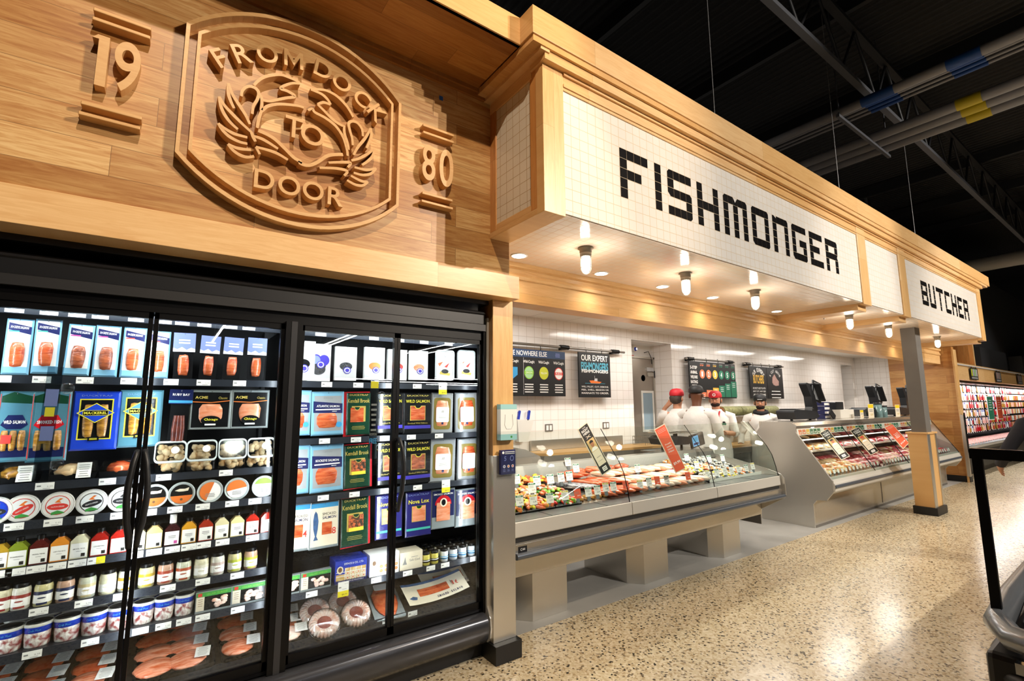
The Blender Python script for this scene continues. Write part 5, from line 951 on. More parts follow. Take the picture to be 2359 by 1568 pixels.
# clear promotional strips stuck to the inside of the glass
glass('strip_film', '#e2ecf2', .9, .05)
def strip(label, x, z0, z1, rot, top):
    t = thing('hanging_strip', label, 'hanging strip', (x, 2.882, (z0+z1)/2)); t.rotation_euler = (0, R(rot), 0); h = (z1-z0)/2; w_ = .026
    b = MB(); b.box(-w_, 0, -h, w_, .0012, h, 'strip_film'); b.build('clear_strip', t)
    for z in (h*.62, -h*.72): c = MB(); c.lathe([(.022, 0), (.024, -.002), (.015, -.006), (.006, -.008)], (w_+.02, .004, z), 'clear_plastic', 18, 'y'); c.build('suction_cup', t)
    l = MB()
    if top: l.box(-w_*.9, -.001, h*.8, w_*.9, -.0005, h*.98, 'yellow_tag')
    if top: l.text('FREE', 0, -h*.55, -.0012, w_*1.7, .03, 'sky_ink', bold=.01); l.text('HORMONE', 0, -h*.38, -.0012, w_*1.7, .016, 'grey_ink'); l.lines(0, h*.4, -.0012, w_*1.4, 6, .03, 'grey_ink', .012)
    else: l.q(-w_*.8, h*.3, w_*.8, h*.6, -.001, 'card_lavender'); l.q(-w_*.6, h*.12, w_*.6, h*.28, -.001, 'yellow_ink'); l.q(-w_*.8, -h*.3, w_*.8, -h*.05, -.001, 'card_lavender')
    l.build('printed_label', t)
strip('clear printed strip hanging inside the far left glass door', -.405, 1.29, 1.78, 1, 0)
strip('clear strip with yellow top and blue FREE, stuck inside the third door', 1.03, 1.29, 1.755, 0, 1)
# glove box and leaflet holder on the column
t = thing('glove_dispenser', 'white and aqua glove dispenser on the wooden column', 'dispenser', (1.892, 2.7385, 1.49)); mat('aqua', '#9fd3d6', .4); mat('box_white', '#eef1ee', .4)
b = MB(); b.box(-.066, -.045, -.118, .066, 0, .118, 'box_white'); b.box(-.0665, -.0455, .085, .0665, .0, .1185, 'aqua'); b.box(-.0665, -.0455, -.1185, .0665, .0, -.08, 'aqua'); b.tube([(-.03, -.046, .05), (-.034, -.046, -.02), (-.02, -.046, -.045), (.02, -.046, -.045), (.034, -.046, -.02), (.03, -.046, .05)], .0016, 'plate_grey', 5)
b.disc(.02, -.098, .008, .008, -.0462, 'green_ink', 12); b.build('box', t); g = MB(); g.box(-.070, -.049, -.122, .070, .0, -.06, 'clear_plastic'); g.build('clear_holder', t)
t = thing('leaflet_holder', 'clear holder of navy leaflets on the steel column guard', 'leaflet holder', (1.897, 2.7375, 1.225))
b = MB(); b.box(-.058, -.03, -.078, .058, -.004, .08, 'navy'); y = -.0306; b.lines(.012, .07, y, .08, 2, .011, 'paper', .004); b.disc(-.042, .064, .009, .009, y, 'paper', 14)
b.text('5', -.026, .025, y, .018, .03, 'card_lavender', bold=.01); b.disc(.028, .025, .016, .018, y, 'card_lavender', 14); b.disc(.028, .025, .011, .013, y-.0004, 'navy', 12)
for k, m in enumerate(('card_lavender', 'orange_ink', 'red_ink')): b.disc(-.034+k*.034, -.026, .010, .010, y, 'paper', 14); b.disc(-.034+k*.034, -.026, .006, .006, y-.0004, m, 12); b.lines(-.034+k*.034, -.045, y, .022, 3, .006, 'card_lavender', .002)
b.build('leaflets', t); g = MB(); g.box(-.062, -.036, -.085, .062, -.0335, .06, 'clear_plastic'); g.box(-.062, -.036, -.087, .062, 0, -.083, 'clear_plastic'); g.build('clear_holder', t)
# ---------------------------------------------------------------- seafood counter
mat('strip_light', '#bdb9b0', .35); mat('deck_steel', '#8b8a88', .35, .9, noise=.1, nscale=20); mat('bumper', '#59606a', .28, .4); mat('dark_slot', '#22201f', .6)
sf = thing('seafood_counter', 'low stainless steel fish counter on three steel pedestals', 'counter', (0, 0, 0))
XA, XB = 1.985, 5.70
b = MB(); b.prism([(2.80, .57), (2.80, .655), (2.815, .665), (2.82, .79), (2.99, .785), (3.6, .94), (3.64, 1.05), (3.75, 1.05), (3.75, .40), (3.05, .40), (3.05, .55)], 'x', XA, XB, 'steel'); b.build('tank', sf, bevel=.002)
b = MB(); b.prism([(3.588, .942), (3.63, 1.054), (3.64, 1.054), (3.60, .938)], 'x', XA, XB, 'steel_dark'); b.build('back_dimming_sheet', sf)  # thin darker sheet added over the tank's back slope to tone down its brightness
b = MB(); b.box(XA-.01, 3.045, .345, XB-.01, 3.05, .56, 'steel'); b.box(XA, 3.05, .345, XB-.02, 3.74, .42, 'steel_dark'); b.box(XB-.02, 3.05, .235, XB-.012, 3.75, .5, 'steel_dark'); b.build('skirt', sf)
for a, c in ((1.99, 3.205), (3.213, 4.438), (4.446, 5.675)): b = MB(); b.prism([(2.795, .705), (2.805, .697), (2.82, .70), (2.82, .80), (2.80, .80)], 'x', a, c, 'strip_light'); b.build('front_strip', sf, bevel=.003)
b = MB(); b.box(XA+.01, 2.812, .66, XB-.03, 2.822, .70, 'dark_slot'); b.build('slot', sf)
b = MB(); b.cyl((XA+.02, 2.775, .585), (XB, 2.775, .585), .021, 'bumper', 18); b.box(XA+.02, 2.785, .57, XB, 2.80, .60, 'bumper'); b.build('bumper_rail', sf)
b = MB(); prof = [(2.765, .775), (2.758, .60), (2.775, .562), (3.05, .40), (3.06, .30), (3.75, .30), (3.75, 1.06), (3.66, 1.06), (3.60, .985), (3.27, .93), (2.94, .862), (2.80, .82)]
b.prism(prof, 'x', XB, XB+.014, 'steel_v'); b.build('end_cap', sf, bevel=.003)
for x0, x1 in ((2.25, 2.70), (3.525, 3.97), (4.795, 5.222)):
    b = MB(); b.prism([(x0, 3.17), (x0+.105, 3.052), (x1, 3.052), (x1, 3.72), (x0, 3.72)], 'z', .002, .35, 'steel_v'); b.build('pedestal', sf, bevel=.002)
b = MB(); b.box(XA+.01, 2.828, .795, XB-.02, 2.995, .80, 'deck_steel')
for x in (2.37, 2.95, 3.55, 4.05, 4.66, 5.2): b.box(x, 2.83, .80, x+.004, 2.99, .8015, 'black_metal')
b.build('front_deck', sf)
gp = [(2.822, .80), (2.84, .90), (2.875, 1.03), (2.93, 1.13), (2.98, 1.19), (3.05, 1.285), (3.13, 1.39)]
for a, c in ((1.99, 3.206), (3.212, 4.439), (4.445, 5.69)):
    b = MB(); b.prism(gp+[(y+.005, z) for y, z in reversed(gp)], 'x', a, c, 'case_glass'); o = b.build('glass_panel', sf)
    e = MB(); e.prism(gp+[(y+.006, z) for y, z in reversed(gp)], 'x', c, c+.005, 'black_metal'); e.build('glass_edge', o)
b = MB(); b.prism([(2.84, .84), (2.94, .865), (3.27, .93), (3.62, .985), (3.6, 1.2), (3.45, 1.33), (3.13, 1.39), (3.05, 1.285), (2.93, 1.13), (2.86, .99)], 'x', 5.692, 5.697, 'case_glass'); b.build('end_glass', sf)
b = MB(); b.prism([(3.03, 1.245), (3.18, 1.40), (3.21, 1.385), (3.06, 1.235)], 'x', 5.66, 5.70, 'white_plastic'); b.build('glass_bracket', sf)
b = MB(); b.q(2.04, .60, 2.115, .64, 2.7985, 'black_base'); b.text('C44', 2.078, .62, 2.798, .04, .016, 'paper'); b.build('number_plate', sf)
def dz(y): return .79+(y-3.0)*.2583
# contents: colourful prepared pieces, salmon and whitefish fillets, shellfish
two('marinated', '#d0471c', '#f0a050', 22, (1, 1, 1), .35, .6, .3, .4, coat=.4); two('pale_fish', '#f2c8a4', '#fdeee0', 10, (1, 1, 4), .35, .65, .3, .3, coat=.4); two('grilled_mix', '#c7521e', '#e8c254', 40, (1, 1, 1), .42, .58, .35, .5, coat=.3)
two('tuna', '#a8283a', '#d8606a', 14, (1, 1, 3), .35, .65, .3, .3, coat=.4); two('pepper_green', '#3c7a24', '#9ac83c', 10, (1, 1, 1), .4, .6, .25, .2); two('clam_shell', '#8a8478', '#efe8da', 30, (1, 1, 3), .35, .6, .4, .5)
two('dark_fish', '#3a3a42', '#a8a4a8', 16, (1, 4, 1), .38, .6, .25, .3, coat=.5); mat('ice', '#c4ccd0', .2, bump=.6, nscale=60); two('oyster', '#5a544c', '#c9c2b2', 26, (1, 1, 1), .4, .6, .4, .6)
two('red_pepper', '#c81c14', '#f04828', 9, (1, 1, 1), .4, .6, .2, .1, coat=.5)
rnd = random.Random(5)
def pile(label, x, y, w, d, mats, n, sz, grp=None, long=1.6):
    t = thing('display_tray', label, 'tray', (x, y, dz(y)+.002)); t.rotation_euler = (R(14.5), 0, 0)
    b = MB(); b.box(-w/2, -d/2, 0, w/2, d/2, .008, 'black_base'); b.box(-w/2, -d/2, .008, w/2, -d/2+.006, .022, 'chrome'); b.build('tray_base', t)
    f = MB()
    for k in range(n):
        u, v = rnd.uniform(-.43, .43)*w, rnd.uniform(-.43, .43)*d
        f.M = Matrix.Translation((u, v, .02+rnd.uniform(0, .022))) @ Euler((rnd.uniform(-.4, .4), rnd.uniform(-.4, .4), rnd.uniform(0, 6.28))).to_matrix().to_4x4()
        f.blob((0, 0, 0), (sz*long*rnd.uniform(.8, 1.2), sz, sz*.75), rnd.choice(mats), 7, 5, .2, 3, k)
    o = f.build('seafood_pieces', t); o['kind'] = 'stuff'
MIX = [('grilled_mix', 'marinated', 'pepper_green'), ('marinated', 'yellow_ink', 'salmon'), ('pepper_green', 'red_pepper', 'pale_fish'), ('shrimp_pink', 'marinated', 'grilled_mix'), ('salmon', 'pepper_green', 'pale_fish')]
NM = ['seafood skewers with peppers', 'orange marinated seafood', 'peppers and pale fish cubes', 'marinated shrimp', 'salmon burgers with herbs']
cell_ = ['next to the column', 'second from the column', 'third from the column']
for r_i in range(3):
    for c_i in range(3):
        q = (r_i*2+c_i) % 5
        pile('tray of %s, %s, %s row' % (NM[q], cell_[c_i], ('front', 'middle', 'back')[r_i]), 2.13+c_i*.285, 3.10+r_i*.195, .275, .185, MIX[q], 60, .017)
def fil(nm, label, x, y, l, w, m, rz, grp, h=.02, z=.012):
    b = MB(); b.blob((0, 0, 0), (l/2, w/2, h), m, 14, 7, .10, 2, rnd.randint(0, 99)); o = b.build(nm, None, (x, y, dz(y)+z)); o.rotation_euler = (R(14.5), 0, rz); tag(o, label, 'fish', grp)
for k in range(6): fil('whole_fish', 'silvery dark whole fish laid diagonally beside the mixed trays', 2.93+.045*k, 3.36-.012*k, .34, .055, 'dark_fish', R(104), 'silvery whole fish side by side', .022)
for k in range(5): fil('fish_portion', 'brown herbed fish portion in front of the dark whole fish', 2.90+.07*k, 3.09, .10, .06, 'smoked_fish', R(70), 'herbed fish portions')
for k in range(12): fil('salmon_fillet', 'long deep orange salmon fillet in the overlapping rows left of the first black frame line', 3.16+.085*(k % 5), 3.13+.20*(k//5), .32, .10, 'salmon', R(114), 'deep orange salmon fillets', .026, .014+.005*(k % 3))
for k in range(34): fil('fish_fillet', 'pale pink fish fillet in the middle rows of the fish counter', 3.60+.098*(k % 11)-.03*(k//11), 3.11+.17*(k//11), .27, .10, 'pale_fish' if k % 3 else 'salmon_pale', R(112), 'pale pink fish fillets', .026, .018+.005*(k % 3))
for k in range(5): fil('tuna_steak', 'dark red tuna steak behind the orange sign', 4.30+.06*k, 3.30+.012*k, .17, .06, 'tuna', R(112), 'red tuna steaks', .02)
for k in range(4): fil('fish_fillet', 'orange salmon fillet resting along the back edge of the fish counter', 3.35+.21*k, 3.60, .26, .10, 'salmon', R(10), 'orange fillets along the back edge', .03)
SN = [('oysters on ice', ('oyster', 'oyster', 'clam_shell', 'ice'), .014), ('clams and lemons on ice', ('clam_shell', 'smoked_fish', 'yellow_ink', 'clam_shell', 'ice'), .014), ('crab pieces on ice', ('marinated', 'ice', 'pale_fish', 'smoked_fish'), .013), ('mussels on ice', ('black_base', 'clam_shell', 'oyster', 'ice'), .013)]
for r_i in range(3):
    for c_i in range(3):
        q = (r_i+c_i) % 4; x = 4.80+c_i*.29-.03*r_i
        if c_i*.29 < .9: pile('tray of %s, %s row, %s from the right end' % (SN[q][0], ('front', 'middle', 'back')[r_i], ('third', 'second', 'first')[c_i]), x, 3.10+r_i*.195, .28, .185, SN[q][1], 120, SN[q][2], None, 1.6)
b = MB(); b.box(4.64, 3.0, .80, 5.67, 3.005, .83, 'white_plastic'); o = b.build('ice_rail', sf)
# price cards
mat('card_green', '#2e7a5c', .5); mat('card_yellow', '#e8cf1e', .5); mat('card_red', '#f0603c', .5); mat('clip', '#6f777c', .4)
def card(name, label, x, y, z, k, s=1, grp=None):
    t = thing(name, label, 'price card', (x, y, z)); t['group'] = grp; t.rotation_euler = (R(-12), 0, R(-6)); w_, h_ = .068*s, .075*s
    b = MB(); b.box(-w_/2, 0, -h_/2, w_/2, .0015, h_/2, 'card_red' if k == 'r' else 'paper')
    if k in 'gy': b.q(-w_*.46, h_*.30, w_*.46, h_*.46, -.0006, 'card_green' if k == 'g' else 'card_yellow')
    if k in 'gy': b.lines(-w_*.02, h_*.42, -.001, w_*.7, 1, .01, 'paper', .004)
    b.lines(-w_*.1, h_*.18, -.0006, w_*.6, 2, .010*s, 'grey_ink', .003); b.text('$9.99' if k == 'r' else '12.99', w_*.14, -h_*.22, -.0006, w_*.42, h_*.16, 'paper' if k == 'r' else 'ink', bold=.01, res=1); b.build('card', t)
    c = MB(); c.box(-w_*.22, .002, -h_*.95, w_*.22, .012, -h_*.30, 'clip'); c.build('clip', t)
FT = [(2.216, 0.895, 'g'), (2.347, 0.887, 'y'), (2.511, 0.88, 'g'), (2.668, 0.885, 'y'), (2.806, 0.882, 'r'), (2.929, 0.883, 'g'), (3.033, 0.889, 'g'), (3.136, 0.903, 'y'), (3.231, 0.899, 'g'), (3.389, 0.891, 'r'), (3.578, 0.883, 'y'), (3.706, 0.892, 'g'), (3.825, 0.892, 'r'), (3.965, 0.89, 'g'), (4.301, 0.894, 'r'), (4.634, 0.889, 'y'), (4.805, 0.887, 'g'), (4.96, 0.886, 'w'), (5.086, 0.882, 'w'), (5.228, 0.89, 'y'), (5.387, 0.89, 'g'), (5.526, 0.899, 'y')]
BT = [(2.445, 3.375, 0.99, 'g'), (2.605, 3.3, 0.97, 'g'), (2.468, 3.189, 0.94, 'g'), (2.756, 3.303, 0.971, 'g'), (2.885, 3.312, 0.973, 'g'), (2.986, 3.316, 0.974, 'g'), (3.238, 3.612, 1.053, 'g'), (3.208, 3.465, 1.014, 'g'), (3.891, 3.306, 0.972, 'g'), (4.888, 3.434, 1.006, 'g'), (4.76, 3.224, 0.95, 'y'), (5.157, 3.327, 0.977, 'g'), (5.416, 3.317, 0.974, 'g')]
hd = {'g': 'green topped', 'y': 'yellow topped', 'r': 'red', 'w': 'plain white'}; cc = {}
for x, z, k in FT: cc[k] = cc.get(k, 0)+1; card('price_card', '%s price card, %s of its colour from the left, front row of fish counter' % (hd[k], ORD[cc[k]-1]), x, 3.02, z, k)
for i, (x, y, z, k) in enumerate(BT): card('price_card', '%s price card standing among the fish, %s from left in the rear rows' % (hd[k], ORD[i]), x, y, z, k, 1.05)
# slanted signs clipped to the counter glass
two('portrait', '#7a4630', '#e0c8a8', 3); mat('sign_cream', '#eadfc8', .5); mat('sign_black', '#17130f', .5); mat('face_tone', '#b5764e', .6)
def leaning_sign(name, label, c, kind, price=None, cap=None):
    """c = four corners tl, tr, br, bl in the glass plane"""
    t = thing(name, label, 'sign', c[3]); tl, tr, br, bl = [Vector(q)-Vector(c[3]) for q in c]
    n = (br-bl).cross(tl-bl).normalized(); n = n if n.y < 0 else -n
    def M_(u, v, e=.003): return tuple(bl*(1-u)*(1-v)+br*u*(1-v)+tl*(1-u)*v+tr*u*v+n*e)
    def quad(b, u0, v0, u1, v1, m, e): b.add([M_(u0, v0, e), M_(u1, v0, e), M_(u1, v1, e), M_(u0, v1, e)], [(0, 1, 2, 3)], m)
    def txt(b, s_, u, v, w_, h_, m, e, bold=.01):
        vs, fs, W_, H_ = glyphs(s_, bold, 2); b.add([M_(u+a*w_, v+c_*h_, e) for a, c_ in vs], fs, m)
    b = MB(); b.add([M_(u, v, e) for e in (0, .004) for u, v in ((0, 0), (1, 0), (1, 1), (0, 1))], [(0, 1, 2, 3), (4, 5, 6, 7), (0, 1, 5, 4), (1, 2, 6, 5), (2, 3, 7, 6), (3, 0, 4, 7)], 'sign_cream')
    if kind == 'red':
        quad(b, .05, .02, .95, .98, 'card_red', .005); b.build('board', t); p = MB()
        for i, s_ in enumerate(('Fresh', 'Atlantic', 'Salmon', 'Fillet')): txt(p, s_, .5, .60-.055*i, .5, .034, 'paper', .006)
        for i in range(3): txt(p, '------', .5, .93-.03*i, .7, .004, 'paper', .006)
        txt(p, price, .5, .18, .66, .06, 'paper', .006, .02); p.build('lettering', t)
    else:
        quad(b, .05, .02, .95, .98, 'sign_black', .005); b.build('board', t); p = MB()
        txt(p, 'YOUR', .5, .945, .34, .02, 'paper', .006); txt(p, 'RIGHT', .5, .895, .66, .048, 'paper', .006, .02); txt(p, 'HERE', .5, .835, .62, .045, 'paper', .006, .02); txt(p, 'X', .5, .755, .5, .05, 'sign_cream', .006); p.build('lettering', t)
        q = MB(); quad(q, .14, .46, .86, .70, mat('photo_bg', '#d8b87a', .6), .006); quad(q, .14, .17, .86, .46, 'sign_cream', .006)
        def el(u, v, ru, rv, m, e, a0=0, a1=360): q.add([M_(u+ru*math.cos(R(a0+(a1-a0)*i/14)), v+rv*math.sin(R(a0+(a1-a0)*i/14)), e) for i in range(14 if a1-a0 == 360 else 15)], [tuple(range(14 if a1-a0 == 360 else 15))], m)
        el(.5, .47, .30, .07, 'paper', .0064, 0, 180); el(.5, .60, .17, .065, 'face_tone', .007); el(.5, .625, .19, .05, cap or 'ink', .0075, 0, 180); txt(q, '~~~~', .5, .33, .4, .014, 'grey_ink', .007); quad(q, .3, .25, .7, .256, 'grey_ink', .007); q.build('portrait_card', t)
        l = MB(); quad(l, .30, .05, .70, .13, 'paper', .006); quad(l, .36, .07, .64, .08, 'sign_black', .007); quad(l, .36, .10, .64, .11, 'sign_black', .007); l.build('logo', t)
leaning_sign('counter_sign', 'black slanted sign with a portrait leaning over the fish counter', [(2.905, 3.113, 1.392), (3.046, 3.142, 1.45), (3.13, 2.942, 1.056), (2.991, 2.922, 1.016)], 'black')
leaning_sign('counter_sign', 'orange red slanted sign priced $9.99 over the fish counter', [(3.9, 3.096, 1.359), (4.103, 3.123, 1.411), (4.11, 2.908, .989), (3.935, 2.894, .962)], 'red', '$9.99')
# ---------------------------------------------------------------- meat counter
mc = thing('meat_counter', 'tall stainless steel butcher counter with slanted glass front', 'counter', (0, 0, 0)); XM, XN = 6.99, 12.78
b = MB(); ep = [(3.045, .002), (3.73, .002), (3.73, .9), (3.735, 1.19), (3.66, 1.30), (3.645, 1.35), (3.25, 1.355), (3.20, 1.32), (3.19, 1.285), (3.192, 1.22), (3.06, 1.02), (2.795, .622), (2.788, .49), (2.88, .37), (3.0, .36), (3.045, .30)]
b.prism(ep, 'x', XM, XM+.03, 'steel_v'); b.build('end_panel', mc, bevel=.002)
b = MB(); b.prism(ep, 'x', XN, XN+.03, 'steel_v'); b.build('end_panel', mc, bevel=.002)
b = MB(); b.box(XM+.03, 3.045, .002, XN, 3.07, .45, 'steel'); b.box(9.35, 3.04, .05, 9.36, 3.05, .40, 'steel_dark'); b.box(XM+.03, 3.04, .002, XN, 3.045, .03, 'steel_dark')
b.prism([(3.05, .36), (2.83, .46), (2.83, .50), (3.05, .48)], 'x', XM+.03, XN, 'steel'); b.build('base_front', mc)
b = MB(); b.prism([(2.82, .46), (2.785, .49), (2.775, .54), (2.785, .585), (2.80, .60), (2.83, .66), (2.86, .655), (2.85, .46)], 'x', XM+.03, XN, 'strip_light', False); b.prism([(2.775, .525), (2.765, .54), (2.768, .56), (2.778, .57)], 'x', XM+.03, XN, 'bumper'); b.build('front_bumper', mc)
b = MB(); b.prism([(3.19, 1.275), (3.192, 1.30), (3.22, 1.345), (3.27, 1.352), (3.70, 1.352), (3.70, 1.33), (3.28, 1.325), (3.235, 1.27)], 'x', XM+.03, XN, 'steel_bright', False); b.build('canopy', mc)
b = MB(); b.prism([(3.185, 1.26), (3.175, 1.175), (3.185, 1.172), (3.20, 1.26)], 'x', XM+.03, XN, 'white'); o = b.build('ticket_rail', mc)
seq = ['card_red', 'card_red', 'card_yellow', 'card_green', 'card_green', 'card_green']; mat('card_orange', '#f2875c', .5); mat('card_amber', '#f2c04c', .5)
b = MB(); seq = ['card_orange', 'card_orange', 'card_amber', 'card_green', 'card_green', 'card_green', None]; k = 0; x = XM+.06
while x < XN-.1:
    m = seq[k % 7]
    if m: b.add([(x, 3.1755, 1.185), (x+.095, 3.1755, 1.185), (x+.095, 3.183, 1.25), (x, 3.183, 1.25)], [(0, 1, 2, 3)], m); b.add([(x+.02, 3.1765, 1.20), (x+.075, 3.1765, 1.20), (x+.075, 3.1775, 1.212), (x+.02, 3.1775, 1.212)], [(0, 1, 2, 3)], 'paper')
    x += .113; k += 1
b.build('rating_tickets', mc)
b = MB(); b.box(XM+.03, 3.66, .3, XN, 3.70, 1.33, 'steel_bright'); b.prism([(2.87, .62), (2.87, .64), (3.66, .80), (3.66, .78)], 'x', XM+.03, XN, 'steel_bright'); b.build('inner_well', mc)
b = MB(); b.box(XM+.03, 3.24, .925, XN, 3.64, .935, 'steel_bright'); b.box(XM+.03, 3.232, .918, XN, 3.242, .945, 'white'); b.build('glass_shelf', mc)
b = MB(); b.box(XM+.03, 3.34, 1.08, XN, 3.64, 1.088, 'steel_bright'); b.box(XM+.03, 3.332, 1.075, XN, 3.342, 1.092, 'white'); b.build('glass_shelf', mc)
for i in range(4):
    x0 = XM+.035+i*(XN-XM-.03)/4; x1 = x0+(XN-XM-.03)/4-.006; b = MB(); b.prism([(2.80, .64), (2.805, .636), (3.195, 1.27), (3.19, 1.273)], 'x', x0, x1, 'case_glass'); b.build('glass_panel', mc)
    b = MB(); b.prism([(2.799, .64), (2.808, .634), (3.198, 1.268), (3.189, 1.274)], 'x', x1, x1+.006, 'dark_grey'); b.build('glass_edge', mc)
def mz(y): return .64+(y-2.87)*.2025
two('beef', '#a01c26', '#e0606a', 9, (1, 1, 1), .35, .62, .3, .3, coat=.5); two('pork', '#e89a94', '#f8d4cc', 9, (1, 1, 1), .35, .62, .3, .3, coat=.4); two('poultry', '#f0c084', '#fbe6c4', 9, (1, 1, 1), .35, .62, .3, .3, coat=.4)
two('seasoned', '#c05a24', '#f0b860', 30, (1, 1, 1), .38, .62, .35, .4, coat=.3)
MN = {'beef': 'dark red beef cut', 'pork': 'pale pink pork cut', 'poultry': 'creamy poultry piece', 'seasoned': 'orange seasoned meat piece'}
def meat(k, x, y, z, sx, sy, h, place): b = MB(); b.blob((0, 0, 0), (sx, sy, h), k, 12, 7, .16, 2.2, rnd.randint(0, 99)); o = b.build('meat_cut', None, (x, y, z)); o.rotation_euler = (R(11), 0, rnd.uniform(-.5, .5)); tag(o, '%s %s of the butcher counter' % (MN[k], place), 'meat', '%ss %s' % (MN[k], place))
for i in range(46):
    x = 7.12+i*.12; zone = 0 if x < 8.4 else 1
    for j in range(4):
        k = rnd.choice(['poultry', 'seasoned', 'poultry'] if zone == 0 and j < 3 else (['pork', 'beef', 'beef'] if x < 9.6 else ['beef', 'pork', 'beef', 'poultry']))
        if x > 9.2 and x < 9.3: continue
        y = 2.99+j*.135; meat(k, x+rnd.uniform(-.03, .03), y, mz(y)+.035, .062, .07, .034, 'on the bottom deck')
    if i % 2 == 0: meat(rnd.choice(['beef', 'pork'] if x > 8.6 else ['poultry', 'seasoned']), x, 3.40, .968, .11, .13, .035, 'on the lower shelf')
    if i % 3 == 0: meat(rnd.choice(['beef', 'pork'] if x > 8.6 else ['poultry', 'seasoned']), x, 3.50, 1.115, .12, .10, .03, 'on the upper shelf')
for i in range(44):
    x = 7.14+i*.128; k = 'y' if i % 5 == 4 or (i < 6 and i % 2) else 'g'
    if rnd.random() < .9: b = MB(); b.box(-.024, 0, -.03, .024, .002, .03, 'paper'); b.q(-.022, .018, .022, .028, -.0005, 'card_yellow' if k == 'y' else 'card_green' if 0 else 'clip'); b.box(-.01, .002, -.05, .01, .008, -.02, 'clip'); o = b.build('price_card', None, (x, 2.925, .70), (R(-14), 0, R(-8))); tag(o, 'small white price card in the front row of the butcher counter', 'price card', 'front price cards of the butcher counter')
for i in range(16): x = 7.3+i*.34; b = MB(); b.box(-.026, 0, -.03, .026, .002, .03, 'paper'); b.box(-.01, .002, -.05, .01, .008, -.02, 'clip'); o = b.build('price_card', None, (x, 3.26, .985), (R(-14), 0, 0)); tag(o, 'white price card on the shelf inside the butcher counter', 'price card', 'shelf price cards of the butcher counter')
leaning_sign('counter_sign', 'black slanted portrait sign on butcher glass, nearest the end panel', [(7.594, 3.149, 1.19), (7.945, 3.179, 1.235), (7.974, 2.935, .857), (7.627, 2.916, .828)], 'black', cap='dark_grey')
leaning_sign('counter_sign', 'black slanted portrait sign on butcher glass, left of the red sign', [(8.636, 3.146, 1.184), (9.066, 3.176, 1.231), (9.083, 2.939, .863), (8.672, 2.916, .827)], 'black', cap='red_ink')
leaning_sign('counter_sign', 'red slanted sign priced $12.99 on the butcher glass beside the pillar', [(10.073, 3.148, 1.187), (10.577, 3.18, 1.237), (10.594, 2.972, .914), (10.098, 2.924, .841)], 'red', '$12.99')
# ---------------------------------------------------------------- service area
def recess_door(name, label, d, hy):
    t = thing(name, label, 'door', (0, 0, 0)); y = YW+.36; x0, x1, _ = d; z1 = hy
    b = MB(); b.box(x0+.06, y, .01, x1-.04, y+.05, z1, 'door_steel'); b.build('door_leaf', t, bevel=.003); return t, y, x0, x1, z1
steel('door_steel', '#a8a096', .3, (1, 1, 12)); mat('door_frame_grey', '#b9b4aa', .4, .5); mat('window_dim', '#8fa6b4', .1)
t = thing('cooler_door', 'stainless steel cooler door with a small window in the tiled wall recess', 'door', (5.96, 5.05, 0))
b = MB(); b.box(-.37, .0, .01, .44, .05, 2.33, 'door_steel'); b.build('door_leaf', t, bevel=.004)
b = MB(); ring(b, [(.13, 1.18), (.56-.13, 1.18), (.43, 1.82), (.13, 1.82)], [(.165, 1.215), (.395, 1.215), (.395, 1.785), (.165, 1.785)], -.012, 0, 'white_plastic'); o = b.build('window_frame', t)
b = MB(); b.box(.165, -.004, 1.215, .395, .0, 1.785, 'window_dim'); b.build('window_pane', o)
b = MB(); b.box(-.40, -.02, .01, -.37, .05, 2.36, 'door_frame_grey'); b.box(.44, -.02, .01, .47, .05, 2.36, 'door_frame_grey'); b.box(-.40, -.02, 2.33, .47, .05, 2.36, 'door_frame_grey'); b.build('door_frame', t)
b = MB(); b.box(-.30, -.05, .96, -.16, -.03, 1.06, 'chrome'); b.box(-.27, -.03, .99, -.22, .0, 1.03, 'chrome'); b.cyl((-.22, -.05, 1.01), (.0, -.06, 1.0), .012, 'chrome', 10); b.build('latch_handle', t)
for z in (2.05, .5): b = MB(); b.box(.30, -.02, z, .47, -.001, z+.06, 'door_frame_grey'); b.cyl((.455, -.02, z-.02), (.455, -.02, z+.09), .013, 'dark_grey', 8); b.build('hinge', t)
b = MB(); b.lathe([(.05, 0), (.05, -.006), (.001, -.006)], (.20, 0, 2.02), 'paper', 20, 'y'); b.lathe([(.030, -.007), (.001, -.007)], (.20, 0, 2.02), 'plate_grey', 16, 'y'); b.build('round_sticker', t)
t = thing('cooler_door', 'grey door with dark frame in the far tiled recess', 'door', (13.05, 5.05, 0)); b = MB(); b.box(-.26, 0, .01, .26, .05, 1.98, 'door_frame_grey'); b.build('door_leaf', t)
b = MB(); b.box(-.29, -.02, .01, -.26, .05, 2.02, 'black_metal'); b.box(.26, -.02, .01, .29, .05, 2.02, 'black_metal'); b.box(-.29, -.02, 1.98, .29, .05, 2.02, 'black_metal'); b.build('door_frame', t)
b = MB(); ring(b, rrect(-.2, .3, .14, 1.65, .05), rrect(-.16, .34, .10, 1.61, .04), -.01, 0, 'black_metal'); b.build('panel_frame', t)
def alarm(x, y, z, lab, s=1):
    t = thing('alarm_beacon', lab+' door alarm with a blue lens above a red notice', 'alarm', (x, y, z))
    b = MB(); b.cyl((0, 0, 0), (0, -.06, 0), .038, 'white', 16); b.box(-.05, 0, -.05, .05, .006, .05, 'white'); b.build('alarm_body', t); b = MB(); b.cyl((0, -.06, 0), (0, -.085, 0), .034, 'blue_deep', 16, r2=.02); b.build('blue_lens', t)
    b = MB(); b.box(-.08, -.004, -.20, .02, .0, -.09, 'red_ink'); b.lines(-.03, -.11, -.0048, .07, 4, .02, 'paper', .006); b.build('notice', t)
    b = MB(); b.tube([(-.02, .0, .05), (-.03, -.01, .12), (-.025, -.006, .22)], .004, 'plate_grey', 6); b.build('conduit', t)
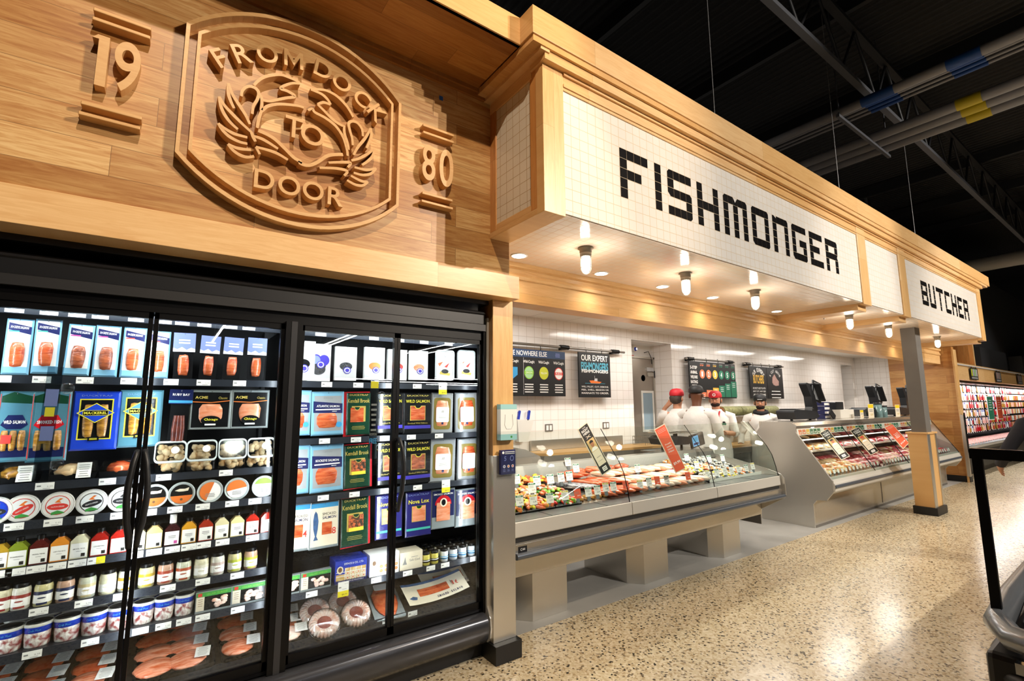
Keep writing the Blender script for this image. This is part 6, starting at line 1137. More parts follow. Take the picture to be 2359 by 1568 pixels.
alarm(5.98, 5.09, 2.47, 'white'); alarm(13.0, 5.09, 2.28, 'small white far')
t = thing('door_closer', 'thin black cable and closer at the top right of the cooler door', 'closer', (6.33, 5.03, 2.25)); b = MB(); b.tube([(-.1, .04, .18), (-.04, 0, .2), (.02, 0, .1), (.03, 0, 0)], .006, 'black_metal', 6); b.box(-.12, -.02, -.12, .05, .02, -.06, 'chrome'); b.build('closer_arm', t)
# rails with hanging boards
mat('board_black', '#1b1c1e', .5, noise=.05, nscale=30); mat('board_blue', '#2c4468', .5); mat('tint_green', '#2f7f62', .5); mat('sky_letter', '#58b4cf', .5); mat('meat_art', '#b08a80', .6, noise=.3, nscale=40); mat('lime', '#c8cf3a', .5); mat('mint', '#a8d6a0', .5)
def rail(name, lab, x0, x1, z, ends):
    t = thing(name, lab, 'rail', ((x0+x1)/2, 4.62, z)); w_ = (x1-x0)/2; b = MB(); b.cyl((-w_, 0, 0), (w_, 0, 0), .016, 'steel_dark', 12); b.build('pipe', t)
    for e in ends: b = MB(); b.cyl((e-(x0+x1)/2-.07, 0, 0), (e-(x0+x1)/2+.07, 0, 0), .028, 'black_metal', 12); b.box(e-(x0+x1)/2-.03, 0, -.03, e-(x0+x1)/2+.03, .08, .03, 'black_metal'); b.build('bracket', t)
rail('sign_rail', 'black bracketed pipe carrying the standards board and fishmonger board', 2.8, 5.25, 2.335, (4.12, 5.06)); rail('sign_rail', 'pipe carrying the wide five step board', 6.69, 8.08, 2.325, (6.80, 7.95)); rail('sign_rail', 'pipe carrying the two butcher boards', 8.38, 9.82, 2.32, (8.52, 9.66))
def board(name, lab, x0, z0, x1, z1, hooks=2):
    t = thing(name, lab, 'sign', ((x0+x1)/2, 4.60, z0)); w_, h_ = x1-x0, z1-z0; b = MB(); b.box(-w_/2, 0, 0, w_/2, .02, h_, 'board_black'); b.build('panel', t, bevel=.002)
    for i in range(hooks):
        x = -w_/2+w_*(i+.5)/hooks; b = MB(); b.tube([(x, .01, h_-.01), (x, .005, h_+.03), (x, .02, h_+.065)], .005, 'black_metal', 6); b.build('hanger', t)
    return t, w_, h_
t, w_, h_ = board('hanging_board', 'wide black standards board with blue header and coloured ratings', 2.55, 1.71, 4.11, 2.27)
b = MB(); y = -.0008; b.q(-w_/2, h_*.83, w_/2, h_, y, 'board_blue'); b.text('STANDARDS LIKE NOWHERE ELSE', -.02, h_*.915, y-.0006, 1.0, .06, 'paper', bold=.01); b.lines(w_*.42, h_*.95, y-.0006, .09, 3, .018, 'card_lavender'); b.q(.115, .02, .119, h_*.82, y, 'plate_grey')
for x in (.2, .43, .67, -.04): b.text('Wild-Caught', x, h_*.73, y, .17, .045, 'paper', bold=.01); b.lines(x, h_*.26, y, .17, 4, .03, 'paper', .012)
b.build('lettering', t)
l = MB(); 
for x, c, c2, s_ in ((.2, 'mint', 'light_green', 'GREEN'), (.43, 'lime', 'lime', 'YELLOW'), (.67, 'paper', 'red_ink', 'RED')):
    l.disc(x, h_*.50, .072, .078, y, c2, 24); l.disc(x, h_*.50, .062, .068, y-.0005, c, 24); l.q(x-.066, h_*.47, x+.066, h_*.53, y-.001, c2); l.text(s_, x, h_*.50, y-.0015, .1, .022, 'paper')
l.poly([(-.11, .34), (.03, .34), (.03, .25), (-.04, .20), (-.11, .25)], y, 'sky_ink'); l.build('rating_marks', t)
t, w_, h_ = board('hanging_board', 'black chalk board reading OUR EXPERT FISHMONGERS with a fishing boat', 4.345, 1.70, 4.93, 2.29)
b = MB(); b.text('OUR EXPERT', 0, h_*.88, y, w_*.84, .08, 'paper', bold=.02); b.text('FISHMONGERS', 0, h_*.69, y, w_*.86, .11, 'sky_letter', bold=.03); b.text('FISHMONGERS', .004, h_*.585, y-.0006, w_*.84, .045, 'paper', bold=.03)
for i, s_ in enumerate(('WILL FILLET, CUT, DEBONE,', 'PEEL, SHELL, SEASON OR', 'MARINATE TO ORDER.')): b.text(s_, 0, h_*(.235-.07*i), y, w_*.86, .024, 'paper', bold=.01)
b.lines(0, h_*.315, y, w_*.86, 1, .01, 'sky_letter', .004); b.build('lettering', t); l = MB(); l.poly([(-.11, .22), (-.08, .185), (.08, .185), (.12, .205), (.06, .21), (-.02, .225)], y-.001, 'orange_ink'); l.poly([(-.02, .215), (.04, .215), (.04, .25), (-.01, .25)], y-.0016, 'plate_grey'); l.q(-.012, .25, -.009, .285, y-.001, 'paper'); l.build('boat_picture', t)
t, w_, h_ = board('hanging_board', 'wide black board of five step animal welfare ratings with coloured steps', 6.73, 1.70, 8.06, 2.29, 4)
b = MB()
for i, s_ in enumerate(('5-STEP', 'ANIMAL', 'WELFARE', 'RATING')): b.text(s_, -w_*.41, h_*(.83-.13*i), y, w_*.14, .05, 'paper', bold=.03)
b.lines(-w_*.41, h_*.36, y, w_*.13, 3, .02, 'paper', .008)
for i, (c, n_) in enumerate((('card_orange', '1'), ('card_orange', '2'), ('card_amber', '3'), ('tint_green', '4'), ('tint_green', '5'), ('tint_green', '5'))):
    x = -w_*.24+i*w_*.137; b.disc(x, h_*.66, w_*.055, h_*.125, y, c, 24); b.text(n_, x, h_*.66, y-.0006, w_*.035, h_*.14, 'paper', bold=.02); b.text('STEP', x, h_*.9, y, w_*.075, .025, c, bold=.02); b.lines(x, h_*.95, y, w_*.1, 1, .01, 'paper', .003)
    hh = h_*(.14+.065*i+.02); b.q(x-w_*.063, .02, x+w_*.063, hh, y, c); b.lines(x, hh-.03, y-.0006, w_*.08, 3, .03, 'paper', .008)
b.build('lettering', t)
t, w_, h_ = board('hanging_board', 'left black butcher board, OUR EXPERT BUTCHERS in orange hand lettering', 8.53, 1.70, 9.13, 2.285)
b = MB()
for i, ch in enumerate('OUR EXPERT'):
    a = R(150-120*i/9); ch != ' ' and b.text(ch, .2*math.cos(a), h_*.60+.17*math.sin(a), y, .045, .075, 'paper', bold=.02, rot=a-PI/2)
b.text('BUTCHERS', 0, h_*.60, y, w_*.62, .16, 'card_amber', bold=.03)
for i, s_ in enumerate(('ARE HERE TO HELP YOU WITH', 'ANY CUT, ANY SIZE', 'ANY TIME')): b.text(s_, 0, h_*(.32-.1*i), y, w_*.74, .036, 'paper', bold=.01)
b.build('lettering', t)
t, w_, h_ = board('hanging_board', 'right black butcher board with a drawn steak under arched lettering', 9.14, 1.70, 9.735, 2.285)
b = MB()
for i, ch in enumerate('A CUT ABOVE'):
    a = R(155-130*i/10); ch != ' ' and b.text(ch, .2*math.cos(a), h_*.62+.16*math.sin(a), y, .03, .05, 'paper', rot=a-PI/2)
b.lines(0, h_*.25, y, w_*.7, 3, .06, 'paper', .014); b.build('lettering', t); l = MB(); l.poly([(-.12, .30), (-.1, .40), (-.02, .46), (.06, .38), (.13, .33), (.12, .25), (0, .24), (-.08, .26)], y-.001, 'meat_art'); l.build('steak_picture', t)
# sockets, knives, table
for x, l in ((3.906, 'steel wall socket left of the black portrait sign'), (4.914, 'steel wall socket under the fishmonger board')): 
    t = thing('wall_socket', l, 'socket', (x, YW-.002, 1.324)); b = MB(); b.box(-.06, -.006, -.045, .06, 0, .045, 'steel_dark'); b.box(-.045, -.0075, -.03, -.008, -.006, .03, 'white'); b.box(.008, -.0075, -.03, .045, -.006, .03, 'white'); b.build('socket_plate', t)
t = thing('knife_holder', 'white wall pocket holding knives beside the column', 'knife holder', (3.47, YW-.002, 1.18)); b = MB(); b.prism([(-.09, 0), (.04, 0), (.13, .24), (-.11, .26)], 'y', -.09, 0, 'white_plastic'); b.build('pocket', t, bevel=.006)
for x, l in ((3.40, 'blue handled knife standing in the wall pocket, left one'), (3.545, 'blue handled knife standing in the wall pocket, right one')): 
    t = thing('kitchen_knife', l, 'knife', (x, YW-.05, 1.435)); t.rotation_euler = (0, R(8), 0); b = MB(); b.prism([(-.014, 0), (.014, 0), (.016, .05), (.02, .10), (.004, .11), (-.012, .09), (-.010, .05)], 'y', -.012, .012, 'blue_deep'); b.build('handle', t, bevel=.004); b = MB(); b.box(-.012, -.001, -.12, .012, .001, 0, 'chrome'); b.build('blade', t)
mat('board_tan', '#c89a5c', .5)
t = thing('cutting_table', 'steel work table with a tan cutting board top behind the fish counter', 'table', (0, 0, 0)); b = MB(); b.prism([(3.55, 4.32), (5.62, 4.18), (5.62, 4.64), (3.35, 4.64)], 'z', 1.035, 1.06, 'board_tan'); b.build('cutting_board', t)
b = MB(); b.prism([(3.5, 4.30), (5.65, 4.16), (5.65, 4.67), (3.2, 4.67)], 'z', .95, 1.034, 'steel'); b.box(3.6, 4.66, 1.03, 5.2, 4.69, 1.18, 'steel'); b.build('table_frame', t)
for x, y_ in ((3.6, 4.36), (5.55, 4.25), (3.6, 4.60), (5.55, 4.60)): b = MB(); b.cyl((x, y_, .002), (x, y_, .96), .02, 'steel_dark', 10); b.build('leg', t)
t = thing('hand_sink', 'steel hand sink with a high curved side beside the column', 'sink', (2.95, 4.45, 0)); b = MB(); b.prism([(3.9-4.45, .85), (4.6-4.45, .85), (4.6-4.45, 1.14), (4.25-4.45, 1.13), (4.0-4.45, 1.08), (3.93-4.45, .98)], 'x', -.25, .25, 'steel_dark'); b.build('basin', t, bevel=.01); b = MB(); b.cyl((0, -.1, .002), (0, -.1, .86), .05, 'steel_dark', 12); b.build('leg', t)
mat('crate_white', '#cfd0cf', .5)
t = thing('wire_basket', 'grey wire basket hanging under the cooler door window', 'basket', (5.55, 4.45, 1.0))
b = MB()
for k in range(13): b.tube([(-.25+k*.042, -.1, .17), (-.25+k*.042, -.1, 0), (-.25+k*.042, .12, 0), (-.25+k*.042, .12, .17)], .003, 'steel_dark', 5)
for z in (0, .06, .12, .17): b.tube([(-.25, -.1, z), (.25, -.1, z), (.25, .12, z), (-.25, .12, z)], .003, 'steel_dark', 5, closed=True)
b.build('basket_wires', t)
mat('log_green', '#8a8a5a', .7, noise=.4, nscale=24); mat('log_end', '#b0784e', .7)
for i, (x, l) in enumerate(((7.62, 'left rolled bundle on the shelf between the two men'), (8.15, 'middle rolled bundle on the shelf between the two men'), (8.86, 'right rolled bundle on the shelf behind the beanie man'))): 
    t = thing('paper_roll', l, 'roll', (x, 4.5, 1.49)); b = MB(); b.cyl((-.24, 0, 0), (.28, 0, 0), .078, 'log_green', 20); b.build('wrap', t); b = MB(); b.cyl((-.25, 0, 0), (-.24, 0, 0), .066, 'log_end', 20); b.build('core', t)
t = thing('wall_shelf', 'wall shelf carrying the rolled bundles', 'shelf', (8.2, 4.55, 1.40)); b = MB(); b.box(-.95, -.12, -.01, .95, .14, .01, 'steel_bright'); b.build('shelf_plate', t)
t = thing('prep_table', 'low steel prep table with tan top beyond the staff', 'table', (7.9, 4.45, 0)); b = MB(); b.box(-.7, -.2, .93, .7, .22, .96, 'board_tan'); b.box(-.72, -.22, .84, .72, .23, .929, 'steel_dark'); b.build('table_top', t)
for x in (-.65, .65): b = MB(); b.box(x-.03, -.18, .002, x+.03, .2, .84, 'steel_dark'); b.build('leg', t)
# scales
mat('scale_black', '#202226', .38); mat('screen_blue', '#5f93c0', .2, emit=.7); mat('screen_grey', '#8c8e90', .25, emit=.15)
t = thing('counter_scale', 'black deli scale with steel plate and blue screen on the fish counter', 'scale', (5.22, 3.80, 1.052)); t.rotation_euler = (0, 0, R(-8))
b = MB(); b.prism([(-.26, .06), (.10, .06), (.16, .10), (.16, .15), (-.22, .17), (-.30, .14)], 'y', -.10, .18, 'scale_black'); b.build('scale_body', t, bevel=.01)
b = MB(); b.box(-.28, -.14, .20, .24, .2, .212, 'steel_bright'); b.box(-.27, -.13, .222, .23, .19, .230, 'steel_bright'); b.box(-.02, 0, .15, .02, .04, .21, 'dark_grey'); b.build('weigh_plate', t, bevel=.003)
b = MB(); b.M = Matrix.Translation((.30, -.02, .09)) @ Matrix.Rotation(R(-12), 4, 'Y'); b.box(-.10, -.03, -.07, .13, .0, .09, 'scale_black'); b.q(-.08, -.055, .03, .07, -.031, 'screen_blue'); b.q(-.07, -.04, .02, -.012, -.032, 'navy'); b.q(-.07, .0, .02, .055, -.032, 'sky_ink'); b.build('customer_display', t)
for x in (-.2, .12): b = MB(); b.cyl((x, .04, 0), (x, .04, .065), .018, 'black_metal', 10, r2=.014); b.build('foot', t)
b = MB(); b.box(4.75, 3.66, 1.04, 5.62, 3.98, 1.052, 'steel'); b.box(4.76, 3.75, .5, 5.6, 3.97, 1.04, 'steel_dark'); o = b.build('scale_shelf', sf)
def pos(x, lab, rz=0, s=1):
    t = thing('deli_scale', lab, 'scale', (x, 3.52, 1.353)); t.rotation_euler = (0, 0, R(rz))
    b = MB(); b.prism([(-.72, .02), (-.05, .02), (.05, .05), (-.02, .13), (-.35, .155), (-.66, .165), (-.76, .15), (-.77, .12)], 'y', -.12, .14, 'scale_black'); b.box(-.68, -.11, .165, -.1, .13, .175, 'dark_grey'); b.build('scale_body', t, bevel=.008)
    b = MB(); b.prism([(-.06, .04), (.06, .0), (.18, .16), (.12, .38), (-.04, .56), (-.14, .575), (-.15, .55), (-.02, .36), (.0, .2)], 'y', -.05, .06, 'scale_black'); b.build('printer_arm', t, bevel=.012)
    b = MB(); b.M = Matrix.Translation((.22, .0, .44)) @ Matrix.Rotation(R(-32), 4, 'Y') ; b.box(-.04, -.13, -.16, -.01, .13, .16, 'scale_black'); b.box(-.0405+.031, -.11, -.14, -.008, .11, .14, 'screen_grey'); b.M = Matrix.Translation((.22, -.02, .44)) @ Matrix.Rotation(R(12), 4, 'Y'); b.box(-.13, -.02, -.16, .16, .0, .16, 'scale_black'); b.q(-.10, -.13, .13, .14, -.021, 'screen_grey'); b.build('screen', t)
    for q in (-.6, .0): b = MB(); b.cyl((q, 0, 0), (q, 0, .03), .02, 'black_metal', 8); b.build('foot', t)
pos(8.22, 'black deli scale with tall screens on the butcher counter, nearest the end panel'); pos(10.85, 'black deli scale with tall screens on the butcher counter, middle one'); pos(12.5, 'black deli scale half hidden behind the grey pillar')
t = thing('receipt_printer', 'white box printer on the butcher counter beside the first scale', 'printer', (9.45, 3.60, 1.353)); b = MB(); b.box(-.42, -.1, 0, .42, .1, .145, 'white_plastic'); b.build('case', t, bevel=.004); b = MB(); b.M = Matrix.Translation((-.5, -.11, .06)) @ Matrix.Rotation(R(35), 4, 'Y'); b.box(-.1, -.01, -.03, .1, .01, .06, 'scale_black'); b.build('keypad', t)
t = thing('label_printer', 'small black printer standing on the white box printer', 'printer', (9.42, 3.62, 1.499)); b = MB(); b.rbox(-.18, -.08, 0, .14, .08, .13, .02, 'scale_black', 'y'); b.build('case', t)
t = thing('leaflet_stack', 'stack of navy boxes with white labels behind the first deli scale', 'box stack', (8.95, 3.62, 1.353)); b = MB()
for k in range(4): b.box(-.12, -.06, k*.07, .12, .06, k*.07+.066, 'navy'); b.q(-.09, k*.07+.012, .10, k*.07+.05, -.061, 'paper')
b.build('boxes', t)
for i, (x, s_, l) in enumerate(((10.22, 1.4, 'yellow and white price card standing left of the glass cylinders'), (11.55, 1.3, 'yellow and white price card standing right of the middle scale'), (9.80, .8, 'small yellow card on the white box printer corner'))):
    t = thing('standing_card', l, 'price card', (x, 3.36, 1.353)); b = MB(); b.box(-.09*s_, 0, 0, .09*s_, .004, .17*s_, 'sign_cream'); b.q(-.085*s_, .12*s_, .085*s_, .165*s_, -.0006, 'card_yellow'); b.lines(0, .10*s_, -.0006, .12*s_, 2, .018*s_, 'grey_ink'); b.text('4.99', .02, .035*s_, -.0006, .08*s_, .03*s_, 'gold_ink', bold=.02, res=1); b.build('card', t)
for i, (x, h, l) in enumerate(((10.62, .26, 'taller grey green canister on the butcher counter'), (10.86, .21, 'shorter grey green canister on the butcher counter'))):
    t = thing('canister', l, 'canister', (x, 3.38, 1.353)); b = MB(); b.lathe([(.06, 0), (.062, .004), (.062, h-.03)], (0, 0, 0), mat('canister', '#6c8a8c', .2), 18); b.build('cylinder', t); b = MB(); b.lathe([(.066, h-.03), (.066, h), (.001, h)], (0, 0, 0), 'dark_grey', 18); b.build('lid', t)
# ---------------------------------------------------------------- people
mat('coat', '#e2dfda', .8, bump=.9, nscale=9); mat('apron', '#dedad2', .7, bump=.2, nscale=9); mat('skin_fair', '#c88f70', .55); mat('skin_dark', '#6a3f28', .5); mat('hair_grey', '#4a4038', .8, noise=.4, nscale=60); mat('beard', '#2a1c14', .9, noise=.4, nscale=80)
mat('cap_red', '#c4202c', .6); mat('cap_black', '#19191b', .6); mat('trouser', '#23242a', .8); mat('hood', '#141518', .8); mat('eye_white', '#e8e4de', .3); mat('eye_dark', '#17100c', .2); mat('lip', '#8c4a3c', .5); mat('dark_sleeve', '#26242a', .85, bump=.3, nscale=14)
def skinned(name, pts, edges, m, parent, sub=2, root=0):
    me = bpy.data.meshes.new(name); me.from_pydata([p[:3] for p in pts], edges, []); me.materials.append(MATS[m]); o = bpy.data.objects.new(name, me); COL.objects.link(o); o.parent = parent
    sk = o.modifiers.new('k', 'SKIN'); sk.use_smooth_shade = True
    me.skin_vertices or bpy.context.view_layer.update()
    for i, v in enumerate(me.skin_vertices[0].data): r_ = pts[i][3]; v.radius = (r_, pts[i][4] if len(pts[i]) > 4 else r_); v.use_root = (i == root)
    s_ = o.modifiers.new('s', 'SUBSURF'); s_.levels = s_.render_levels = sub; return o
def person(label, loc, face, H_, skin, cap, capcol, arms, beard=True, apron=True, hair='hair_grey', headturn=0, hood=False, logo=False, badge=False, seed=0, coat='coat'):
    t = thing('person', label, 'person', (loc[0], loc[1], 0), R(face)); k = H_/1.75
    P_ = []; E_ = []
    def a(x, y_, z, r_, par=None, r2=None): P_.append((x*k, y_*k, z*k, r_*k)+((r2*k,) if r2 else ())); (par is not None) and E_.append((par, len(P_)-1)); return len(P_)-1
    pel = a(0, 0, .95, .13); w1 = a(0, 0, 1.12, .12, pel); ch = a(0, 0, 1.30, .14, w1); nb = a(0, .01, 1.44, .075, ch); nk = a(0, .005, 1.51, .056, nb)
    ht = R(headturn); hx, hy = math.sin(ht), -math.cos(ht)
    h0 = a(.012*hx, .0+.012*hy, 1.575, .066, nk); h1 = a(.012*hx, .012*hy, 1.635, .083, h0); h2 = a(0, .004, 1.70, .078, h1)
    for s_ in (-1, 1):
        hp = a(s_*.09, 0, .88, .085, pel); kn = a(s_*.10, -.01, .50, .062, hp); an = a(s_*.10, .02, .10, .045, kn); a(s_*.11, -.10, .045, .04, an)
    hands = []
    for s_, (el, wr, hd) in zip((-1, 1), arms):
        sh = a(s_*.175, 0, 1.40, .062, ch); e = a(*el, .045, sh); wv = a(*wr, .031, e); d = (Vector(hd)-Vector(wr)).normalized(); pv = Vector(hd); pm = a(*hd, .030, wv)
        side = d.cross(Vector((0, 0, 1))); side = side.normalized() if side.length > .2 else Vector((1, 0, 0)); up = side.cross(d)
        for q, L in ((-.024, .060), (-.008, .070), (.008, .066), (.022, .052)):
            f1 = pv+d*.03+up*q; i1 = a(*f1, .0095, pm); f2 = f1+d*L*.5+side*.004; i2 = a(*f2, .0085, i1); a(*(f2+d*L*.45+side*.016), .007, i2)
        t1 = pv+up*.032+d*.0; it = a(*t1, .010, pm); a(*(t1+up*.012+d*.035), .0085, it)
    body = skinned('body', P_, E_, skin, t, 1 if 0 else 2)
    # coat: torso loft and sleeves
    c = MB(); rings = [(.72, .20, .15), (.90, .195, .15), (1.05, .18, .14), (1.20, .185, .14), (1.32, .20, .142), (1.39, .195, .12), (1.435, .15, .095), (1.468, .095, .08), (1.50, .072, .072)]; n = 24
    rs = random.Random(seed); vs = [(rx*k*math.cos(2*PI*i/n)*(1+.03*math.sin(i*2.1+z*9)), ry*k*math.sin(2*PI*i/n)*(1+.03*math.cos(i*1.7+z*7)), z*k) for z, rx, ry in rings for i in range(n)]
    c.add(vs, [(j*n+i, j*n+(i+1) % n, (j+1)*n+(i+1) % n, (j+1)*n+i) for j in range(len(rings)-1) for i in range(n)], coat, True)
    for s_, (el, wr, hd) in zip((-1, 1), arms):
        S0, Ee, Wr = Vector((s_*.12, 0, 1.40)), Vector(el), Vector(wr); S1 = Vector((s_*.20, 0, 1.385)); We = Ee.lerp(Wr, .88 if seed != 2 else .12)
        pts = [S0, S1, S1.lerp(Ee, .5), Ee.lerp(S1, .12), Ee, Ee.lerp(We, .2), Ee.lerp(We, .6), We]; c.tube([tuple(p*k) for p in pts], [.080*k, .076*k, .062*k, .058*k, .056*k, .054*k, .050*k, .046*k], coat, 12)
    c.build('coat' if coat == 'coat' else 'sweater', t)
    tr = MB()
    for s_ in (-1, 1): tr.tube([(s_*.09*k, 0, .92*k), (s_*.10*k, -.01*k, .5*k), (s_*.10*k, .01*k, .09*k)], [.105*k, .085*k, .07*k], 'trouser', 12)
    tr.build('trousers', t); sh_ = MB()
    for s_ in (-1, 1): sh_.blob((s_*.105*k, -.05*k, .045), (.052, .135, .044), 'black_base', 12, 7, 0, 1, 0, .9)
    sh_.build('shoes', t)
    if apron:
        ap = MB(); m_ = 11; rr = [(1.30, .10, .162), (1.18, .15, .165), (1.02, .18, .166), (.85, .20, .17), (.62, .21, .178), (.45, .21, .18)]
        vs = [(wd*k*math.sin(R(-72+144*i/(m_-1)))*1.0, -ry*k*math.cos(R(-72+144*i/(m_-1)))*(1+.03*math.sin(i*2)), z*k) for z, wd, ry in rr for i in range(m_)]
        ap.add(vs, [(j*m_+i, j*m_+i+1, (j+1)*m_+i+1, (j+1)*m_+i) for j in range(len(rr)-1) for i in range(m_-1)], 'apron', True); o = ap.build('apron', t); q = o.modifiers.new('t', 'SOLIDIFY'); q.thickness = .006
    HM = Matrix.Rotation(ht, 4, 'Z'); zc = 1.64*k
    def head(name): b = MB(); b.M = HM; return b
    f = head('f'); y0 = -.092*k
    for s_ in (-1, 1): f.blob((s_*.031, y0+.010, zc+.004), (.012, .006, .006), 'eye_white', 8, 5, 0); f.blob((s_*.031, y0+.0055, zc+.004), (.005, .003, .005), 'eye_dark', 8, 5, 0); f.box(s_*.031-.018, y0-.0, zc+.020, s_*.031+.018, y0+.012, zc+.026, 'beard')
    f.blob((0, y0-.004, zc-.020), (.014, .018, .026), skin, 10, 7, 0); f.blob((0, y0+.006, zc-.058), (.024, .006, .005), 'lip', 10, 5, 0)
    for s_ in (-1, 1): f.blob((s_*.086*k, .004, zc-.01), (.010, .022, .032), skin, 10, 7, 0)
    f.build('face', t)
    if beard: b = head('b'); b.blob((0, -.026, zc-.070), (.066, .062, .045), 'beard', 14, 8, .05, 4, seed); b.build('beard', t)
    if hair: b = head('h'); b.blob((0, .022, zc+.0), (.090, .086, .085), hair, 16, 9, .05, 4, seed+3); b.build('hair', t)
    b = head('cap'); b.lathe([(.090, .034), (.096, .045), (.096, .080), (.083, .115), (.055, .136), (.001, .143)], (0, -.002, zc), capcol, 22, sy=1.12)
    if cap == 'ball': b.prism([(-.07, -.085), (-.06, -.135), (-.03, -.165), (.03, -.165), (.06, -.135), (.07, -.085)], 'z', zc+.032, zc+.040, capcol)
    b.build('cap' if cap != 'none' else 'hair_top', t)
    if logo: b = head('l'); b.disc(0, zc+.075, .024, .024, -.118, 'paper', 16); b.disc(0, zc+.075, .012, .012, -.119, capcol, 12); b.build('cap_badge', t)
    if logo is None: b = head('l'); b.text('~~~~~', 0, zc+.052, .1145 if 0 else -.118, .07, .010, 'paper', res=1); b.build('cap_badge', t)
    if hood: b = MB(); b.tube([(.085*k*math.cos(R(a_)), .012+.085*k*math.sin(R(a_)), 1.485*k+.02*math.sin(R(a_))) for a_ in range(0, 360, 24)], .036, 'hood', 9, closed=True); b.build('hood', t)
    if badge: b = MB(); b.q(.075, 1.27*k, .13, 1.30*k, -.152*k, 'tint_green'); b.disc(.10, 1.31*k, .022, .014, -.152*k, 'ink', 12); b.tube([(-.05*k, -.10, 1.47*k), (-.03*k, -.145, 1.40*k), (0, -.15, 1.33*k)], .012, 'cap_red', 6); b.tube([(.05*k, -.10, 1.47*k), (.03*k, -.145, 1.40*k), (0, -.15, 1.33*k)], .012, 'cap_red', 6); b.build('collar_and_badge', t)
    return t
CROSS = [((-.25, -.06, 1.14), (-.06, -.19, 1.13), (.04, -.205, 1.15)), ((.25, -.06, 1.14), (.06, -.215, 1.17), (-.05, -.22, 1.15))]
DOWN = [((-.31, .03, 1.13), (-.33, -.10, .95), (-.33, -.16, .90)), ((.31, .03, 1.13), (.28, -.12, .98), (.26, -.17, .94))]
FACEH = [((-.24, -.10, 1.16), (-.08, -.20, 1.30), (-.03, -.18, 1.40)), ((.27, -.12, 1.25), (.20, -.17, 1.50), (.12, -.13, 1.57))]
person('person in white coat and red cap seen from behind, hand raised to the face', (5.93, 4.28), 118, 1.80, 'skin_fair', 'round', 'cap_red', FACEH, beard=False, apron=False, headturn=-25, seed=1)
person('person in white coat and black cap turned away, arms crossed, nearest the scale', (5.95, 3.98), 100, 1.84, 'skin_dark', 'round', 'cap_black', CROSS, beard=False, hair=None, headturn=12, seed=3)
person('bearded person in red cap with white badge and short sleeves, arms crossed, facing us', (6.92, 4.30), -58, 1.78, 'skin_fair', 'ball', 'cap_red', CROSS, hair='hair_grey', headturn=-8, logo=True, badge=True, seed=2)
person('bearded person in dark cap and black hood under white apron, arms held low', (7.92, 4.13), -60, 1.73, 'skin_fair', 'round', 'cap_black', DOWN, headturn=-3, hood=True, logo=None, seed=4)
# ---------------------------------------------------------------- far wall case beyond the butcher counter
b = MB(); b.box(13.62, 2.88, 2.10, 31, 2.98, 2.46, 'end_x'if 0 else 'maple_x'); b.box(13.62, 2.98, 2.05, 31, 3.9, 2.10, 'black_metal'); b.box(13.62, 2.98, 2.10, 31, 4.0, 2.46, 'maple_x'); struct(b.build('trim_17'), 'maple fascia above the far wall case')
b = MB(); b.cyl((13.65, 2.86, 2.42), (30, 2.86, 2.42), .016, 'plate_grey', 8); tag(b.build('sign_pipe'), 'long pipe rail along the far maple fascia', 'rail')
t = thing('cubby_shelf', 'row of maple cubbies with dark boards on the far fascia', 'shelf', (13.66, 2.9, 2.46)); b = MB()
for i in range(5): b.box(i*.42, 0, 0, i*.42+.035, .4, .62, 'maple_zy')
b.box(0, 0, -.001, 1.72, .4, .02, 'maple_xy'); b.box(0, .38, 0, 1.72, .4, .62, 'fir_panel'); b.box(1.70, -.01, 0, 1.75, .4, .62, 'maple_z'); b.build('cubbies', t)
for i in range(3): b = MB(); b.box(0, 0, 0, .24, .015, .50, 'board_black'); b.lines(.12, .46, -.0006, .16, 7-i, .05, 'grey_ink', .014); tag(b.build('menu_board', None, (13.78+i*.42, 3.02, 2.485)), 'dark menu board in the far cubbies, %s from the left' % ORD[i], 'sign')
b = MB(); b.box(0, 0, .1, .3, .02, .5, 'bone'); b.box(.1, -.002, .14, .13, 0, .46, 'ink'); tag(b.build('wooden_letters', None, (14.98, 3.02, 2.49)), 'pale letter shapes standing in the rightmost far cubby', 'sign')
t = thing('far_wall_case', 'long open refrigerated wall case of packaged meats in the distance', 'refrigerated case', (0, 0, 0))
b = MB(); b.box(13.64, 3.75, .1, 31, 3.8, 2.1, 'shelf_black'); b.box(13.62, 2.95, .1, 13.66, 3.8, 2.1, 'black_metal'); b.prism([(3.08, .12), (3.06, .5), (2.98, .58), (2.96, .66), (3.0, .68), (3.1, .60), (3.75, .62), (3.75, .12)], 'x', 13.66, 31, 'case_grey'); b.box(13.66, 3.12, .002, 31, 3.7, .12, 'black_base'); b.box(13.66, 2.955, .60, 31, 2.965, .65, 'strip_light'); b.build('cabinet', t)
for z in (1.82, 1.62, 1.42, 1.22, 1.02, .84): b = MB(); b.box(13.66, 3.30, z, 31, 3.75, z+.012, 'shelf_black'); b.box(13.66, 3.29, z-.01, 31, 3.30, z+.02, 'white_plastic' if z > 1.7 else 'shelf_black'); b.build('shelf', t)
area((18, 3.04, 2.04), (18, 3.3, 1.2), 9, .05, 95, (1, .97, .94)); area((26, 3.04, 2.04), (26, 3.3, 1.2), 7, .05, 70, (1, .97, .94))
rnd = random.Random(11); packs = []
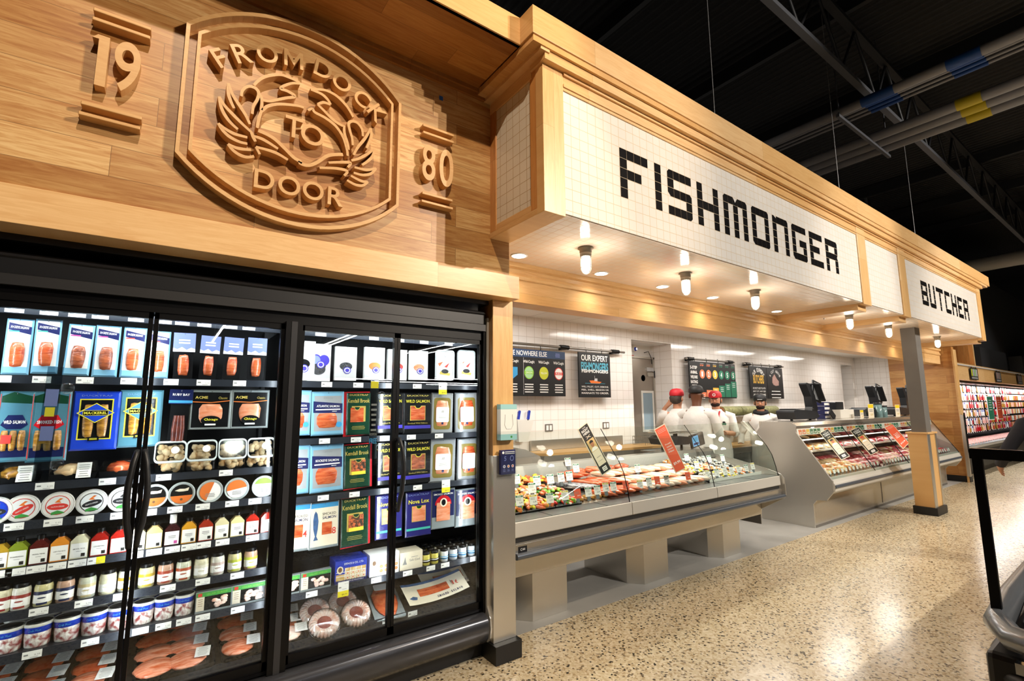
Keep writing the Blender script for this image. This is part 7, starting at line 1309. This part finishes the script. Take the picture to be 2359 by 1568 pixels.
for i, (c, l) in enumerate((('pork', 'pink'), ('beef', 'red'), ('film_white', 'white'), ('poultry', 'cream'), ('smoked_fish', 'brown'), ('film_red', 'bright red'))):
    t = thing('meat_pack', '%s hanging pack in the far wall case' % l, 'meat pack', (0, 0, 0), group='%s packs in the far wall case' % l); b = MB(); b.box(-.055, 0, 0, .055, .014, .15, c); b.q(-.045, .10, .045, .145, -.0005, 'film_white' if c != 'film_white' else 'film_blue'); b.build('pack_body', t); b = MB(); b.box(-.018, -.006, -.024, .018, -.004, 0, 'paper'); b.build('tag', t); packs.append(t)
used_p = [False]*6; n_ = 0
for r_i, z in enumerate((1.84, 1.64, 1.44, 1.24, 1.04, .86)):
    x = 13.78; 
    while x < 20.5:
        k = rnd.randrange(6) if x > 14.4 else rnd.choice([2, 0, 2]); p = (x, 3.27+rnd.uniform(-.01, .02), z+.028)
        if not used_p[k]: packs[k].location = p; used_p[k] = True
        else: dup(packs[k], p)
        x += .128 if x < 16 else .2; n_ += 1
b = MB()
for z in (1.84, 1.64, 1.44, 1.24, 1.04, .86):
    x = 20.6
    while x < 30.8: b.box(x, 3.27, z+.03, x+.12, 3.30, z+.17, rnd.choice(['pork', 'beef', 'film_white', 'poultry', 'smoked_fish'])); x += .14
o = b.build('packaged_goods'); tag(o, 'distant mass of packs at the far end of the wall case', 'meat packs'); o['kind'] = 'stuff'
for i in range(60): b_ = None
b = MB(); b.box(-.09, -.07, 0, .09, .07, .05, 'pork'); b.q(-.09, 0, .09, .05, -.071, 'film_white'); pr = b.build('meat_tray'); tag(pr, 'wrapped meat tray on the bright bottom deck of the far case', 'meat tray', 'wrapped trays on the far bottom deck'); pr.location = (13.85, 3.12, .655); pr.rotation_euler = (R(10), 0, 0)
b = MB(); b.box(13.68, 3.03, .645, 30.9, 3.74, .652, 'white'); b.build('deck_liner', bpy.data.objects['far_wall_case'])
for i in range(1, 62): o = pr.copy(); COL.objects.link(o); o.location = (13.85+(i//2)*.24, 3.12+.17*(i % 2), .655+.02*(i % 2))
for i, (x, w_, l) in enumerate(((14.95, .62, 'small black sign hanging on the far fascia, nearest the end wall'), (17.3, .55, 'small black sign hanging on the far fascia, second along'), (19.9, .6, 'small black sign hanging on the far fascia, third along'))):
    t = thing('hanging_sign', l, 'sign', (x, 2.845, 2.12)); b = MB(); b.box(-w_/2, 0, 0, w_/2, .012, .26, 'board_black'); b.build('panel', t); b = MB()
    for k in range(4): b.q(-w_*.42+k*w_*.22, .08, -w_*.42+k*w_*.22+w_*.15, .24, -.0006, ('lime', 'plate_grey', 'mint', 'plate_grey')[k] if i == 0 else ('meat_art', 'grey_ink')[k % 2])
    b.q(-w_*.42, .02, w_*.42, .06, -.0006, 'grey_ink'); b.build('panel_print', t)
    for s_ in (-.3, .3): b = MB(); b.tube([(s_*w_, .006, .25), (s_*w_, .005, .30)], .006, 'black_metal', 5); b.build('hanger', t)
for x, m, l in ((17.0, 'tint_green', 'green poster card hanging in the far wall case'), (17.95, 'card_red', 'orange red poster card hanging in the far wall case')):
    b = MB(); b.box(-.28, 0, 0, .28, .006, .60, 'paper'); b.q(-.26, .02, .26, .58, -.001, m); b.lines(0, .5, -.0016, .3, 5, .06, 'paper', .012); o = b.build('poster_card', None, (x, 3.02, 1.17)); tag(o, l, 'sign')
# metal bumper post by the end wall
b = MB(); b.box(13.36, 2.80, .12, 13.42, 2.85, 1.36, 'steel_v'); b.box(13.40, 2.79, .6, 13.47, 2.80, 1.40, 'black_metal'); tag(b.build('corner_guard'), 'thin steel and black guard post at the end of the plank wall', 'guard')
# pipes, truss, wires, column
mat('pipe_white', '#8f9096', .5); mat('pipe_blue', '#1d4f9a', .5); mat('pipe_yellow', '#c8b41e', .5); mat('truss_dark', '#26272a', .5); mat('truss_edge', '#6e7076', .4, .5); mat('wire_grey', '#b0b0b0', .4, .5)
def pipes(label, xs, rs, z, cols, y0, y1, grp=None):
    for i, (x, r_) in enumerate(zip(xs, rs)):
        t = thing('ceiling_pipe', label % ORD[i], 'pipe', (x, 0, z)); b = MB(); b.cyl((0, y0, 0), (0, y1, 0), r_, 'pipe_white', 12); b.build('pipe', t)
        for (a_, c_, m) in cols: b = MB(); b.cyl((0, a_, 0), (0, c_, 0), r_+.006, m, 12, cap=False); b.build('colour_band', t)
pipes('white painted ceiling pipe of the nearer group, %s from the store front', (7.15, 7.28, 7.38, 7.48), (.06, .018, .018, .018), 5.5, ((1.75, 2.1, 'pipe_blue'), (.95, 1.25, 'pipe_blue')), -6, 4.2)
pipes('white painted ceiling pipe of the farther group, %s from the store front', (8.25, 8.50, 8.76), (.07, .07, .07), 5.5, ((1.15, 1.40, 'pipe_yellow'),), -6, 4.4)
for x0, x1, y_, z, l in ((7.05, 8.95, 2.35, 5.42, 'slim strut carrying the pipes, the one with bolts above the fascia'), (7.05, 8.95, -.6, 5.42, 'slim strut carrying the pipes near the upper right corner')):
    t = thing('pipe_strut', l, 'strut', ((x0+x1)/2, y_, z)); b = MB(); b.box(-(x1-x0)/2, -.02, -.02, (x1-x0)/2, .02, .02, 'truss_edge'); b.build('channel', t)
    for s_ in (-.9, .9): b = MB(); b.cyl((s_, 0, 0), (s_, 0, 7.4-z), .008, 'truss_edge', 6); b.build('hanger_rod', t)
b = MB(); b.cyl((15.6, -7, 5.0), (16.6, 7, 5.0), .17, mat('duct', '#8e8c86', .5), 20); tag(b.build('round_duct'), 'thick pale round duct crossing low beyond the fascia end', 'duct')
def truss(label, y_, z, x0, x1, bright):
    t = thing('roof_truss', label, 'truss', (0, y_, z)); b = MB(); b.box(x0, -.04, -.03, x1, .04, .03, 'truss_edge' if bright else 'truss_dark'); b.build('bottom_chord', t); b = MB(); b.box(x0, -.05, .82, x1, .05, .88, 'truss_dark'); b.build('top_chord', t)
    b = MB(); x = x0; s_ = 0
    while x < x1-.6: b.cyl((x, 0, .0 if s_ % 2 == 0 else .84), (x+.6, 0, .84 if s_ % 2 == 0 else .0), .02, 'truss_dark', 6); x += .6; s_ += 1
    b.build('web_bars', t)
truss('long open web roof truss with pale lower edge crossing the dark ceiling', 2.23, 6.0, 1, 31, 1); truss('dark open web roof truss behind the long pale edged one', 5.2, 6.3, 1, 31, 0); truss('dark open web roof truss above the aisle', -1.5, 6.3, 6, 31, 0)
for i, x in enumerate((2.5, 5, 7.5, 10, 12.5, 15, 17.5, 20)): b = MB(); b.box(x-.04, -8.8, -.12, x+.04, 13.8, .12, 'truss_dark'); o = b.build('roof_joist', None, (0, 0, 7.22)); tag(o, 'dark roof joist running across the store ceiling', 'joist', 'dark roof joists')
for x, l in ((4.148, 'thin hanging wire above the first half of the sign'), (7.0, 'thin hanging wire above the R of the long sign'), (9.98, 'thin hanging wire above the blank tile panel')): b = MB(); b.cyl((0, 0, 0), (0, 0, 3.3), .004, 'wire_grey', 6); o = b.build('hanging_wire', None, (x, 2.4, 3.94)); tag(o, l, 'wire')
b = MB(); b.box(-.25, -.2, 0, .25, .2, 7.3, 'truss_dark'); b.cyl((-.24, -.24, 0), (-.24, -.24, 7.3), .04, 'truss_edge', 8); o = b.build('wall_column', None, (15.6, 4.9, .001)); struct(o, 'dark steel roof column behind the far case')
mat('duct_dark', '#333437', .6)
b = MB(); b.box(17.2, 3.2, 2.6, 26, 6.5, 5.2, 'duct_dark'); tag(b.build('duct_housing'), 'big dark grey housing above the far wall case', 'housing'); b = MB(); b.box(16.6, 3.0, 2.5, 19.5, 3.6, 3.0, 'truss_dark'); b.box(21, 2.9, 2.47, 30, 3.19, 3.0, 'duct_dark'); tag(b.build('duct_housing'), 'low dark grey box on top of the far wall case', 'housing')
# strip lamps of the store behind the camera, mirrored in the glass doors
mat('lamp_tube', '#ffffff', .3, emit=22)
for i, x in enumerate((.85, 3.30, 3.46, 5.98, 6.5, 9.4)):
    t = thing('linear_lamp', 'long linear lamp running across the store behind the viewer', 'lamp', (x, -6.3, 3.22), group='long linear lamps behind the viewer'); b = MB(); b.box(-.035, -2.2, 0, .035, 2.2, .05, 'white'); b.build('housing', t); b = MB(); b.box(-.02, -2.2, -.012, .02, 2.2, 0, 'lamp_tube'); b.build('tube', t)
    b = MB(); b.cyl((0, -1.5, .05), (0, -1.5, 4.1), .006, 'wire_grey', 6); b.cyl((0, 1.5, .05), (0, 1.5, 4.1), .006, 'wire_grey', 6); b.build('hanger', t)
for i, (x0, x1, z) in enumerate(((4.3, 6.2, 2.42), (6.5, 7.6, 2.46), (5.2, 9.2, 2.36), (7.2, 9.2, 2.51), (6.9, 8.9, 2.30))):
    t = thing('case_lamp', 'thin case lamp on the far side of the store behind the viewer', 'lamp', ((x0+x1)/2, -8.8, z), group='thin case lamps behind the viewer'); w_ = (x1-x0)/2; b = MB(); b.box(-w_, -.18, -.02, w_, -.01, .02, 'dark_grey'); b.build('housing', t); b = MB(); b.box(-w_, -.01, -.012, w_, 0, .012, 'lamp_tube'); b.build('tube', t)
# ---------------------------------------------------------------- island freezer in the right foreground
mat('rail_silver', '#8b8e92', .25, .6); mat('rail_seal', '#3a3d42', .4)
t = thing('island_case', 'black island refrigerated case with grey rounded rim and upright black frame, cropped at right', 'refrigerated case', (2.39, .50, 0))
def rimpath(o_, z): return [(3.6, .06-o_*0, z), (1.6, .09+o_*-1, z), (.6, .06-o_, z), (.10+o_*.5, .015-o_, z), (.0+o_, -.10, z), (-.01+o_, -1.4, z)]
b = MB(); b.tube([(3.8, .05, .80), (2.4, .055, .80), (1.2, .05, .80), (.5, .035, .80), (.16, .01, .80), (.03, -.05, .80), (0, -.16, .80), (0, -.7, .80), (0, -2.2, .80)], .042, 'rail_silver', 14); b.build('rim_rail', t)
b = MB(); b.tube([(3.8, -.03, .815), (1.2, -.035, .815), (.5, -.05, .815), (.2, -.07, .815), (.11, -.12, .815), (.09, -.2, .815), (.09, -2.2, .815)], .022, 'rail_seal', 8); b.tube([(3.8, -.085, .80), (.5, -.10, .80), (.24, -.12, .80), (.17, -.17, .80), (.15, -.25, .80), (.15, -2.2, .80)], .02, 'rail_silver', 8); b.build('inner_seal', t)
b = MB(); b.box(-.005, -2.2, .70, .03, -.05, .735, 'chrome'); b.tube([(3.8, .055, .66), (.3, .04, .66), (.06, .0, .66), (.0, -.08, .66), (0, -2.2, .66)], .03, 'black_plastic', 10); b.build('bumper_strip', t)
b = MB(); b.box(.02, -2.2, .10, 3.8, .03, .74, 'black_plastic'); b.box(.08, -2.2, .002, 3.8, -.03, .10, 'black_base'); b.build('body', t, bevel=.02)
b = MB(); b.box(.17, -2.2, .741, 3.8, -.11, .748, 'dark_grey'); b.build('inner_floor', t)
b = MB(); b.box(.19, .002, .80, .208, .032, 1.40, 'black_metal'); b.box(.188, -2.2, 1.385, .225, .038, 1.42, 'black_metal'); b.box(.190, -2.2, 1.42, .223, .036, 1.424, 'chrome'); b.box(.188, -2.2, .80, .215, -2.16, 1.42, 'black_metal'); b.build('upright_frame', t)
for i, (x, y_, c, l) in enumerate(((2.90, .20, 'rail_silver', 'grey packet lying inside the island case near its rim'), (3.15, .28, 'gold_ink', 'black and yellow packet inside the island case'), (2.85, -.05, 'film_black', 'dark packet inside the island case at the frame edge'))): 
    b = MB(); b.box(-.09, -.06, 0, .09, .06, .04, c); o = b.build('frozen_packet', None, (x, y_, .749), (0, 0, R(20*i)), bevel=.005); tag(o, l, 'packet')
# person at the right edge, mostly outside the frame
person('person in dark long sleeves at the right edge, only an elbow and hand in view', (7.31, .88), 125, 1.74, 'skin_fair', 'none', 'hair_grey', [((-.30, .05, 1.12), (-.24, -.16, 1.0), (-.2, -.22, .98)), ((.40, .02, 1.09), (.36, -.18, .95), (.33, -.24, .90))], beard=False, apron=False, seed=6, coat='dark_sleeve')
